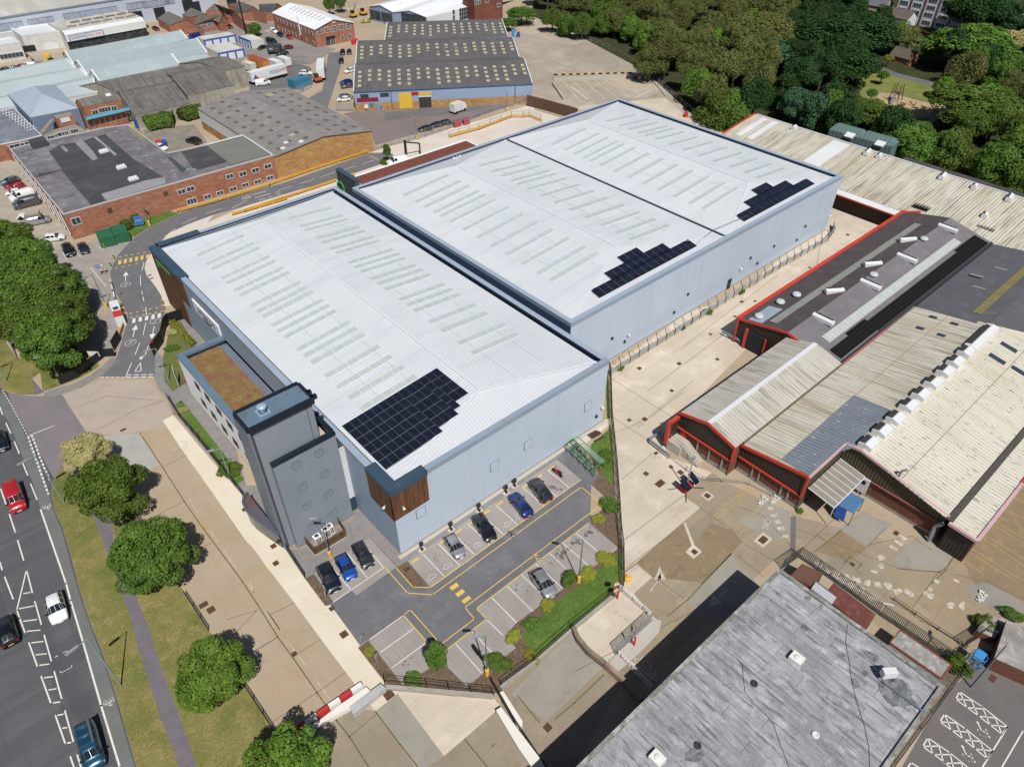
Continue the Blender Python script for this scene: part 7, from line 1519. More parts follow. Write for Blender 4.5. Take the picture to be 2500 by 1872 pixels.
for s_, r_, zc_, mi, l_ in (('c230,110', 36, 4, 0, 'green tree beside the blue skip at the corner of the grey trade unit'), ('c130,180', 22, 3, 0, 'low green bush-like tree left of the corner tree by the trade unit'), ('d700,260', 88, 9, 1, 'tall dark poplar-like tree left of the playing field'), ('d960,260', 84, 9, 1, 'tall dark tree right behind the first dark tree by the park road'), ('d850,500', 80, 7, 1, 'dark tree casting shade at the left edge of the park grass'), ('d430,420', 72, 6, 3, 'bluish green willow-like tree in front of the dark stand'), ('d180,230', 95, 8, 2, 'huge olive brown tree in the middle of the wood'), ('d1800,350', 92, 8, 0, 'large mid green tree at the right side of the park'), ('d1780,80', 52, 10, 1, 'dark tall tree in front of the white flats'), ('d2050,120', 50, 9, 1, 'dark reddish tree right of the white flats'), ('d2160,330', 46, 6, 4, 'pale cream-leaved tree at the right edge'), ('d1830,820', 100, 6, 0, 'large mid green tree in front of the playground at the right'), ('d1010,870', 58, 5, 0, 'green tree between the plant units and the playground'), ('d1350,1090', 56, 5, 0, 'green tree right behind the long cream roof below the playground'), ('d1170,450', 12, 3, 6, 'small golden tree by the park road'), ('d1125,580', 15, 3, 0, 'lone small tree on the park grass beside the road'), ('d1600,660', 24, 4, 5, 'bright green small tree at the right edge of the park grass'), ('d1040,720', 14, 3, 0, 'small green tree left of the play area'), ('d1260,290', 46, 6, 2, 'olive tree in front of the brown-roofed white house')):
 treeat('park_tree' if s_[0] == 'd' else 'corner_tree', l_, s_, zc_, r_, min(zc_*.95, r_*.11) if r_ < 30 else zc_*.8, mi, 'far1' if r_ % 2 else 'far0')
# bushes and hedges
def bush(label, s, r, h, mi, name='bush', group=None):
 c = P(s); r *= .8; h *= .8; rt = thing(name, label, 'bush', (c.x, c.y, 0), group); o = bpy.data.objects.new('foliage', crown_for('bush', mi)); COL.objects.link(o); o.parent = rt; o.location = (0, 0, h*.5); k_ = random.uniform(.75, 1.3); o.scale = (r*k_, r/k_, h*.5); o.rotation_euler = (0, 0, random.uniform(0, 6)); return rt
def hedge(label, pts, w, h, mi, n=3000, leaf=.35, name='hedge'):
 rnd = random.Random(len(label)); V = []; F = []
 for i in range(n):
  t = rnd.random()*(len(pts)-1); k = int(t); a, b = pts[k], pts[k+1]; p = a.lerp(b, t-k); d = (b-a).normalized(); nn = V2(-d.y, d.x, 0); u = rnd.uniform(-1, 1); zz = h*(1-.35*abs(u)**3)*rnd.uniform(.25, 1); s = leaf*rnd.uniform(.6, 1.3)
  q = p+nn*u*w/2+V2(0, 0, 0); q.z = zz; m_ = (V2(rnd.gauss(0, .6), rnd.gauss(0, .6), .8)+nn*u).normalized(); t1 = m_.orthogonal().normalized(); t1 = Matrix.Rotation(rnd.uniform(0, 6), 3, m_) @ t1; b1 = m_.cross(t1)
  k = len(V); V += [q-t1*s*.5, q-b1*s*.4, q+t1*s*.5, q+b1*s*.4]; F.append((k, k+1, k+2, k+3))
 me = bpy.data.meshes.new(name); me.from_pydata(V, [], F); me.materials.append(LM[mi]); o = bpy.data.objects.new(name, me); COL.objects.link(o); return tag(o, label, 'hedge')
hedge('dense rounded dark green hedge beside the old grey shed, left of the pair', PL('a1120,960 1230,935 1340,925', 1.5), 6, 3.8, 0, 7000, .4); hedge('smaller rounded green hedge at the corner of the brown rooflight shed', PL('a1400,900 1450,880 1560,860', 1.5), 4.5, 3.8, 0, 5000, .4)
hedge('golden yellow low shrub row along the bed by the warehouse wall', PL('e1330,1070 1400,1150 1500,1245'), 1.3, .9, 6, 2600, .22, 'shrub_row')
for k, (s_, r, h, mi, l_) in enumerate([('e985,345', 1.7, 3.2, 0, 'tall green shrub against the brick wall beside the green cabinets'), ('e1050,290', 1.3, 2.8, 0, 'green shrub against the brick wall behind the blue sign'), ('e610,395', .9, 1, 0, 'small shrub at the foot of the brick wall corner'), ('i1780,790', 2.2, 1.2, 0, 'green shrub cluster at the lower end of the office lawn bed'), ('i1400,330', 1.2, .6, 4, 'straw coloured plants at the top of the office lawn bed'), ('e1350,1140', 1.6, .9, 4, 'straw flowered shrub in the bed behind the black gate'), ('e1330,1270', 1.5, .8, 0, 'green ground shrub in the entrance bed'), ('k905,1070', 1.7, 1.8, 0, 'round green shrub at the turning head of the car park'), ('k820,1165', 1.2, .9, 6, 'golden low shrub beside the round green shrub'), ('k880,700', 1.8, 1.6, 0, 'green shrub beside the bike shelter'),
  ('o600,230', 1.4, 2.2, 0, 'leafy young shrub behind the silver hatchback'), ('o880,60', 1.6, .9, 6, 'golden shrub at the top corner of the lawn'), ('o740,170', 1.5, .6, 6, 'golden low shrub by the yellow lamp base'), ('o430,410', 1.2, .6, 6, 'golden low shrub left of the silver hatchback bay'), ('o170,660', 1.2, .7, 6, 'golden low shrub at the left tip of the lawn'), ('o320,560', 1.4, .9, 0, 'green low shrub on the bed beside the lawn'), ('o310,810', 1.2, .7, 6, 'yellow green shrub at the bottom corner of the lawn'), ('o60,860', 1.8, 1.0, 0, 'green shrub by the lamp at the lower bays'), ('n1290,990', 1.4, .6, 0, 'spreading green ground plant in the bed under the bays'), ('n950,770', .9, .5, 6, 'small yellow green plant in the left bed'), ('b1070,1262', 1.9, 1.0, 0, 'grassy shrub under the young tree by the access road'),
  ('p1905,570', 1.7, 2.0, 0, 'dark green bush on the concrete ledge by the yard gate'), ('p2120,500', 1.5, 1.5, 0, 'green bush beside the red brick edge at the right'), ('p1690,900', 1.8, 2.6, 0, 'leafy tree-like bush at the end of the pale container'), ('g1665,1000', 1.3, 1.4, 0, 'green weed bush growing from the concrete fence, middle of three'), ('g1470,1120', .9, 1.2, 0, 'green weed bush growing from the concrete fence, nearest of three'), ('g1925,840', 1.2, 1.3, 0, 'green weed bush growing from the concrete fence, furthest of three'), ('g990,1430', .9, .9, 0, 'small green weed at the near end of the concrete fence'), ('l480,1105', .7, .6, 0, 'small weed clump at the cream shed corner'), ('l1850,1180', .8, .5, 0, 'weed clump in the joint of the striped yard'), ('a1130,215', 1.6, 1.6, 5, 'bush on the grass beside the red car near the warehouse'), ('d770,890', 2.2, 2.0, 4, 'pale flowering shrub at the edge of the park path'), ('c930,240', 2.6, 4.5, 4, 'white blossoming shrub at the edge of the wood')]):
 bush(l_, s_, r, h, mi)
# park play equipment
pg = thing('climbing_frame', 'wooden climbing frame with metal slide in the sand play area', 'play frame', P('d1215,780')); c = P('d1215,775'); mb = MB()
for dx, dy in ((-1.5, -1.5), (1.5, -1.5), (1.5, 1.5), (-1.5, 1.5)): mb.bar(c+V2(dx, dy, 0), c+V2(dx*.6, dy*.6, 5), .2)
mb.bar(c+V2(-1.6, -1.6, 2), c+V2(1.6, 1.6, 2), .15); mb.box(c+V2(0, 0, 2.4), (2.2, 2.2, .15)); mb.build('timber_tower', timber, pg); mb = MB(); mb.bar(c+V2(-1, 0, 2.4), c+V2(-5, -1.0, .4), .8, .12); mb.build('slide', MATS['galvanised'], pg)
for s_, l_ in (('d1330,830', 'low timber play beams on the sand, left'), ('d1490,855', 'low timber play logs on the sand, right'), ('d1230,850', 'timber seat logs on the sand beside the climbing frame')):
 c = P(s_); mb = MB()
 for k in range(5): a = k*1.9; mb.bar(c+V2(1.5*cos(a), 1.5*sin(a), .5), c+V2(3*cos(a+.5), 3*sin(a+.5), .9), .25)
 tag(mb.build('play_logs', timber), l_, 'play logs')
# ---------------------------------------------------------------- fences, walls, rails
def fence(name, label, pts, h, mt, sp=2.5, kind='mesh', rails=(.15, 1), group=None, cat='fence'):
 r = thing(name, label, cat, pts[0], group); im = MB(); rm = MB(); PS = []
 for a, b in zip(pts, pts[1:]):
  L = (b-a).length; n = max(1, round(L/sp)); up = V2(0, 0, h); d = (b-a).normalized(); nn = V2(-d.y, d.x, 0)
  for i in range(n+1): q = a.lerp(b, i/n); PS.append((q, d))
  for t in rails: rm.bar(a+up*t, b+up*t, .05)
  if kind == 'mesh':
   for t in (.3, .45, .6, .75, .88): im.bar(a+up*t, b+up*t, .02)
   for i in range(int(L/.35)): q = a+d*(.35*i); im.box(q+V2(0, 0, h/2), (.022, .022, h))
  elif kind == 'palisade':
   for i in range(int(L/.2)): q = a+d*(.2*i); im.box(q+V2(0, 0, h/2), (.09, .03, h), rz=atan2(d.y, d.x))
  elif kind == 'solid': im.bar(a+up*.5, b+up*.5, .05, h*.94)
  elif kind == 'vee':
   for i in range(n+1): q = a.lerp(b, i/n); im.bar(q+V2(0, 0, h), q+V2(0, 0, h+.75)+nn*.7, .05); im.bar(q+V2(0, 0, h), q+V2(0, 0, h+.75)-nn*.7, .05)
 pm = None
 for q, d in PS:
  if pm is None: pm = MB().box((0, 0, h/2), (.09, .09, h+.1)).build('post', mt, r, local=True)
  else: o = pm.copy(); COL.objects.link(o); pm = o
  pm.location = q-pts[0]; pm.rotation_euler.z = atan2(d.y, d.x)
 rm.build('rail', mt, r)
 if im.f: im.build('infill', mt, r)
 return r
blackm = mat('black_powder_coat', '1f2124', grain=0, rough=.5); galv = mat('galvanised_pale', '9ea2a4', rough=.45, metal=.3, grain=.05); bluef = mat('faded_blue_paint', '4d6f99', grain=.1)
fence('mesh_fence', 'black mesh fence along the cream concrete strip beside the office', PL('i1302,240 1385,375 1540,560 1700,760 1870,975 2212,1395 j460,1618'), 1.5, blackm)
fence('mesh_fence', 'black mesh fence along the inner grass verge and old concrete road, upper run', PL('i1040,1108 1110,1215'), 1.1, blackm); fence('mesh_fence', 'black mesh fence along the inner verge between the two lower trees', PL('m1435,335 1610,602'), 1.1, blackm); fence('mesh_fence', 'black mesh fence along the verge at the bottom left of the barrier', PL('m1885,1030 2110,1372 2330,1700'), 1.1, blackm)
fence('mesh_fence', 'black mesh fence on low concrete wall along the bottom edge of the car park', PL('n1075,1020 1400,1050 1910,1110'), 1.8, blackm, rails=(.1, .5, 1), kind='rail'); mb = MB(); q = PL('n1080,1045 1910,1118')
mb.bar(q[0]+V2(0, 0, .2), q[1]+V2(0, 0, .2), .5, .4); q = PL('o70,1050 330,860 620,605 930,350');
for a, b in zip(q, q[1:]): mb.bar(a+V2(0, 0, .2), b+V2(0, 0, .2), .4, .4)
tag(mb.build('low_wall', MATS['concrete_base']), 'low pale concrete retaining wall round the bottom of the car park bed', 'wall')
fence('mesh_fence', 'black mesh fence between the lawn and the old concrete road', PL('o75,1035 330,845 620,590 925,345'), 1.5, blackm, sp=5, kind='rail', rails=(.5, 1)); fence('boundary_fence', 'dark boundary fence with concrete kerb between the car park and the pale yard', PL('g905,1440 k915,60 925,400 960,750 978,1000 995,1280 1012,1416 o1015,270'), 2.0, blackm, sp=2.4)
fence('entrance_fence', 'black railing fence curving under the trees beside the entrance', PL('e470,1545 600,1490 720,1400 810,1330 893,1325'), 1.7, blackm, kind='solid'); fence('entrance_gate', 'black vertical bar gate standing open on the left of the entrance', PL('e885,1285 935,1200'), 2.2, blackm, kind='solid', cat='gate')
fence('entrance_fence', 'black vertical bar fence beside the timber corner of the warehouse', PL('e1415,1040 1310,1075 1285,1110 1262,1215'), 2.3, blackm, kind='solid'); fence('entrance_gate', 'black vertical bar gate standing open on the right of the entrance', PL('e1190,1325 1262,1222'), 2.5, blackm, kind='solid', cat='gate')
r = thing('concrete_fence', 'stained concrete panel fence with slim black posts in front of the second warehouse', 'fence', P('g905,1500')); cpm = mat('stained_panel', 'a9aaa8', '97968f', ns=.5, grain=.1, slab=(2.6, 5, .6, .08), blot=[(.5, .56, .7, '5f5b52', .7)])
mb = MB(); im = MB(); k1 = MB()
q = PL('g912,1480 g1600,1045 g2212,660 h690,445 h735,385 h738,330');
for a, b in zip(q, q[1:]):
 mb.bar(a+V2(0, 0, .75), b+V2(0, 0, .75), .12, 1.5); k1.bar(a+V2(0, 0, .1), b+V2(0, 0, .1), .5, .2); L = (b-a).length; n = max(1, round(L/2.6)); d = (b-a).normalized(); nn = V2(-d.y, d.x, 0)
 for i in range(n): p = a.lerp(b, i/n); MB().bar(p-nn*.1, p-nn*.1+V2(0, 0, 1.7), .1).build('post', blackm, r); im.bar(p+V2(0, 0, 1.6), p+nn*.55+V2(0, 0, 2.8), .07); im.bar(p+V2(0, 0, 1.6), p-nn*.5+V2(0, 0, 2.3), .05)
mb.build('panels', cpm, r); im.build('bracket', blackm, r); k1.build('kerb', beige, r)
fence('palisade_fence', 'steel palisade fence running behind the containers to the yard gate', PL('p340,130 470,40 760,240 1100,490 1640,850'), 2.2, mat('dull_steel', '4b5257', rough=.5, grain=0), kind='palisade', sp=2.7); fence('palisade_fence', 'steel palisade fence along the right side of the weathered flat roof', PL('p1740,930 1600,1120 1130,1760'), 2.2, MATS['dull_steel'], kind='palisade', sp=2.7)
fence('yard_gate', 'dark steel bar gate between the brick walls at the right yard entrance', PL('p1730,740 1890,640'), 2.0, mat('rust_brown_steel', '4a3a33', grain=.1), kind='palisade', cat='gate'); fence('palisade_fence', 'dark palisade fence beside the curved kerb at the right', PL('p1900,650 2212,800 2400,920'), 1.8, MATS['dull_steel'], kind='palisade')
fence('guard_rail', 'rusty low rail along the worn yard edge at the right', PL('p1200,370 1540,600 1760,740'), .7, MATS['rust_brown_steel'], kind='rail', rails=(.5, 1))
fence('palisade_gate', 'grey spiked palisade gate section on the traffic island', PL('o955,790 1225,540'), 2.2, galv, kind='palisade', cat='gate')
rw = mat('white_tube', 'd9d9d6', grain=0); redp = mat('red_paint', 'b52a2a', grain=.03)
for a, b, l_ in (('o985,290', 'o1228,505', 'white and red tubular height barrier at the upper end of the exit lane'), ('o975,800', 'o1228,1060', 'white and red tubular gate swung over the shaded lane')):
 A, B_ = P(a), P(b); r = thing('tubular_gate', l_, 'gate', A); mb = MB(); rb = MB()
 for z in (.3, .75, 1.2): mb.tube(A+V2(0, 0, z), B_+V2(0, 0, z), .05, n=6)
 for i in range(13): q = A.lerp(B_, i/12); (rb if i % 4 == 1 else mb).tube(q+V2(0, 0, .3), q+V2(0, 0, 1.2), .05, n=6)
 mb.build('rails', rw, r); rb.build('red_bars', redp, r)
brk = mat('painted_brick', '9c8a7a', '8b7766', ns=.8, grain=.15, blot=[(1, .5, .6, '8a4a4a', .7), (1.3, .6, .7, 'c9bdb2', .7)]); mb = MB(); q = PL('o628,602 660,680 740,780 870,880')
for a, b in zip(q, q[1:]): mb.bar(a+V2(0, 0, .5), b+V2(0, 0, .5), .5, 1.0)
tag(mb.build('stone_wall', mat('mossy_stone', '85796a', '6d6353', ns=1, grain=.2)), 'low mossy stone wall beside the sloping lane below the lawn', 'wall'); mb = MB(); q = PL('o875,885 1000,1000 1160,1160')
for a, b in zip(q, q[1:]): mb.bar(a+V2(0, 0, .5), b+V2(0, 0, .5), .5, 1.1)
tag(mb.build('brick_wall', brk), 'low wall with flaking red and white paint beside the traffic island', 'wall'); mb = MB(); mb.prism([(p.x, p.y) for p in PL('o885,880 960,790 1250,520 1310,530 1290,620 1180,740 1050,860 960,930')], 0, .16); tag(mb.build('traffic_island', kerbm), 'pale kerbed traffic island carrying the palisade gate', 'traffic island')
for s_, l_ in (('o1105,640', 'red curved hydrant-like post in the middle of the palisade gate, upper'), ('o1098,720', 'red curved post in the middle of the palisade gate, lower'), ('o970,355', 'red post beside the round signs')):
 c = P(s_); mb = MB(); mb.tube(c, c+V2(0, 0, 1.1), .12); mb.tube(c+V2(0, 0, 1.1), c+V2(.3, .2, 1.4), .12); mb.tube(c+V2(0, 0, .5), c+V2(-.25, .2, .9), .08); tag(mb.build('red_post', redp), l_, 'post')
# barrier blocks across the old road
a, b = P('n378,1402'), P('n905,1040'); n = 6; r = thing('water_barrier', 'line of red and white plastic barrier blocks across the old concrete road', 'barrier', a)
for i in range(n): MB().bar(a.lerp(b, (i+.03)/n)+V2(0, 0, .5), a.lerp(b, (i+.97)/n)+V2(0, 0, .5), .45, 1.0).build('barrier_block', redp if i % 2 == 0 else rw, r)
def block(label, pts, z, mt, name='concrete_block'):
 q = PL(pts, z); return tag(MB().prism([(p.x, p.y) for p in q], 0, z).build(name, mt), label, 'concrete block')
block('long white concrete block behind the red and white barrier, left', 'n430,1400 660,1275 800,1200 830,1180 960,1065 930,1035 700,1190 590,1275 450,1370', .7, mat('white_concrete', 'd9d5cd', grain=.04)); block('pale grey concrete block against the car park corner behind the barrier', 'n800,1190 1040,1010 1080,1045 828,1250', .9, mat('grey_concrete_block', 'b3b4b4', 'a3a4a4', ns=.5))
block('long pale concrete block beside the black gate at the bottom', 'n1930,1215 1970,1190 2250,1560 2380,1760 2280,1760 2100,1500', .9, MATS['white_concrete']); block('pale concrete block on the lane side of the black gate', 'o60,1075 90,1068 240,1300 238,1340 205,1345', .7, MATS['white_concrete']); fence('swing_gate', 'long black horizontal lattice gate between the concrete blocks at the bottom', PL('o0,1010 170,1310 400,1656 480,1780'), 1.3, blackm, cat='gate')
# crash rails
def rail(label, pts, mt, h=.75, post=True):
 q = PL(pts); r = thing('crash_rail', label, 'guard rail', q[0]); mb = MB()
 for a, b in zip(q, q[1:]):
  for z in (h, h-.28): mb.bar(a+V2(0, 0, z), b+V2(0, 0, z), .16, .2)
  n = max(1, int((b-a).length/3))
  for i in range(n+1): p = a.lerp(b, i/n); MB().bar(p, p+V2(0, 0, h), .12).build('post', mt, r)
 mb.build('rail', mt, r)
yr = mat('yellow_rail', 'd9a21f', 'd09a1a', ns=2, grain=.03, rough=.5)
rail('long yellow crash rail along the brick walls beside the access road', 'e1372,220 a1372,1642 1650,1570 2080,1440 b190,1435 560,1305 945,1183', yr); rail('yellow crash rail between the access road and the warehouse', 'e1795,245 2212,125 b0,1640 400,1505 700,1405', yr); rail('yellow crash rail bending round the service yard ramp', 'b1575,1065 1800,1005 2050,910 2140,910 c290,905 385,945', yr); rail('short yellow crash rail beside the entrance kerb', 'e922,1195 948,1120 970,1060', yr); rail('short yellow crash rail beside the charcoal fin wall', 'b800,1372 840,1358', yr)
fence('ramp_railing', 'thin black railing above the curved yellow rail in the service yard', PL('b1570,1060 1800,1000 2050,905 2140,900 c290,890 380,930'), 1.6, blackm, kind='rail', rails=(.5, 1), sp=4)
gr = mat('grey_crash_rail', '8894a3', grain=.04, rough=.4, metal=.3); rail('grey double crash rail in front of the red screen of the small shed', 'k1215,580 1360,695', gr, 1.0); rail('grey crash rail stretching away beside the concrete steps', 'k1215,570 1300,520', gr, 1.0); rail('grey double crash rail in front of the dark shed doorway', 'g1775,1165 1910,1235', gr, 1.0); rail('short grey crash rail right of the dark shed doorway', 'g2035,1290 2085,1315', gr, 1.0)
fence('handrail', 'thin galvanised handrail running down from the crash rail beside the sheds', PL('k1370,690 1500,790 1620,870 1780,880 1980,900 2160,990'), 1.0, galv, kind='rail', rails=(.5, 1)); fence('handrail', 'thin handrail along the dark wall of the long shed', PL('h750,175 930,250 1120,320'), 1.1, galv, kind='rail', rails=(.5, 1), sp=4)
fence('steel_fence', 'faded blue and grey steel fence round the trade unit yard', PL('b975,1165 1330,1080 1560,1000 1900,860 2170,800'), 2.4, mat('grey_blue_steel', '7f8a96', grain=.05), kind='mesh', sp=2.7); r = fence('timber_fence', 'tall brown vertical board fence at the end of the trade unit yard', PL('c275,820 400,850 660,925'), 3.4, mat('brown_boards', '5d4636', '6a5040', ns=2, grain=.15, rib=('u', .2, .01, .3)), kind='solid', sp=3, rails=(1,))
fence('steel_fence', 'grey mesh fence between the lorry yard and the side road', PL('b330,470 480,500 500,640 510,680 400,730'), 2.4, galv); fence('steel_fence', 'grey palisade screen in front of the cars left of the trade unit', PL('b700,860 840,860'), 2.4, galv, kind='palisade'); fence('steel_fence', 'grey mesh fence in front of the very large warehouse', PL('A2212,330 B600,200 1300,90 1700,20'), 2.4, galv, sp=4); fence('steel_fence', 'metal fence round the plant yard at the top', PL('b640,95 760,60 850,50 830,130 700,150'), 2.2, galv)
mb = MB(); q = PL('c470,650 555,775')
mb.bar(q[0]+V2(0, 0, .4), q[1]+V2(0, 0, .4), .4, .8); q = PL('c480,625 1080,600'); mb.bar(q[0]+V2(0, 0, .5), q[1]+V2(0, 0, .5), .5, 1.0); q = PL('c1235,615 1345,750'); mb.bar(q[0]+V2(0, 0, .2), q[1]+V2(0, 0, .2), .3, .4); tag(mb.build('bay_wall', kerbm), 'low concrete wall round the far parking bays behind the second warehouse', 'wall')
a, b = P('c480,608'), P('c1078,592'); r = thing('striped_rail', 'black and yellow striped rail above the far parking bays', 'guard rail', a)
for i in range(21): MB().bar(a.lerp(b, i/21)+V2(0, 0, 1.25), a.lerp(b, (i+1)/21)+V2(0, 0, 1.25), .35, .4).build('rail_section', yellow if i % 2 else blackm, r)
a, b = P('c1100,625'), P('c1225,620'); r = thing('striped_rail', 'short black and yellow striped rail at the right of the far parking bays', 'guard rail', a)
for i in range(5): MB().bar(a.lerp(b, i/5)+V2(0, 0, .9), a.lerp(b, (i+1)/5)+V2(0, 0, .9), .35, .7).build('rail_section', yellow if i % 2 else blackm, r)
fence('mesh_fence', 'low fence along the edge of the wood beside the far yard', PL('c640,270 950,400 1200,560 1350,700 1500,830 1640,950'), 1.4, galv, sp=4, kind='rail', rails=(.4, 1))
# ---------------------------------------------------------------- vehicles
tyre = mat('tyre_rubber', '161617', grain=.05); rim = mat('wheel_rim', '8c8f93', rough=.3, metal=.7, grain=0); vglass = mat('vehicle_glass', '12181c', '1c252b', ns=.7, rough=.06, spec=.8, grain=0)
hl = mat('headlamp_glass', 'c9d0d4', rough=.1, grain=0); tl = mat('rear_lamp', '8a1414', rough=.2, grain=0); plw = mat('white_plate', 'd9d9d2', grain=0); ply = mat('yellow_plate', 'd6b51c', grain=0); trimb = mat('black_trim', '1a1b1d', grain=0, rough=.5)
def paint(n, c, met=.25): return mat('paint_'+n, c, rough=.28, grain=0, metal=met, spec=.6, coat=.8)
PNT = {k: paint(k, v, m_) for k, v, m_ in (('black', '15171b', .2), ('navy', '141d2c', .3), ('charcoal', '30353b', .4), ('grey', '5b5f64', .5), ('silver', 'a4a8ad', .6), ('white', 'dcdee0', 0), ('blue', '1550b0', .4), ('deepblue', '16307e', .4), ('red', 'b01220', .1), ('darkred', '6f1620', .2), ('teal', '174a66', .4), ('yellow', 'dcc22a', 0), ('lime', '9aa52a', .2), ('orange', 'c0521e', 0), ('green', '5d8080', .3))}
SH = {   # x, half width, belt z, top z, roof half width; front first
'hatch': ([(2.05, .62, .52, .6, .5), (1.98, .78, .62, .72, .66), (1.6, .87, .78, .86, .74), (1.0, .89, .90, .97, .74), (.25, .89, .93, 1.40, .60), (-.5, .89, .95, 1.47, .60), (-1.3, .88, .97, 1.43, .57), (-1.85, .85, .95, 1.05, .62), (-2.02, .78, .72, .78, .66), (-2.06, .66, .5, .55, .5)], (3, 7), 2.06, .32),
'saloon': ([(2.35, .62, .5, .58, .5), (2.28, .80, .6, .68, .66), (1.8, .89, .76, .84, .76), (.95, .91, .88, .95, .76), (.1, .91, .9, 1.36, .60), (-.6, .91, .92, 1.42, .60), (-1.15, .91, .93, 1.38, .58), (-1.75, .89, .93, 1.05, .70), (-2.2, .85, .9, .96, .70), (-2.33, .76, .6, .66, .6), (-2.36, .6, .45, .5, .5)], (3, 7), 2.36, .33),
'suv': ([(2.2, .68, .6, .7, .55), (2.12, .84, .76, .86, .7), (1.7, .92, .92, 1.0, .8), (1.05, .94, 1.04, 1.1, .8), (.35, .94, 1.08, 1.58, .66), (-.5, .94, 1.1, 1.68, .66), (-1.6, .93, 1.12, 1.62, .63), (-2.05, .9, 1.08, 1.2, .68), (-2.2, .84, .8, .88, .7), (-2.25, .7, .55, .6, .6)], (3, 7), 2.25, .37),
'van': ([(2.5, .72, .7, .8, .6), (2.42, .88, .95, 1.05, .74), (1.9, .96, 1.1, 1.2, .82), (1.55, .97, 1.15, 1.28, .84), (.95, .97, 1.2, 1.93, .80), (.2, .97, 1.2, 1.98, .82), (-1.6, .97, 1.2, 1.98, .82), (-2.4, .96, 1.2, 1.95, .82), (-2.48, .94, 1.1, 1.7, .8), (-2.5, .9, .7, .9, .8)], (3, 5), 2.5, .34)}
VM = {}
def vehmesh(kind):
 if kind in VM: return VM[kind]
 st, (gf, gb_), hl_, wr = SH[kind]; B = MB(); G = MB(); rings = []
 for i, (x, w, b, t, rw_) in enumerate(st):
  zb_ = .3 if i in (0, len(st)-1) else .2
  h = [(w*.92, zb_), (w, zb_+.18), (w, b*.66), (w*.985, b), (rw_+(.0), t-.06*(t > 1.15)-.02), (rw_*.7, t), (0, t+.025)]
  rings.append([Vector((x, y, z)) for y, z in h]+[Vector((x, -y, z)) for y, z in reversed(h[:-1])])
 n = len(rings[0])
 for i in range(len(rings)-1):
  a, c = rings[i], rings[i+1]
  for j in range(n-1):
   side = j in (3, n-5); top = j in (4, 5, 6, 7)
   g = (side and gf <= i < gb_) or (top and (i == gf or (i == gb_-1 and kind != 'van') or (kind == 'van' and i == 99)))
   if kind == 'van' and side and i > gf+1: g = False
   q = [a[j], a[j+1], c[j+1], c[j]]
   if g:      # inset pane, framed by bodywork
    ce = sum(q, Vector())/4; qi = [p.lerp(ce, .10 if side else .07) for p in q]; G.face(qi)
    for k in range(4): B.face([q[k], q[(k+1) % 4], qi[(k+1) % 4], qi[k]])
   else: B.face(q)
  B.face([a[0], c[0], c[n-1], a[n-1]])
 B.face(list(reversed(rings[0]))); B.face(rings[-1])
 def mk(mb, name, mts, smooth=True):
  o = mb.build(name, mts, smooth=smooth); me = o.data; bpy.data.objects.remove(o)
  bm = bmesh.new(); bm.from_mesh(me); bmesh.ops.remove_doubles(bm, verts=bm.verts, dist=.002); bmesh.ops.recalc_face_normals(bm, faces=bm.faces); bm.to_mesh(me); bm.free(); return me
 D = {'body': mk(B, 'body', [PNT['white']]), 'windows': mk(G, 'windows', [vglass], False)}
 w1 = st[3][1]; ax = (hl_*.64, -hl_*.62)
 T = MB(); T.tube((0, -.11, 0), (0, .11, 0), wr, n=16); D['wheel'] = mk(T, 'wheel', [tyre], False); T = MB(); T.tube((0, .10, 0), (0, .13, 0), wr*.62, n=12); D['rim'] = mk(T, 'rim', [rim], False)
 T = MB(); T.box((0, 0, 0), (.22, .34, .14)); D['headlight'] = mk(T, 'headlight', [hl], False); T = MB(); T.box((0, 0, 0), (.12, .22, .26)); D['tail_light'] = mk(T, 'tail_light', [tl], False)
 T = MB(); T.box((0, 0, 0), (.04, .52, .12)); D['plate'] = mk(T, 'plate', [plw], False); T = MB(); T.box((0, 0, 0), (.14, .2, .14)); D['mirror'] = mk(T, 'mirror', [trimb], False)
 VM[kind] = (D, hl_, wr, w1, ax, st); return VM[kind]
def vehicle(label, cat, kind, col, front, rear, group=None, z=.6, sc=1.0, extra=None, name=None):
 D, hl_, wr, w1, ax, st = vehmesh(kind)
 a, b = P(front, z), P(rear, z*1.2); c = (a+b)/2; d = a-b; rz = atan2(d.y, d.x)
 r = thing(name or {'van': 'parked_van'}.get(kind, 'parked_car'), label, cat, (c.x, c.y, .03), group, rz); r.scale = (sc, sc, sc)
 def add(nm, key, loc=(0, 0, 0), rot=0, par=None, m_=None):
  o = bpy.data.objects.new(nm, D[key]); COL.objects.link(o); o.parent = par or r; o.location = loc; o.rotation_euler = (0, 0, rot)
  if m_: o.material_slots[0].link = 'OBJECT'; o.material_slots[0].material = m_
  return o
 add('body', 'body', m_=PNT[col]); add('windows', 'windows')
 for x in ax:
  for sy in (-1, 1): w_ = add('wheel', 'wheel', (x, sy*(w1-.10), wr), 0 if sy > 0 else pi); add('rim', 'rim', par=w_)
 for sy in (-1, 1):
  add('headlight', 'headlight', (hl_-.20, sy*(st[1][1]-.16), st[1][2]-.02)); add('tail_light', 'tail_light', (-hl_+.07, sy*(st[-2][1]-.10), st[-2][2]-.02)); add('mirror', 'mirror', (st[3][0]-.25, sy*(w1+.08), st[3][2]+.05))
 add('number_plate', 'plate', (hl_+.0, 0, .42)); add('number_plate', 'plate', (-hl_-.0, 0, .5), m_=ply)
 if extra: extra(r)
 return r
def rack(r):
 mb = MB()
 for x in (.4, -.7, -1.8): mb.bar((x, -.85, 2.12), (x, .85, 2.12), .05)
 mb.build('roof_bars', rim, r, local=True); mb = MB(); mb.bar((.6, .62, 2.2), (-2.3, .62, 2.2), .22, .1); mb.build('rack_tube', rim, r, local=True)
cpg = 'cars parked in the warehouse car park'
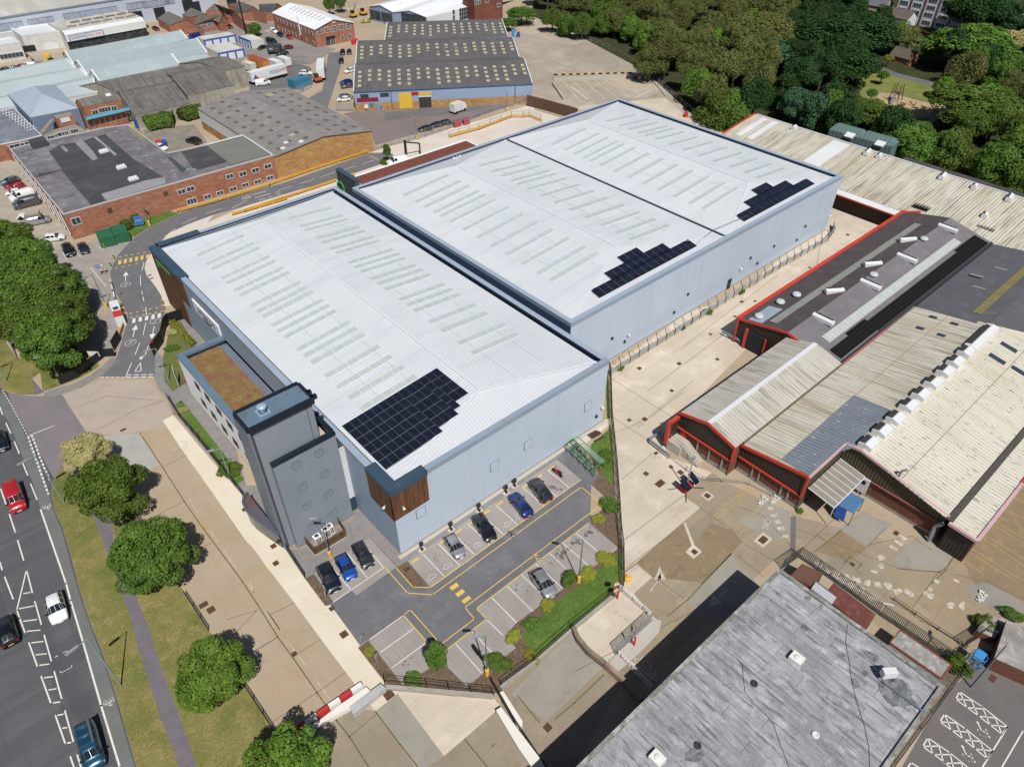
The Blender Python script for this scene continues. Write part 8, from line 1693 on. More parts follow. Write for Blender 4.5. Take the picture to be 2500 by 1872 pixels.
V = [('black estate car in the left-hand bay by the small bed below the tower', 'car', 'suv', 'navy', 'n700,308', 'n582,85', cpg, 1.02), ('bright blue hatchback between the two dark cars below the tower', 'car', 'hatch', 'blue', 'n828,208', 'n718,12', cpg, 1), ('dark grey hatchback nearest the warehouse corner in the three-bay block', 'car', 'suv', 'charcoal', 'j960,1530', 'j850,1338', cpg, .95),
 ('grey hatchback with silver nose on the charging bays, leftmost of the row', 'car', 'hatch', 'silver', 'j1668,1450', 'j1558,1280', cpg, .95), ('black saloon on the charging bays between the grey and blue cars', 'car', 'saloon', 'black', 'j1905,1322', 'j1775,1118', cpg, 1.02), ('deep blue saloon on the charging bays showing its rear to the lane', 'car', 'saloon', 'deepblue', 'k150,950', 'k300,1138', cpg, .98),
 ('dark grey hatchback with yellow rear plate beside the motorcycle', 'car', 'suv', 'charcoal', 'k310,848', 'k440,1018', cpg, 1), ('silver hatchback alone in the lower row beside the lawn', 'car', 'hatch', 'silver', 'o470,335', 'o335,140', cpg, 1.05),
 ('red van with ribbed roof driving on the left of the main road', 'van', 'van', 'red', 'i150,1110', 'i75,868', None, 1.06), ('dark blue car half out of the left edge on the main road', 'car', 'hatch', 'navy', 'i20,635', 'i-25,490', None, 1.1), ('white hatchback driving on the main road beside the hatched markings', 'car', 'hatch', 'white', 'm470,552', 'm402,302', None, 1.12), ('black car cut by the left edge with a yellow rear plate', 'car', 'hatch', 'black', 'm20,495', 'm85,715', None, 1.1),
 ('dark teal van with roof bars and a long tube near the bottom edge', 'van', 'van', 'teal', 'm748,1690', 'm645,1305', None, 1.02),
 ('white small SUV with black roof parked by the fence next to the brick building', 'car', 'suv', 'white', 'e492,402', 'e345,420', None, .95), ('black people carrier in the visitor bays', 'car', 'suv', 'black', 'e560,570', 'e498,448', None, 1.08), ('dark grey saloon in the visitor bay beside the black people carrier', 'car', 'saloon', 'charcoal', 'e672,548', 'e612,432', None, .98)]
lr = 'vehicles parked in a row left of the brick building'
V += [('grey-green estate car at the far end of the row left of the brick building', 'car', 'saloon', 'green', 'a5,1412', 'a140,1370', lr, 1), ('dark red car second in the row left of the brick building', 'car', 'hatch', 'darkred', 'a35,1438', 'a150,1398', lr, 1), ('red estate car third in the row left of the brick building', 'car', 'hatch', 'red', 'a60,1458', 'a185,1425', lr, 1), ('small white car beside the white vans left of the brick building', 'car', 'hatch', 'white', 'a55,1492', 'a150,1468', lr, .9),
 ('white van parked left of the painted zigzag wall', 'van', 'van', 'white', 'a85,1532', 'a245,1478', lr, 1.12), ('grey van parked next to the white van left of the brick building', 'van', 'van', 'grey', 'a88,1592', 'a310,1530', lr, 1.15), ('silver van parked alone near the corner of the brick building', 'van', 'van', 'silver', 'e388,255', 'e190,290', lr, 1.0),
 ('white car with dark bonnet in the courtyard behind the brick building', 'car', 'hatch', 'white', 'a1290,1155', 'a1200,1115', None, 1), ('black pickup in the courtyard beside the brown brick shed', 'car', 'suv', 'black', 'a1440,1075', 'a1545,1100', None, 1.1),
 ('dark hatchback at the top of the bays left of the trade unit, left', 'car', 'hatch', 'black', 'C1178,840', 'C1180,770', None, 1), ('dark grey hatchback at the top of the bays left of the trade unit, right', 'car', 'hatch', 'charcoal', 'C1278,825', 'C1280,775', None, .95), ('black car below the pair left of the trade unit', 'car', 'saloon', 'navy', 'C1155,980', 'C1160,890', None, .95), ('white car parked beside the wall of the trade unit', 'car', 'hatch', 'white', 'C1220,1110', 'C1350,1065', None, 1), ('blue car beside the trade unit wall', 'car', 'hatch', 'deepblue', 'C1160,1280', 'C1300,1250', None, 1), ('grey car parked in front of the blue car by the trade unit', 'car', 'saloon', 'grey', 'C1185,1335', 'C1330,1310', None, 1), ('silver car behind the palisade screen by the trade unit', 'car', 'saloon', 'silver', 'C1320,1500', 'C1140,1470', None, 1), ('white car behind the palisade screen by the trade unit', 'car', 'hatch', 'white', 'C1100,1540', 'C1290,1520', None, 1.05),
 ('white car beside the blue container in the lorry yard', 'car', 'hatch', 'white', 'C700,1130', 'C520,1125', None, 1.1), ('small white van in front of the long white trailer', 'van', 'van', 'white', 'b185,628', 'b75,640', None, 1.0), ('white van by the red brick office', 'van', 'van', 'white', 'C160,490', 'C70,440', None, .85), ('black car beside the red brick office', 'car', 'hatch', 'black', 'C265,560', 'C170,510', None, 1), ('red car beside the red brick office', 'car', 'hatch', 'red', 'C410,600', 'C305,540', None, 1), ('red car behind the mesh fence near the red brick office', 'car', 'saloon', 'darkred', 'C250,745', 'C380,720', None, 1), ('dark blue car beside the dark trailer', 'car', 'saloon', 'navy', 'C160,835', 'C330,810', None, 1), ('dark van beside the right-hand storage units', 'van', 'van', 'charcoal', 'B2080,665', 'B1880,600', None, 1), ('black car next to the dark trailer in the storage yard', 'car', 'hatch', 'black', 'B1770,755', 'B1880,710', None, .9),
 ('bright blue car in front of the brick bungalow', 'car', 'hatch', 'blue', 'B905,515', 'B840,450', None, 1.1), ('blue van beside the furthest storage units', 'van', 'van', 'deepblue', 'B680,580', 'B870,535', None, 1), ('yellow car in front of the bungalow', 'car', 'hatch', 'yellow', 'B1280,440', 'B1185,410', None, 1.05), ('red car beside the yellow car in front of the bungalow', 'car', 'hatch', 'darkred', 'B1360,425', 'B1285,390', None, 1), ('dark red car by the grass near the very large warehouse', 'car', 'hatch', 'darkred', 'B235,465', 'B145,420', None, 1), ('lime green car beside the plant yard', 'car', 'hatch', 'lime', 'C1470,335', 'C1600,320', None, 1), ('white car at the far corner of the trade unit', 'car', 'hatch', 'white', 'D1840,345', 'D1750,300', None, 1), ('dark blue car behind the yellow skip by the white unit', 'car', 'hatch', 'navy', 'A750,900', 'A820,940', None, .9),
 ('black car at the left edge in front of the white office', 'car', 'hatch', 'black', 'A10,1075', 'A95,1060', None, .9), ('grey car in front of the white office', 'car', 'hatch', 'grey', 'A145,1055', 'A215,1040', None, .85), ('dark red car in front of the white office', 'car', 'hatch', 'darkred', 'A260,1030', 'A350,1015', None, .9), ('white van roof showing behind the aqua roof by the white unit', 'van', 'van', 'white', 'A390,1005', 'A490,990', None, .9), ('black car parked behind the yard fence, left of three', 'car', 'hatch', 'black', 'b1345,1000', 'b1415,985', None, 1), ('black car parked behind the yard fence, middle of three', 'car', 'hatch', 'navy', 'b1433,970', 'b1505,955', None, 1), ('black car parked behind the yard fence, right of three', 'car', 'hatch', 'black', 'b1500,953', 'b1565,940', None, 1), ('white van half hidden by the canopy beside the young tree', 'van', 'van', 'white', 'b1110,1255', 'b1225,1225', None, 1.1)]
for l_, c_, k_, p_, f_, r_, g_, s_ in V: vehicle(l_, c_, k_, p_, f_, r_, g_, sc=s_, z=.6 if k_ != 'van' else .9, extra=rack if 'roof bars' in l_ else None, name='moving_car' if 'driving' in l_ and k_ != 'van' else None)
def lorry(label, cat, s0, s1, w, h, mt, cab=None, nose=2.0, zb=1.1, roofm=None, txt=None, name='lorry', wheels=True):
 """box body between two sighted roof-level points (rear, front)"""
 a, b = P(s0, h), P(s1, h); a.z = b.z = 0; c = (a+b)/2; d = b-a; L = d.length; r = thing(name, label, cat, (c.x, c.y, 0), None, atan2(d.y, d.x))
 mb = MB(); mb.box((0, 0, (zb+h)/2), (L, w, h-zb)); mb.build('box_body', mt, r, local=True); mb = MB(); mb.box((0, 0, h+.02), (L-.1, w-.1, .06)); mb.build('roof', roofm or mt, r, local=True); mb = MB(); mb.box((0, 0, zb-.15), (L-.3, .9, .3)); mb.build('chassis', trimb, r, local=True)
 if cab:
  x = L/2; mb = MB(); hc = min(h-.2, 2.5); mb.mesh([(x+.1, -w*.46, .5), (x+nose, -w*.46, .5), (x+nose, -w*.46, hc*.55), (x+nose*.72, -w*.42, hc), (x+.1, -w*.42, hc), (x+.1, w*.46, .5), (x+nose, w*.46, .5), (x+nose, w*.46, hc*.55), (x+nose*.72, w*.42, hc), (x+.1, w*.42, hc)], [(0, 1, 2, 3, 4), (9, 8, 7, 6, 5), (1, 6, 7, 2), (3, 8, 9, 4), (0, 5, 6, 1)]); mb.build('cab', cab, r, local=True)
  mb = MB(); mb.mesh([(x+nose+.02, -w*.42, hc*.56), (x+nose+.02, w*.42, hc*.56), (x+nose*.74, w*.38, hc*.97), (x+nose*.74, -w*.38, hc*.97)], [(0, 1, 2, 3)]); mb.build('windscreen', vglass, r, local=True)
 if wheels:
  for x in ([-L/2+1, -L/2+2.2, L/2-1.5] if L > 7 else [-L/2+.8, L/2-.8 if not cab else L/2+nose*.5]):
   for sy in (-1, 1): mb = MB(); mb.tube((x, sy*w*.48-.12, .45), (x, sy*w*.48+.12, .45), .45, n=14); mb.build('wheel', tyre, r, local=True)
 if txt:
  for t_, m_, x_, sz in txt: sy = -1; o = text_obj('side_lettering', t_, sz, m_, (x_, -w/2-.03, (zb+h)/2), (1, 0, 0), (0, 0, 1), None, .85); o.parent = r
 return r
tb_ = mat('trailer_blue', '1f4d9a', grain=0); tr2 = mat('trailer_red', 'c03030', grain=0)
t_ = lorry('long white articulated trailer with blue and red lettering in the lorry yard', 'trailer', 'b20,560', 'b292,490', 2.5, 4.0, whiteb, name='trailer', txt=[('MODE', tb_, 2.0, 1.5), ('XPRESS', tr2, 6.0, 1.5)])
mb = MB(); mb.mesh([(-6.3, -1.29, 1.7), (-3.9, -1.29, 1.7), (-5.1, -1.29, 3.2)], [(0, 1, 2)]); mb.build('triangle_logo', tb_, t_, local=True); mb = MB(); mb.mesh([(-5.6, -1.31, 1.7), (-3.9, -1.31, 1.7), (-4.8, -1.31, 2.8)], [(0, 1, 2)]); mb.build('triangle_logo', tr2, t_, local=True)
lorry('white box lorry with open rear on the side road', 'lorry', 'C825,1075', 'C840,900', 2.5, 3.8, whiteb, cab=tb_); lorry('white Luton van with open tail in the trade unit yard', 'van', 'b1590,805', 'b1655,780', 2.1, 3.0, whiteb, cab=PNT['white'], nose=1.6, roofm=mat('cream_top', 'c7bfa9'), zb=.7)
lorry('orange patterned lorry trailer with red roof in the lorry yard', 'trailer', 'b30,425', 'b150,470', 2.5, 3.6, mat('orange_side', 'b3722a', 'c98a3a', ns=.6, lo=.45, hi=.55), roofm=mat('red_top', '964638', grain=.1), name='trailer'); lorry('dark grey box trailer with red and white lettering in the storage yard', 'trailer', 'C10,690', 'C215,690', 2.4, 3.2, mat('slate_trailer', '37444c', grain=.05), name='trailer', txt=[('hof', whiteb, -1, 1.2), ('tee', tr2, 1, 1.2)], zb=.9)
lorry('white caravan with dark windows beside the orange trailer', 'caravan', 'b190,452', 'b255,475', 2.3, 2.7, whiteb, name='caravan', zb=.5); lorry('plain white caravan next to the white caravan with windows', 'caravan', 'b262,432', 'b325,455', 2.3, 2.8, whiteb, name='caravan', zb=.5); lorry('small white box trailer between the old shed and the orange trailer', 'trailer', 'B1560,945', 'B1690,985', 2.2, 2.8, whitestain, name='trailer', zb=.6); lorry('white camper van at the top beside the dark brick building', 'van', 'D1330,205', 'D1430,215', 2.1, 2.8, whiteb, cab=PNT['white'], nose=1.8, zb=.6)
lorry('white pickup with long open bed beside the grey van left of the brick building', 'pickup', 'a300,1632', 'a190,1645', 1.9, 1.2, mat('grey_bed', '9c9488', grain=.1), cab=PNT['white'], nose=1.9, zb=.9, name='pickup'); lorry('flatbed lorry loaded with boards backed into the open white unit door', 'lorry', 'A600,930', 'A510,850', 2.3, 1.6, mat('grey_load', '93908b', 'a8a29a', ns=.8, grain=.2), cab=PNT['white'], nose=1.8, zb=1.0)
r, q = boxthing('shipping_container', 'blue shipping container in the lorry yard', 'container', 'C320,1220 C600,1160 C700,1190', 2.5, 2.5, mat('blue_container', '2c6f92', '33789b', ns=.4, rib=('u', .35, .04, .25), grain=.05))
boxthing('waste_skip', 'red skip beside the brick office steps', 'skip', 'C1305,610 C1405,590 C1415,620', 1.4, 1.4, redp); boxthing('waste_skip', 'red covered skip behind the yard fence, left', 'skip', 'b1595,930 1650,915 1665,940', 1.3, 1.3, mat('faded_red_skip', '9a4a4a', grain=.1)); boxthing('waste_skip', 'red covered skip behind the yard fence, right', 'skip', 'b1670,912 1715,900 1728,925', 1.3, 1.3, MATS['faded_red_skip']); boxthing('waste_skip', 'yellow skip in front of the white unit door', 'skip', 'A660,825 A755,820 A760,860', 1.5, 1.5, yel); boxthing('waste_bin', 'red wheeled bin in the courtyard', 'bin', 'a1195,1080 1235,1075 1245,1100', 1.2, 1.2, redp); boxthing('waste_bin', 'blue wheeled bin in the courtyard', 'bin', 'a1240,1078 1278,1075 1282,1100', 1.2, 1.2, tb_)
boxthing('blue_cabin', 'tall bright blue cabinet beside the corner of the trade unit', 'cabinet', 'c155,228 178,228 178,245', 4.5, 4.5, mat('cyan_blue', '1f8cc0', grain=.03)); boxthing('waste_skip', 'dark blue skip beside the tall blue cabinet', 'skip', 'c195,248 218,246 220,262', 1.3, 1.3, tb_); boxthing('waste_bin', 'small red skip on the path behind the second warehouse', 'bin', 'c1488,862 1515,862 1517,878', 1.2, 1.2, redp)
dgm = mat('dark_green_steel', '1f5c40', '24664a', ns=.5, grain=.05, rib=('u', .5, .02, .15));
for s_, l_ in (('e730,362 850,335 880,398', 'dark green steel cabinet against the brick wall, left of the pair'), ('e840,325 955,305 990,370', 'dark green steel cabinet against the brick wall, right of the pair')): r, q = boxthing('green_cabinet', l_, 'cabinet', s_, 2.2, 2.2, dgm); p_ = [q[2], q[3]]
for k, (s_, l_) in enumerate((('a1075,990', 'blue panelled box by the hedge end'),)): c = P(s_); mb = MB(); mb.box(c+V2(0, 0, 1.2), (1.6, 1.2, 2.4)); mb.box(c+V2(0, 0, 2.45), (1.8, 1.4, .1)); tag(mb.build('blue_booth', tb_), l_, 'booth')
# yellow diggers
for s_, l_ in (('C1345,275', 'orange-yellow mini digger in the plant yard, left'), ('C1500,240', 'yellow tracked excavator in the plant yard, right'), ('C800,1270', 'small orange forklift behind the white box lorry')):
 c = P(s_); r = thing('digger' if 'fork' not in l_ else 'forklift', l_, 'machine', c); mb = MB(); ym_ = mat('machine_yellow', 'd39a1c', grain=.05) if 'fork' not in l_ else mat('machine_orange', 'c05a2a', grain=.05)
 mb.box(c+V2(0, 0, 1.2), (2.4, 1.6, .9)); mb.bar(c+V2(1, 0, 1.4), c+V2(2.6, .3, 3), .3); mb.bar(c+V2(2.6, .3, 3), c+V2(3.6, .4, 1.0), .25); mb.build('body', ym_, r); MB().box(c+V2(-.3, 0, 2.2), (1.2, 1.3, 1.2)).build('cab', vglass, r)
 for sy in (-.8, .8): mb = MB(); mb.bar(c+V2(-1.4, sy, .4), c+V2(1.4, sy, .4), .4, .7); mb.build('track', tyre, r)
# motorcycles
for f_, r_, l_, col in (('k470,770', 'k545,830', 'black and red motorcycle in the end charging bay', redp), ('n1830,830', 'n1742,715', 'black motorcycle in the lower bay beside the lamp post', trimb)):
 a, b = P(f_, .4), P(r_, .4); c = (a+b)/2; d = a-b; r = thing('motorcycle', l_, 'motorcycle', (c.x, c.y, .04), None, atan2(d.y, d.x))
 for x, n_ in ((.75, 'wheel'), (-.72, 'wheel')): mb = MB(); mb.tube((x, -.08, .32), (x, .08, .32), .32, n=14); mb.build(n_, tyre, r, local=True)
 mb = MB(); mb.mesh([(.5, 0, .95), (.1, -.2, .85), (.1, .2, .85), (-.3, 0, .9), (.1, 0, 1.05), (.1, 0, .45)], [(0, 1, 4), (0, 4, 2), (1, 3, 4), (3, 2, 4), (0, 5, 1), (0, 2, 5), (1, 5, 3), (3, 5, 2)]); mb.box((.0, 0, .5), (.7, .32, .4)); mb.bar((.8, 0, .35), (.5, 0, 1.05), .12); mb.build('body', col, r, local=True)
 mb = MB(); mb.box((-.45, 0, .85), (.75, .3, .14)); mb.build('seat', trimb, r, local=True); mb = MB(); mb.bar((.5, -.38, 1.08), (.5, .38, 1.08), .05); mb.build('handlebar', trimb, r, local=True)
# ---------------------------------------------------------------- lamps, chargers, signs, bollards
def lamp(label, base, h, arm, col=None, yb=False, al=1.2, group=None):
 p = P(base); r = thing('street_lamp', label, 'street lamp', p, group); col = col or MATS['grey_pipe']; a = Vector(arm).normalized()
 mb = MB(); mb.tube(p, p+V2(0, 0, h), .10, .06); mb.bar(p+V2(0, 0, h), p+V2(0, 0, h+.1)+a*al, .07); mb.build('pole', col, r); mb = MB(); mb.bar(p+V2(0, 0, h+.1)+a*al*.6, p+V2(0, 0, h+.15)+a*(al+.7), .32, .12); mb.build('lamp_head', galv, r)
 if yb: mb = MB(); mb.lathe(p, [(.24, 0), (.24, 1.25), (.14, 1.3)], 12); mb.build('yellow_guard', mat('yellow_guard', 'e0b020', grain=.02), r)
gp = mat('grey_green_pole', '7d9492', grain=.02); up_ = (.5, -.9, 0)
lamp('tall pale green street lamp on the verge between the two lower trees', 'm935,1028', 9.9, (-1, -.25, 0), gp, al=1.6); lamp('tall pale green street lamp with a blue sign plate beside the road junction', 'i495,1032', 9.5, (-1, -.25, 0), gp, al=1.6); lamp('street lamp at the left edge of the far verge', 'e50,1520', 7.5, (-1, 0, 0), gp); lamp('street lamp beside the curved entrance fence', 'e478,1535', 6.0, (-1, .2, 0), gp)
lamp('car park lamp with yellow base beside the lower motorcycle bay', 'n1862,945', 8.2, (-.8, .6, 0), yb=True, al=.6); lamp('car park lamp with yellow base beside the silver hatchback row', 'o672,228', 8.6, (-.6, .8, 0), yb=True, al=.6); lamp('car park lamp with yellow base beside the timber plant screen', 'j655,1455', 8.0, (-.8, .5, 0), yb=True, al=.6); lamp('lamp on the office lawn bed', 'i1785,860', 6.5, (-1, .3, 0), gp); lamp('lamp post at the right of the entrance by the gate', 'e1305,1520', 7.0, (-1, .2, 0), gp)
lamp('lamp with yellow base beside the brick wall and green cabinets', 'e1155,320', 6.5, (-.3, 1, 0), yb=True, al=.5); lamp('lamp post in front of the green cabinets', 'e745,345', 6.0, (-.3, 1, 0), al=.5); lamp('large black-headed lamp in the visitor bays', 'e825,955', 7.5, (-1, -.2, 0), yb=True); lamp('grey lamp post leaning over the retail car park corner', 'p1800,1040', 9.0, (.9, .2, 0), al=.3); lamp('lamp with yellow base in front of the trade unit yard fence, left', 'b1320,1080', 6, (0, 1, 0), yb=True, al=.5); lamp('lamp with yellow base in front of the trade unit yard fence, right', 'b2015,860', 6, (0, 1, 0), yb=True, al=.5)
p = P('a1900,265'); r = thing('phone_mast', 'dark phone mast with white antennas beside the storage units', 'mast', p); mb = MB(); mb.tube(p, p+V2(0, 0, 15), .35, .25); mb.build('pole', trimb, r)
for k in range(6): a = k*pi/3; mb = MB(); mb.box(p+V2(.8*cos(a), .8*sin(a), 15), (.3, .3, 2.2)); mb.build('antenna', lampw, r)
chg = 'electric car chargers along the warehouse wall'; nth = ('nearest the building corner', 'second from the building corner', 'third from the building corner', 'fourth from the building corner', 'furthest from the building corner')
for s_, l_ in zip(('j1362,1400', 'j1587,1245', 'j1802,1100', 'j2010,960', 'k113,960')[:4]+('k180,910',), nth):
 p = P(s_); r = thing('charging_post', 'black double charging post '+l_, 'charger', (p.x, p.y, 0), chg)
 MB().box((p.x, p.y, .06), (1.0, .6, .1)).build('base', beige, r); MB().box((p.x, p.y, .8), (.3, .25, 1.4)).build('post', trimb, r); mb = MB(); mb.lathe((p.x, p.y, 1.1), [(.22, 0), (.26, .1), (.26, .5), (.12, .62)], 10); mb.build('head', trimb, r); MB().box((p.x, p.y-.2, .95), (.2, .05, .25)).build('label_panel', plw, r)
def bollard(s_, label, h=1.1):
 p = P(s_); r = thing('bollard', label, 'bollard', p, 'black and yellow banded bollards')
 for i in range(4): mb = MB(); mb.tube(p+V2(0, 0, h*i/4), p+V2(0, 0, h*(i+1)/4), .14, n=10); mb.build('band', yel if i % 2 else blackm, r)
for s_, l_ in (('e808,490', 'banded bollard left of the green cabinets'), ('e908,458', 'banded bollard in front of the middle of the green cabinets'), ('e1000,395', 'banded bollard right of the green cabinets, upper'), ('e1010,420', 'banded bollard right of the green cabinets, lower'), ('e882,575', 'banded bollard at the upper speed table, by the visitor bays'), ('e855,632', 'banded bollard below the upper speed table'), ('e945,945', 'banded bollard beside the white gatehouse, furthest'), ('e960,985', 'banded bollard beside the white gatehouse, middle'), ('e970,1025', 'banded bollard beside the white gatehouse, nearest'), ('e1262,925', 'banded bollard at the warehouse side of the lower speed table, upper'), ('e1270,965', 'banded bollard at the warehouse side of the lower speed table, lower')): bollard(s_, l_)
gh = thing('gatehouse', 'small white gatehouse booth with red end beside the barrier', 'booth', P('e893,990')); q = PL('e838,905 905,890 948,1010', 2.2); q.append(q[0]+q[2]-q[1]); mb = MB(); mb.prism([(p.x, p.y) for p in q], 0, 2.2); mb.build('body', whiteb, gh); a, b = q[1].lerp(q[2], .65), q[0].lerp(q[3], .65); MB().slab([a+V2(0, 0, .05), q[2]+V2(0, 0, .05), q[3]+V2(0, 0, .05), b+V2(0, 0, .05)], .1).build('red_end', redp, gh); c_ = sum(q, V2(0, 0, 0))/4; MB().box(c_+V2(0, 0, .05), (.9, .9, .12)).build('roof_hatch', framed, gh)
a, b = P('e888,890', 1), P('e848,735', 1); r = thing('barrier_arm', 'white barrier arm with dark bands across the access lane', 'barrier', (a.x, a.y, 0))
for i in range(8): MB().bar(a.lerp(b, i/8), a.lerp(b, (i+1)/8), .14).build('arm_section', rw if i % 3 else framed, r)
def sign(label, s_, h, w_, hh, mt, facing=(-.4, -.9, 0), txt=None, tm=None, post=galv, round_=False, sz=.5):
 p = P(s_); f = Vector(facing).normalized(); e = V2(-f.y, f.x, 0); r = thing('road_sign', label, 'sign', p); mb = MB(); mb.tube(p, p+V2(0, 0, h), .05, n=6); mb.build('post', post, r); c = p+V2(0, 0, h-hh/2)+f*.08; mb = MB(); M_ = Matrix((e, f, V2(0, 0, 1))).transposed()
 if round_: mb.tube(c, c+f*.05, w_/2, n=18)
 else: mb.box(c, (w_, .06, hh), mat=M_)
 mb.build('sign_plate', mt, r)
 if round_: mb = MB(); mb.tube(c+f*.05, c+f*.06, w_/2*.74, n=18); mb.build('sign_face', plw, r)
 if txt: text_obj('sign_lettering', txt, sz, tm or blackp, c+f*.09, e, (0, 0, 1), r)
 return r
sign('round red-bordered no right turn sign above a limit sign at the exit lane', 'o945,345', 3.4, .9, .9, redp, round_=True, txt='/', sz=.7); sign('round red-bordered sign reading 10 at the exit lane', 'o950,352', 2.3, .9, .9, redp, round_=True, txt='10', sz=.55)
sbl = mat('sign_mid_blue', '2d6fb5', grain=0); sign('blue pedestrian sign in the visitor bays', 'e785,705', 2.6, .8, .8, sbl, txt='A', tm=plw, sz=.6); sign('round speed sign beside the blue pedestrian sign', 'e815,700', 2.8, .8, .8, redp, round_=True, txt='5', sz=.5); sign('blue board with white chevrons against the brick wall', 'e1085,325', 2.6, 1.8, 2.2, sbl, txt='>>>', tm=plw, sz=.8)
sign('tall white notice board in the bed beside the office', 'e1385,1545', 3.6, 2.2, 3.2, mat('pale_board', 'c3cfd6', grain=.03), facing=(-1, .25, 0)); sign('white and red notice panels on the fence under the trees', 'e745,1350', 1.8, 2.0, 1.0, plw, facing=(-.7, -.7, 0)); sign('white finger sign at the entrance lamp post', 'e1205,1300', 2.8, .5, .5, redp, facing=(-.7, -.7, 0)); sign('small blue parking sign in the visitor bays', 'e655,745', 2.2, .5, .4, sbl); sign('grey square sign at the near corner of the car park', 'n905,720', 2.2, .7, .7, galv, facing=(.5, -.8, 0)); sign('grey sign by the small bed next to the black estate car', 'n625,370', 2.0, .6, .6, galv, facing=(.9, -.4, 0)); sign('grey sign post in the bed left of the lower bays', 'n1015,855', 2.0, .6, .6, galv, facing=(.5, -.8, 0))
# bike shelter, solar trailer, benches, misc
grn = mat('bright_green_frame', '23803c', grain=0, rough=.4); a, b = P('k578,640', 0), P('k782,835', 0); d = (b-a).normalized(); nn = V2(-d.y, d.x, 0); nn = nn if nn.x > 0 else -nn; L = (b-a).length; bk_ = thing('cycle_shelter', 'bright green framed cycle shelter with curved clear roof', 'shelter', (a+b)/2)
for k in range(5):
 q = a+d*(L*k/4); mb = MB(); pr = [V2(0, 0, 0), V2(0, 0, 1.6)]+[nn*(1.1-1.1*cos(t*pi/8))+V2(0, 0, 1.6+.5*sin(t*pi/8)) for t in range(1, 5)]+[nn*2.1+V2(0, 0, 2)]
 for x, y in zip(pr, pr[1:]): mb.bar(q+x, q+y, .11)
 mb.build('hoop', grn, bk_)
mb = MB(); mb.bar(a+V2(0, 0, 1.6), b+V2(0, 0, 1.6), .12); mb.bar(a+nn*1.1+V2(0, 0, 2.1), b+nn*1.1+V2(0, 0, 2.1), .14); mb.bar(a+nn*2.1+V2(0, 0, 2), b+nn*2.1+V2(0, 0, 2), .1); mb.build('rails', grn, bk_); clr = mat('clear_sheet', '9fb0ac', alpha=.25, rough=.1, grain=0)
MB().slab([a+nn*1.1+V2(0, 0, 2.16), b+nn*1.1+V2(0, 0, 2.16), b+nn*2.1+V2(0, 0, 2.06), a+nn*2.1+V2(0, 0, 2.06)], .03).build('clear_roof', clr, bk_)
for k in range(6):
 mb = MB(); q = a+d*(L*(k+.5)/6)+nn*.9; mb.bar(q, q+V2(0, 0, .8), .06); mb.bar(q+V2(0, 0, .8), q+nn*.7+V2(0, 0, .8), .06); mb.bar(q+nn*.7, q+nn*.7+V2(0, 0, .8), .06); mb.build('bike_stand', framed, bk_)
p = P('k1500,930'); r = thing('solar_trailer', 'red wheeled trailer with tilted solar panels and a camera mast in the pale yard', 'trailer', p); MB().box(p+V2(0, 0, .6), (1.8, 1.2, .7)).build('body', redp, r); mb = MB(); mb.tube(p+V2(0, 0, .9), p+V2(0, 0, 6.5), .08); mb.box(p+V2(0, 0, 6.5), (.5, .4, .4)); mb.build('mast', galv, r)
for dx in (-.9, .9): mb = MB(); c = p+V2(dx, -.3, 2.0); mb.slab([c+V2(-.5, -.8, -.45), c+V2(.5, -.8, -.45), c+V2(.5, .8, .45), c+V2(-.5, .8, .45)], .06); mb.build('solar_panel', pvm, r)
mb = MB()
for dx, dy in ((-2, -1.6), (2, -1.6), (2, 1.6), (-2, 1.6)): mb.bar(p+V2(dx*.4, dy*.4, .4), p+V2(dx, dy, .1), .08)
mb.build('outriggers', framed, r)
r, a, b = thing('picnic_table', 'dark brown picnic bench beside the pale path', 'bench', P('k815,535')), P('k770,550'), P('k835,515'); MB().bar(a+V2(0, 0, .75), b+V2(0, 0, .75), .8, .06).build('table_top', mat('dark_stained_timber', '46302a', grain=.1), r); n_ = V2(-(b-a).y, (b-a).x, 0).normalized()
for s in (-.8, .8): MB().bar(a+n_*s+V2(0, 0, .45), b+n_*s+V2(0, 0, .45), .3, .05).build('seat', MATS['dark_stained_timber'], r)
mb = MB(); mb.lathe(P('o1050,205'), [(.55, 0), (.5, .35), (.25, .45), (.2, .7)], 14); tag(mb.build('yellow_pot', yel), 'round yellow capped post base at the corner of the pale yard', 'post')
p = P('p1810,870'); r = thing('blue_turnstile', 'bright blue tubular turnstile with a small roof beside the retail car park', 'turnstile', p); bb = mat('bright_sky_blue', '2f86c4', grain=0); MB().box(p+V2(0, 0, 2.3), (1.3, 1.0, .1)).build('roof', bb, r); mb = MB()
for k in range(10): a = k*pi/5; mb.bar(p+V2(.8*cos(a), .8*sin(a), 0), p+V2(.8*cos(a), .8*sin(a), 2.2), .06)
for z in (.3, 1.2, 2.2):
 for k in range(10): a = k*pi/5; mb.bar(p+V2(.8*cos(a), .8*sin(a), z), p+V2(.8*cos(a+pi/5), .8*sin(a+pi/5), z), .05)
mb.build('bars', bb, r)
for s_, l_ in (('p1875,345', 'small white and black rubbish heap on the grey slab'), ('l190,1020', 'heap of rubble by the brick wall of the cream shed'), ('l285,1010', 'white bags beside the rubble heap')):
 p = P(s_); mb = MB(); rn = random.Random(4)
 for k in range(14): mb.box(p+V2(rn.uniform(-.9, .9), rn.uniform(-.5, .5), .15), (rn.uniform(.12, .32),)*3, rz=rn.uniform(0, 3))
 tag(mb.build('rubble_heap', whitestain), l_, 'rubble')
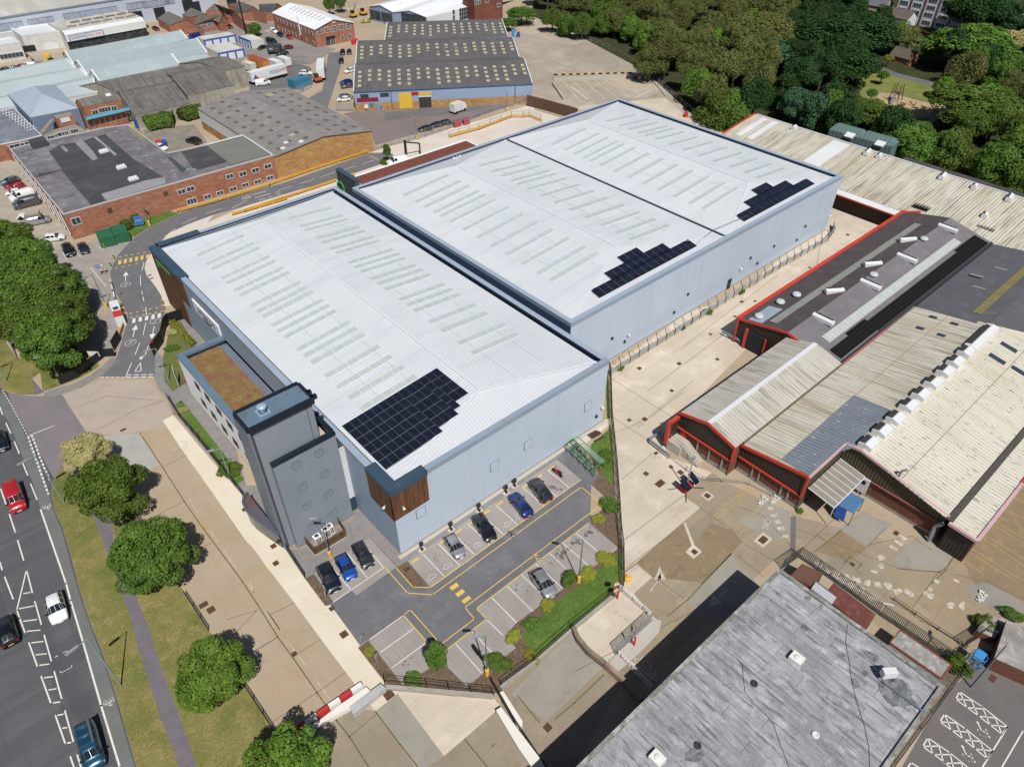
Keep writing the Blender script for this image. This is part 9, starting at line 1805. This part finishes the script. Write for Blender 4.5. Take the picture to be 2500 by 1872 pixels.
for s_, l_ in (('b1055,845', 'dark blue bins with yellow lids beside the light blue door, left'), ('b1110,842', 'dark blue bins beside the light blue door, right')):
 p = P(s_); mb = MB(); mb.box(p+V2(-.5, 0, .6), (.6, .6, 1.2)); mb.box(p+V2(.5, 0, .6), (.6, .6, 1.2)); tag(mb.build('wheelie_bins', mat('bin_blue', '23355c', grain=.05)), l_, 'bins')
fr = thing('loading_arch', 'black steel arch over the ramp gap beside the canopy', 'frame', P('b1240,1225')); p = P('b1240,1225'); mb = MB(); mb.bar(p, p+V2(0, 0, 5), .5); mb.bar(p+V2(0, 0, 4.5), p+V2(4.5, 0, 3), .3); mb.bar(p+V2(4.5, 0, 3), p+V2(4.5, 0, 0), .3); mb.build('steel_frame', blackm, fr)
st_ = MB(); rn = random.Random(9)
for s_ in ('k650,1335', 'k750,1265', 'k550,1425', 'o425,75', 'o540,18', 'k490,925', 'n1245,860', 'n2125,265', 'j1450,1470'):
 c = P(s_);
 for k in range(9 if s_[0] == 'k' else 4):
  q = c+V2(rn.gauss(0, .5), rn.gauss(0, .5), 0); s = rn.uniform(.1, .42 if s_[0] == 'k' else .2); st_.face(ccw([V2(q.x+s*rn.uniform(.6, 1)*cos(a), q.y+s*rn.uniform(.6, 1)*sin(a), .0335+.0001*k) for a in [i*pi/3.5 for i in range(7)]]))
tag(st_.build('oil_stains', mat('oil_stain', '5d5856', '6f6a67', ns=2)), kind='structure')
# ---------------------------------------------------------------- light
w = bpy.data.worlds.new('World'); scn.world = w; w.use_nodes = True
nt = w.node_tree; bg = nt.nodes['Background']; sky = nt.nodes.new('ShaderNodeTexSky'); sky.sky_type = 'NISHITA'; sky.sun_disc = False
AZ = radians(66.4+180); EL = radians(54.7)
sky.sun_elevation = EL; sky.sun_rotation = radians(90)-AZ; sky.altitude = 100
nt.links.new(sky.outputs[0], bg.inputs['Color']); bg.inputs['Strength'].default_value = .042
sl = bpy.data.lights.new('sun', 'SUN'); sl.energy = 4.1; sl.angle = radians(.5); sl.color = (1, .96, .9)
so = bpy.data.objects.new('sun', sl); COL.objects.link(so)
sd_ = Vector((cos(AZ)*cos(EL), sin(AZ)*cos(EL), sin(EL))); so.rotation_euler = sd_.to_track_quat('Z', 'Y').to_euler(); so.location = (0, 0, 200)
scn.view_settings.view_transform = 'Standard'; scn.view_settings.look = 'None'; scn.view_settings.exposure = 0.2; scn.view_settings.gamma = 1
scn.cycles.max_bounces = 5; scn.cycles.use_denoising = True
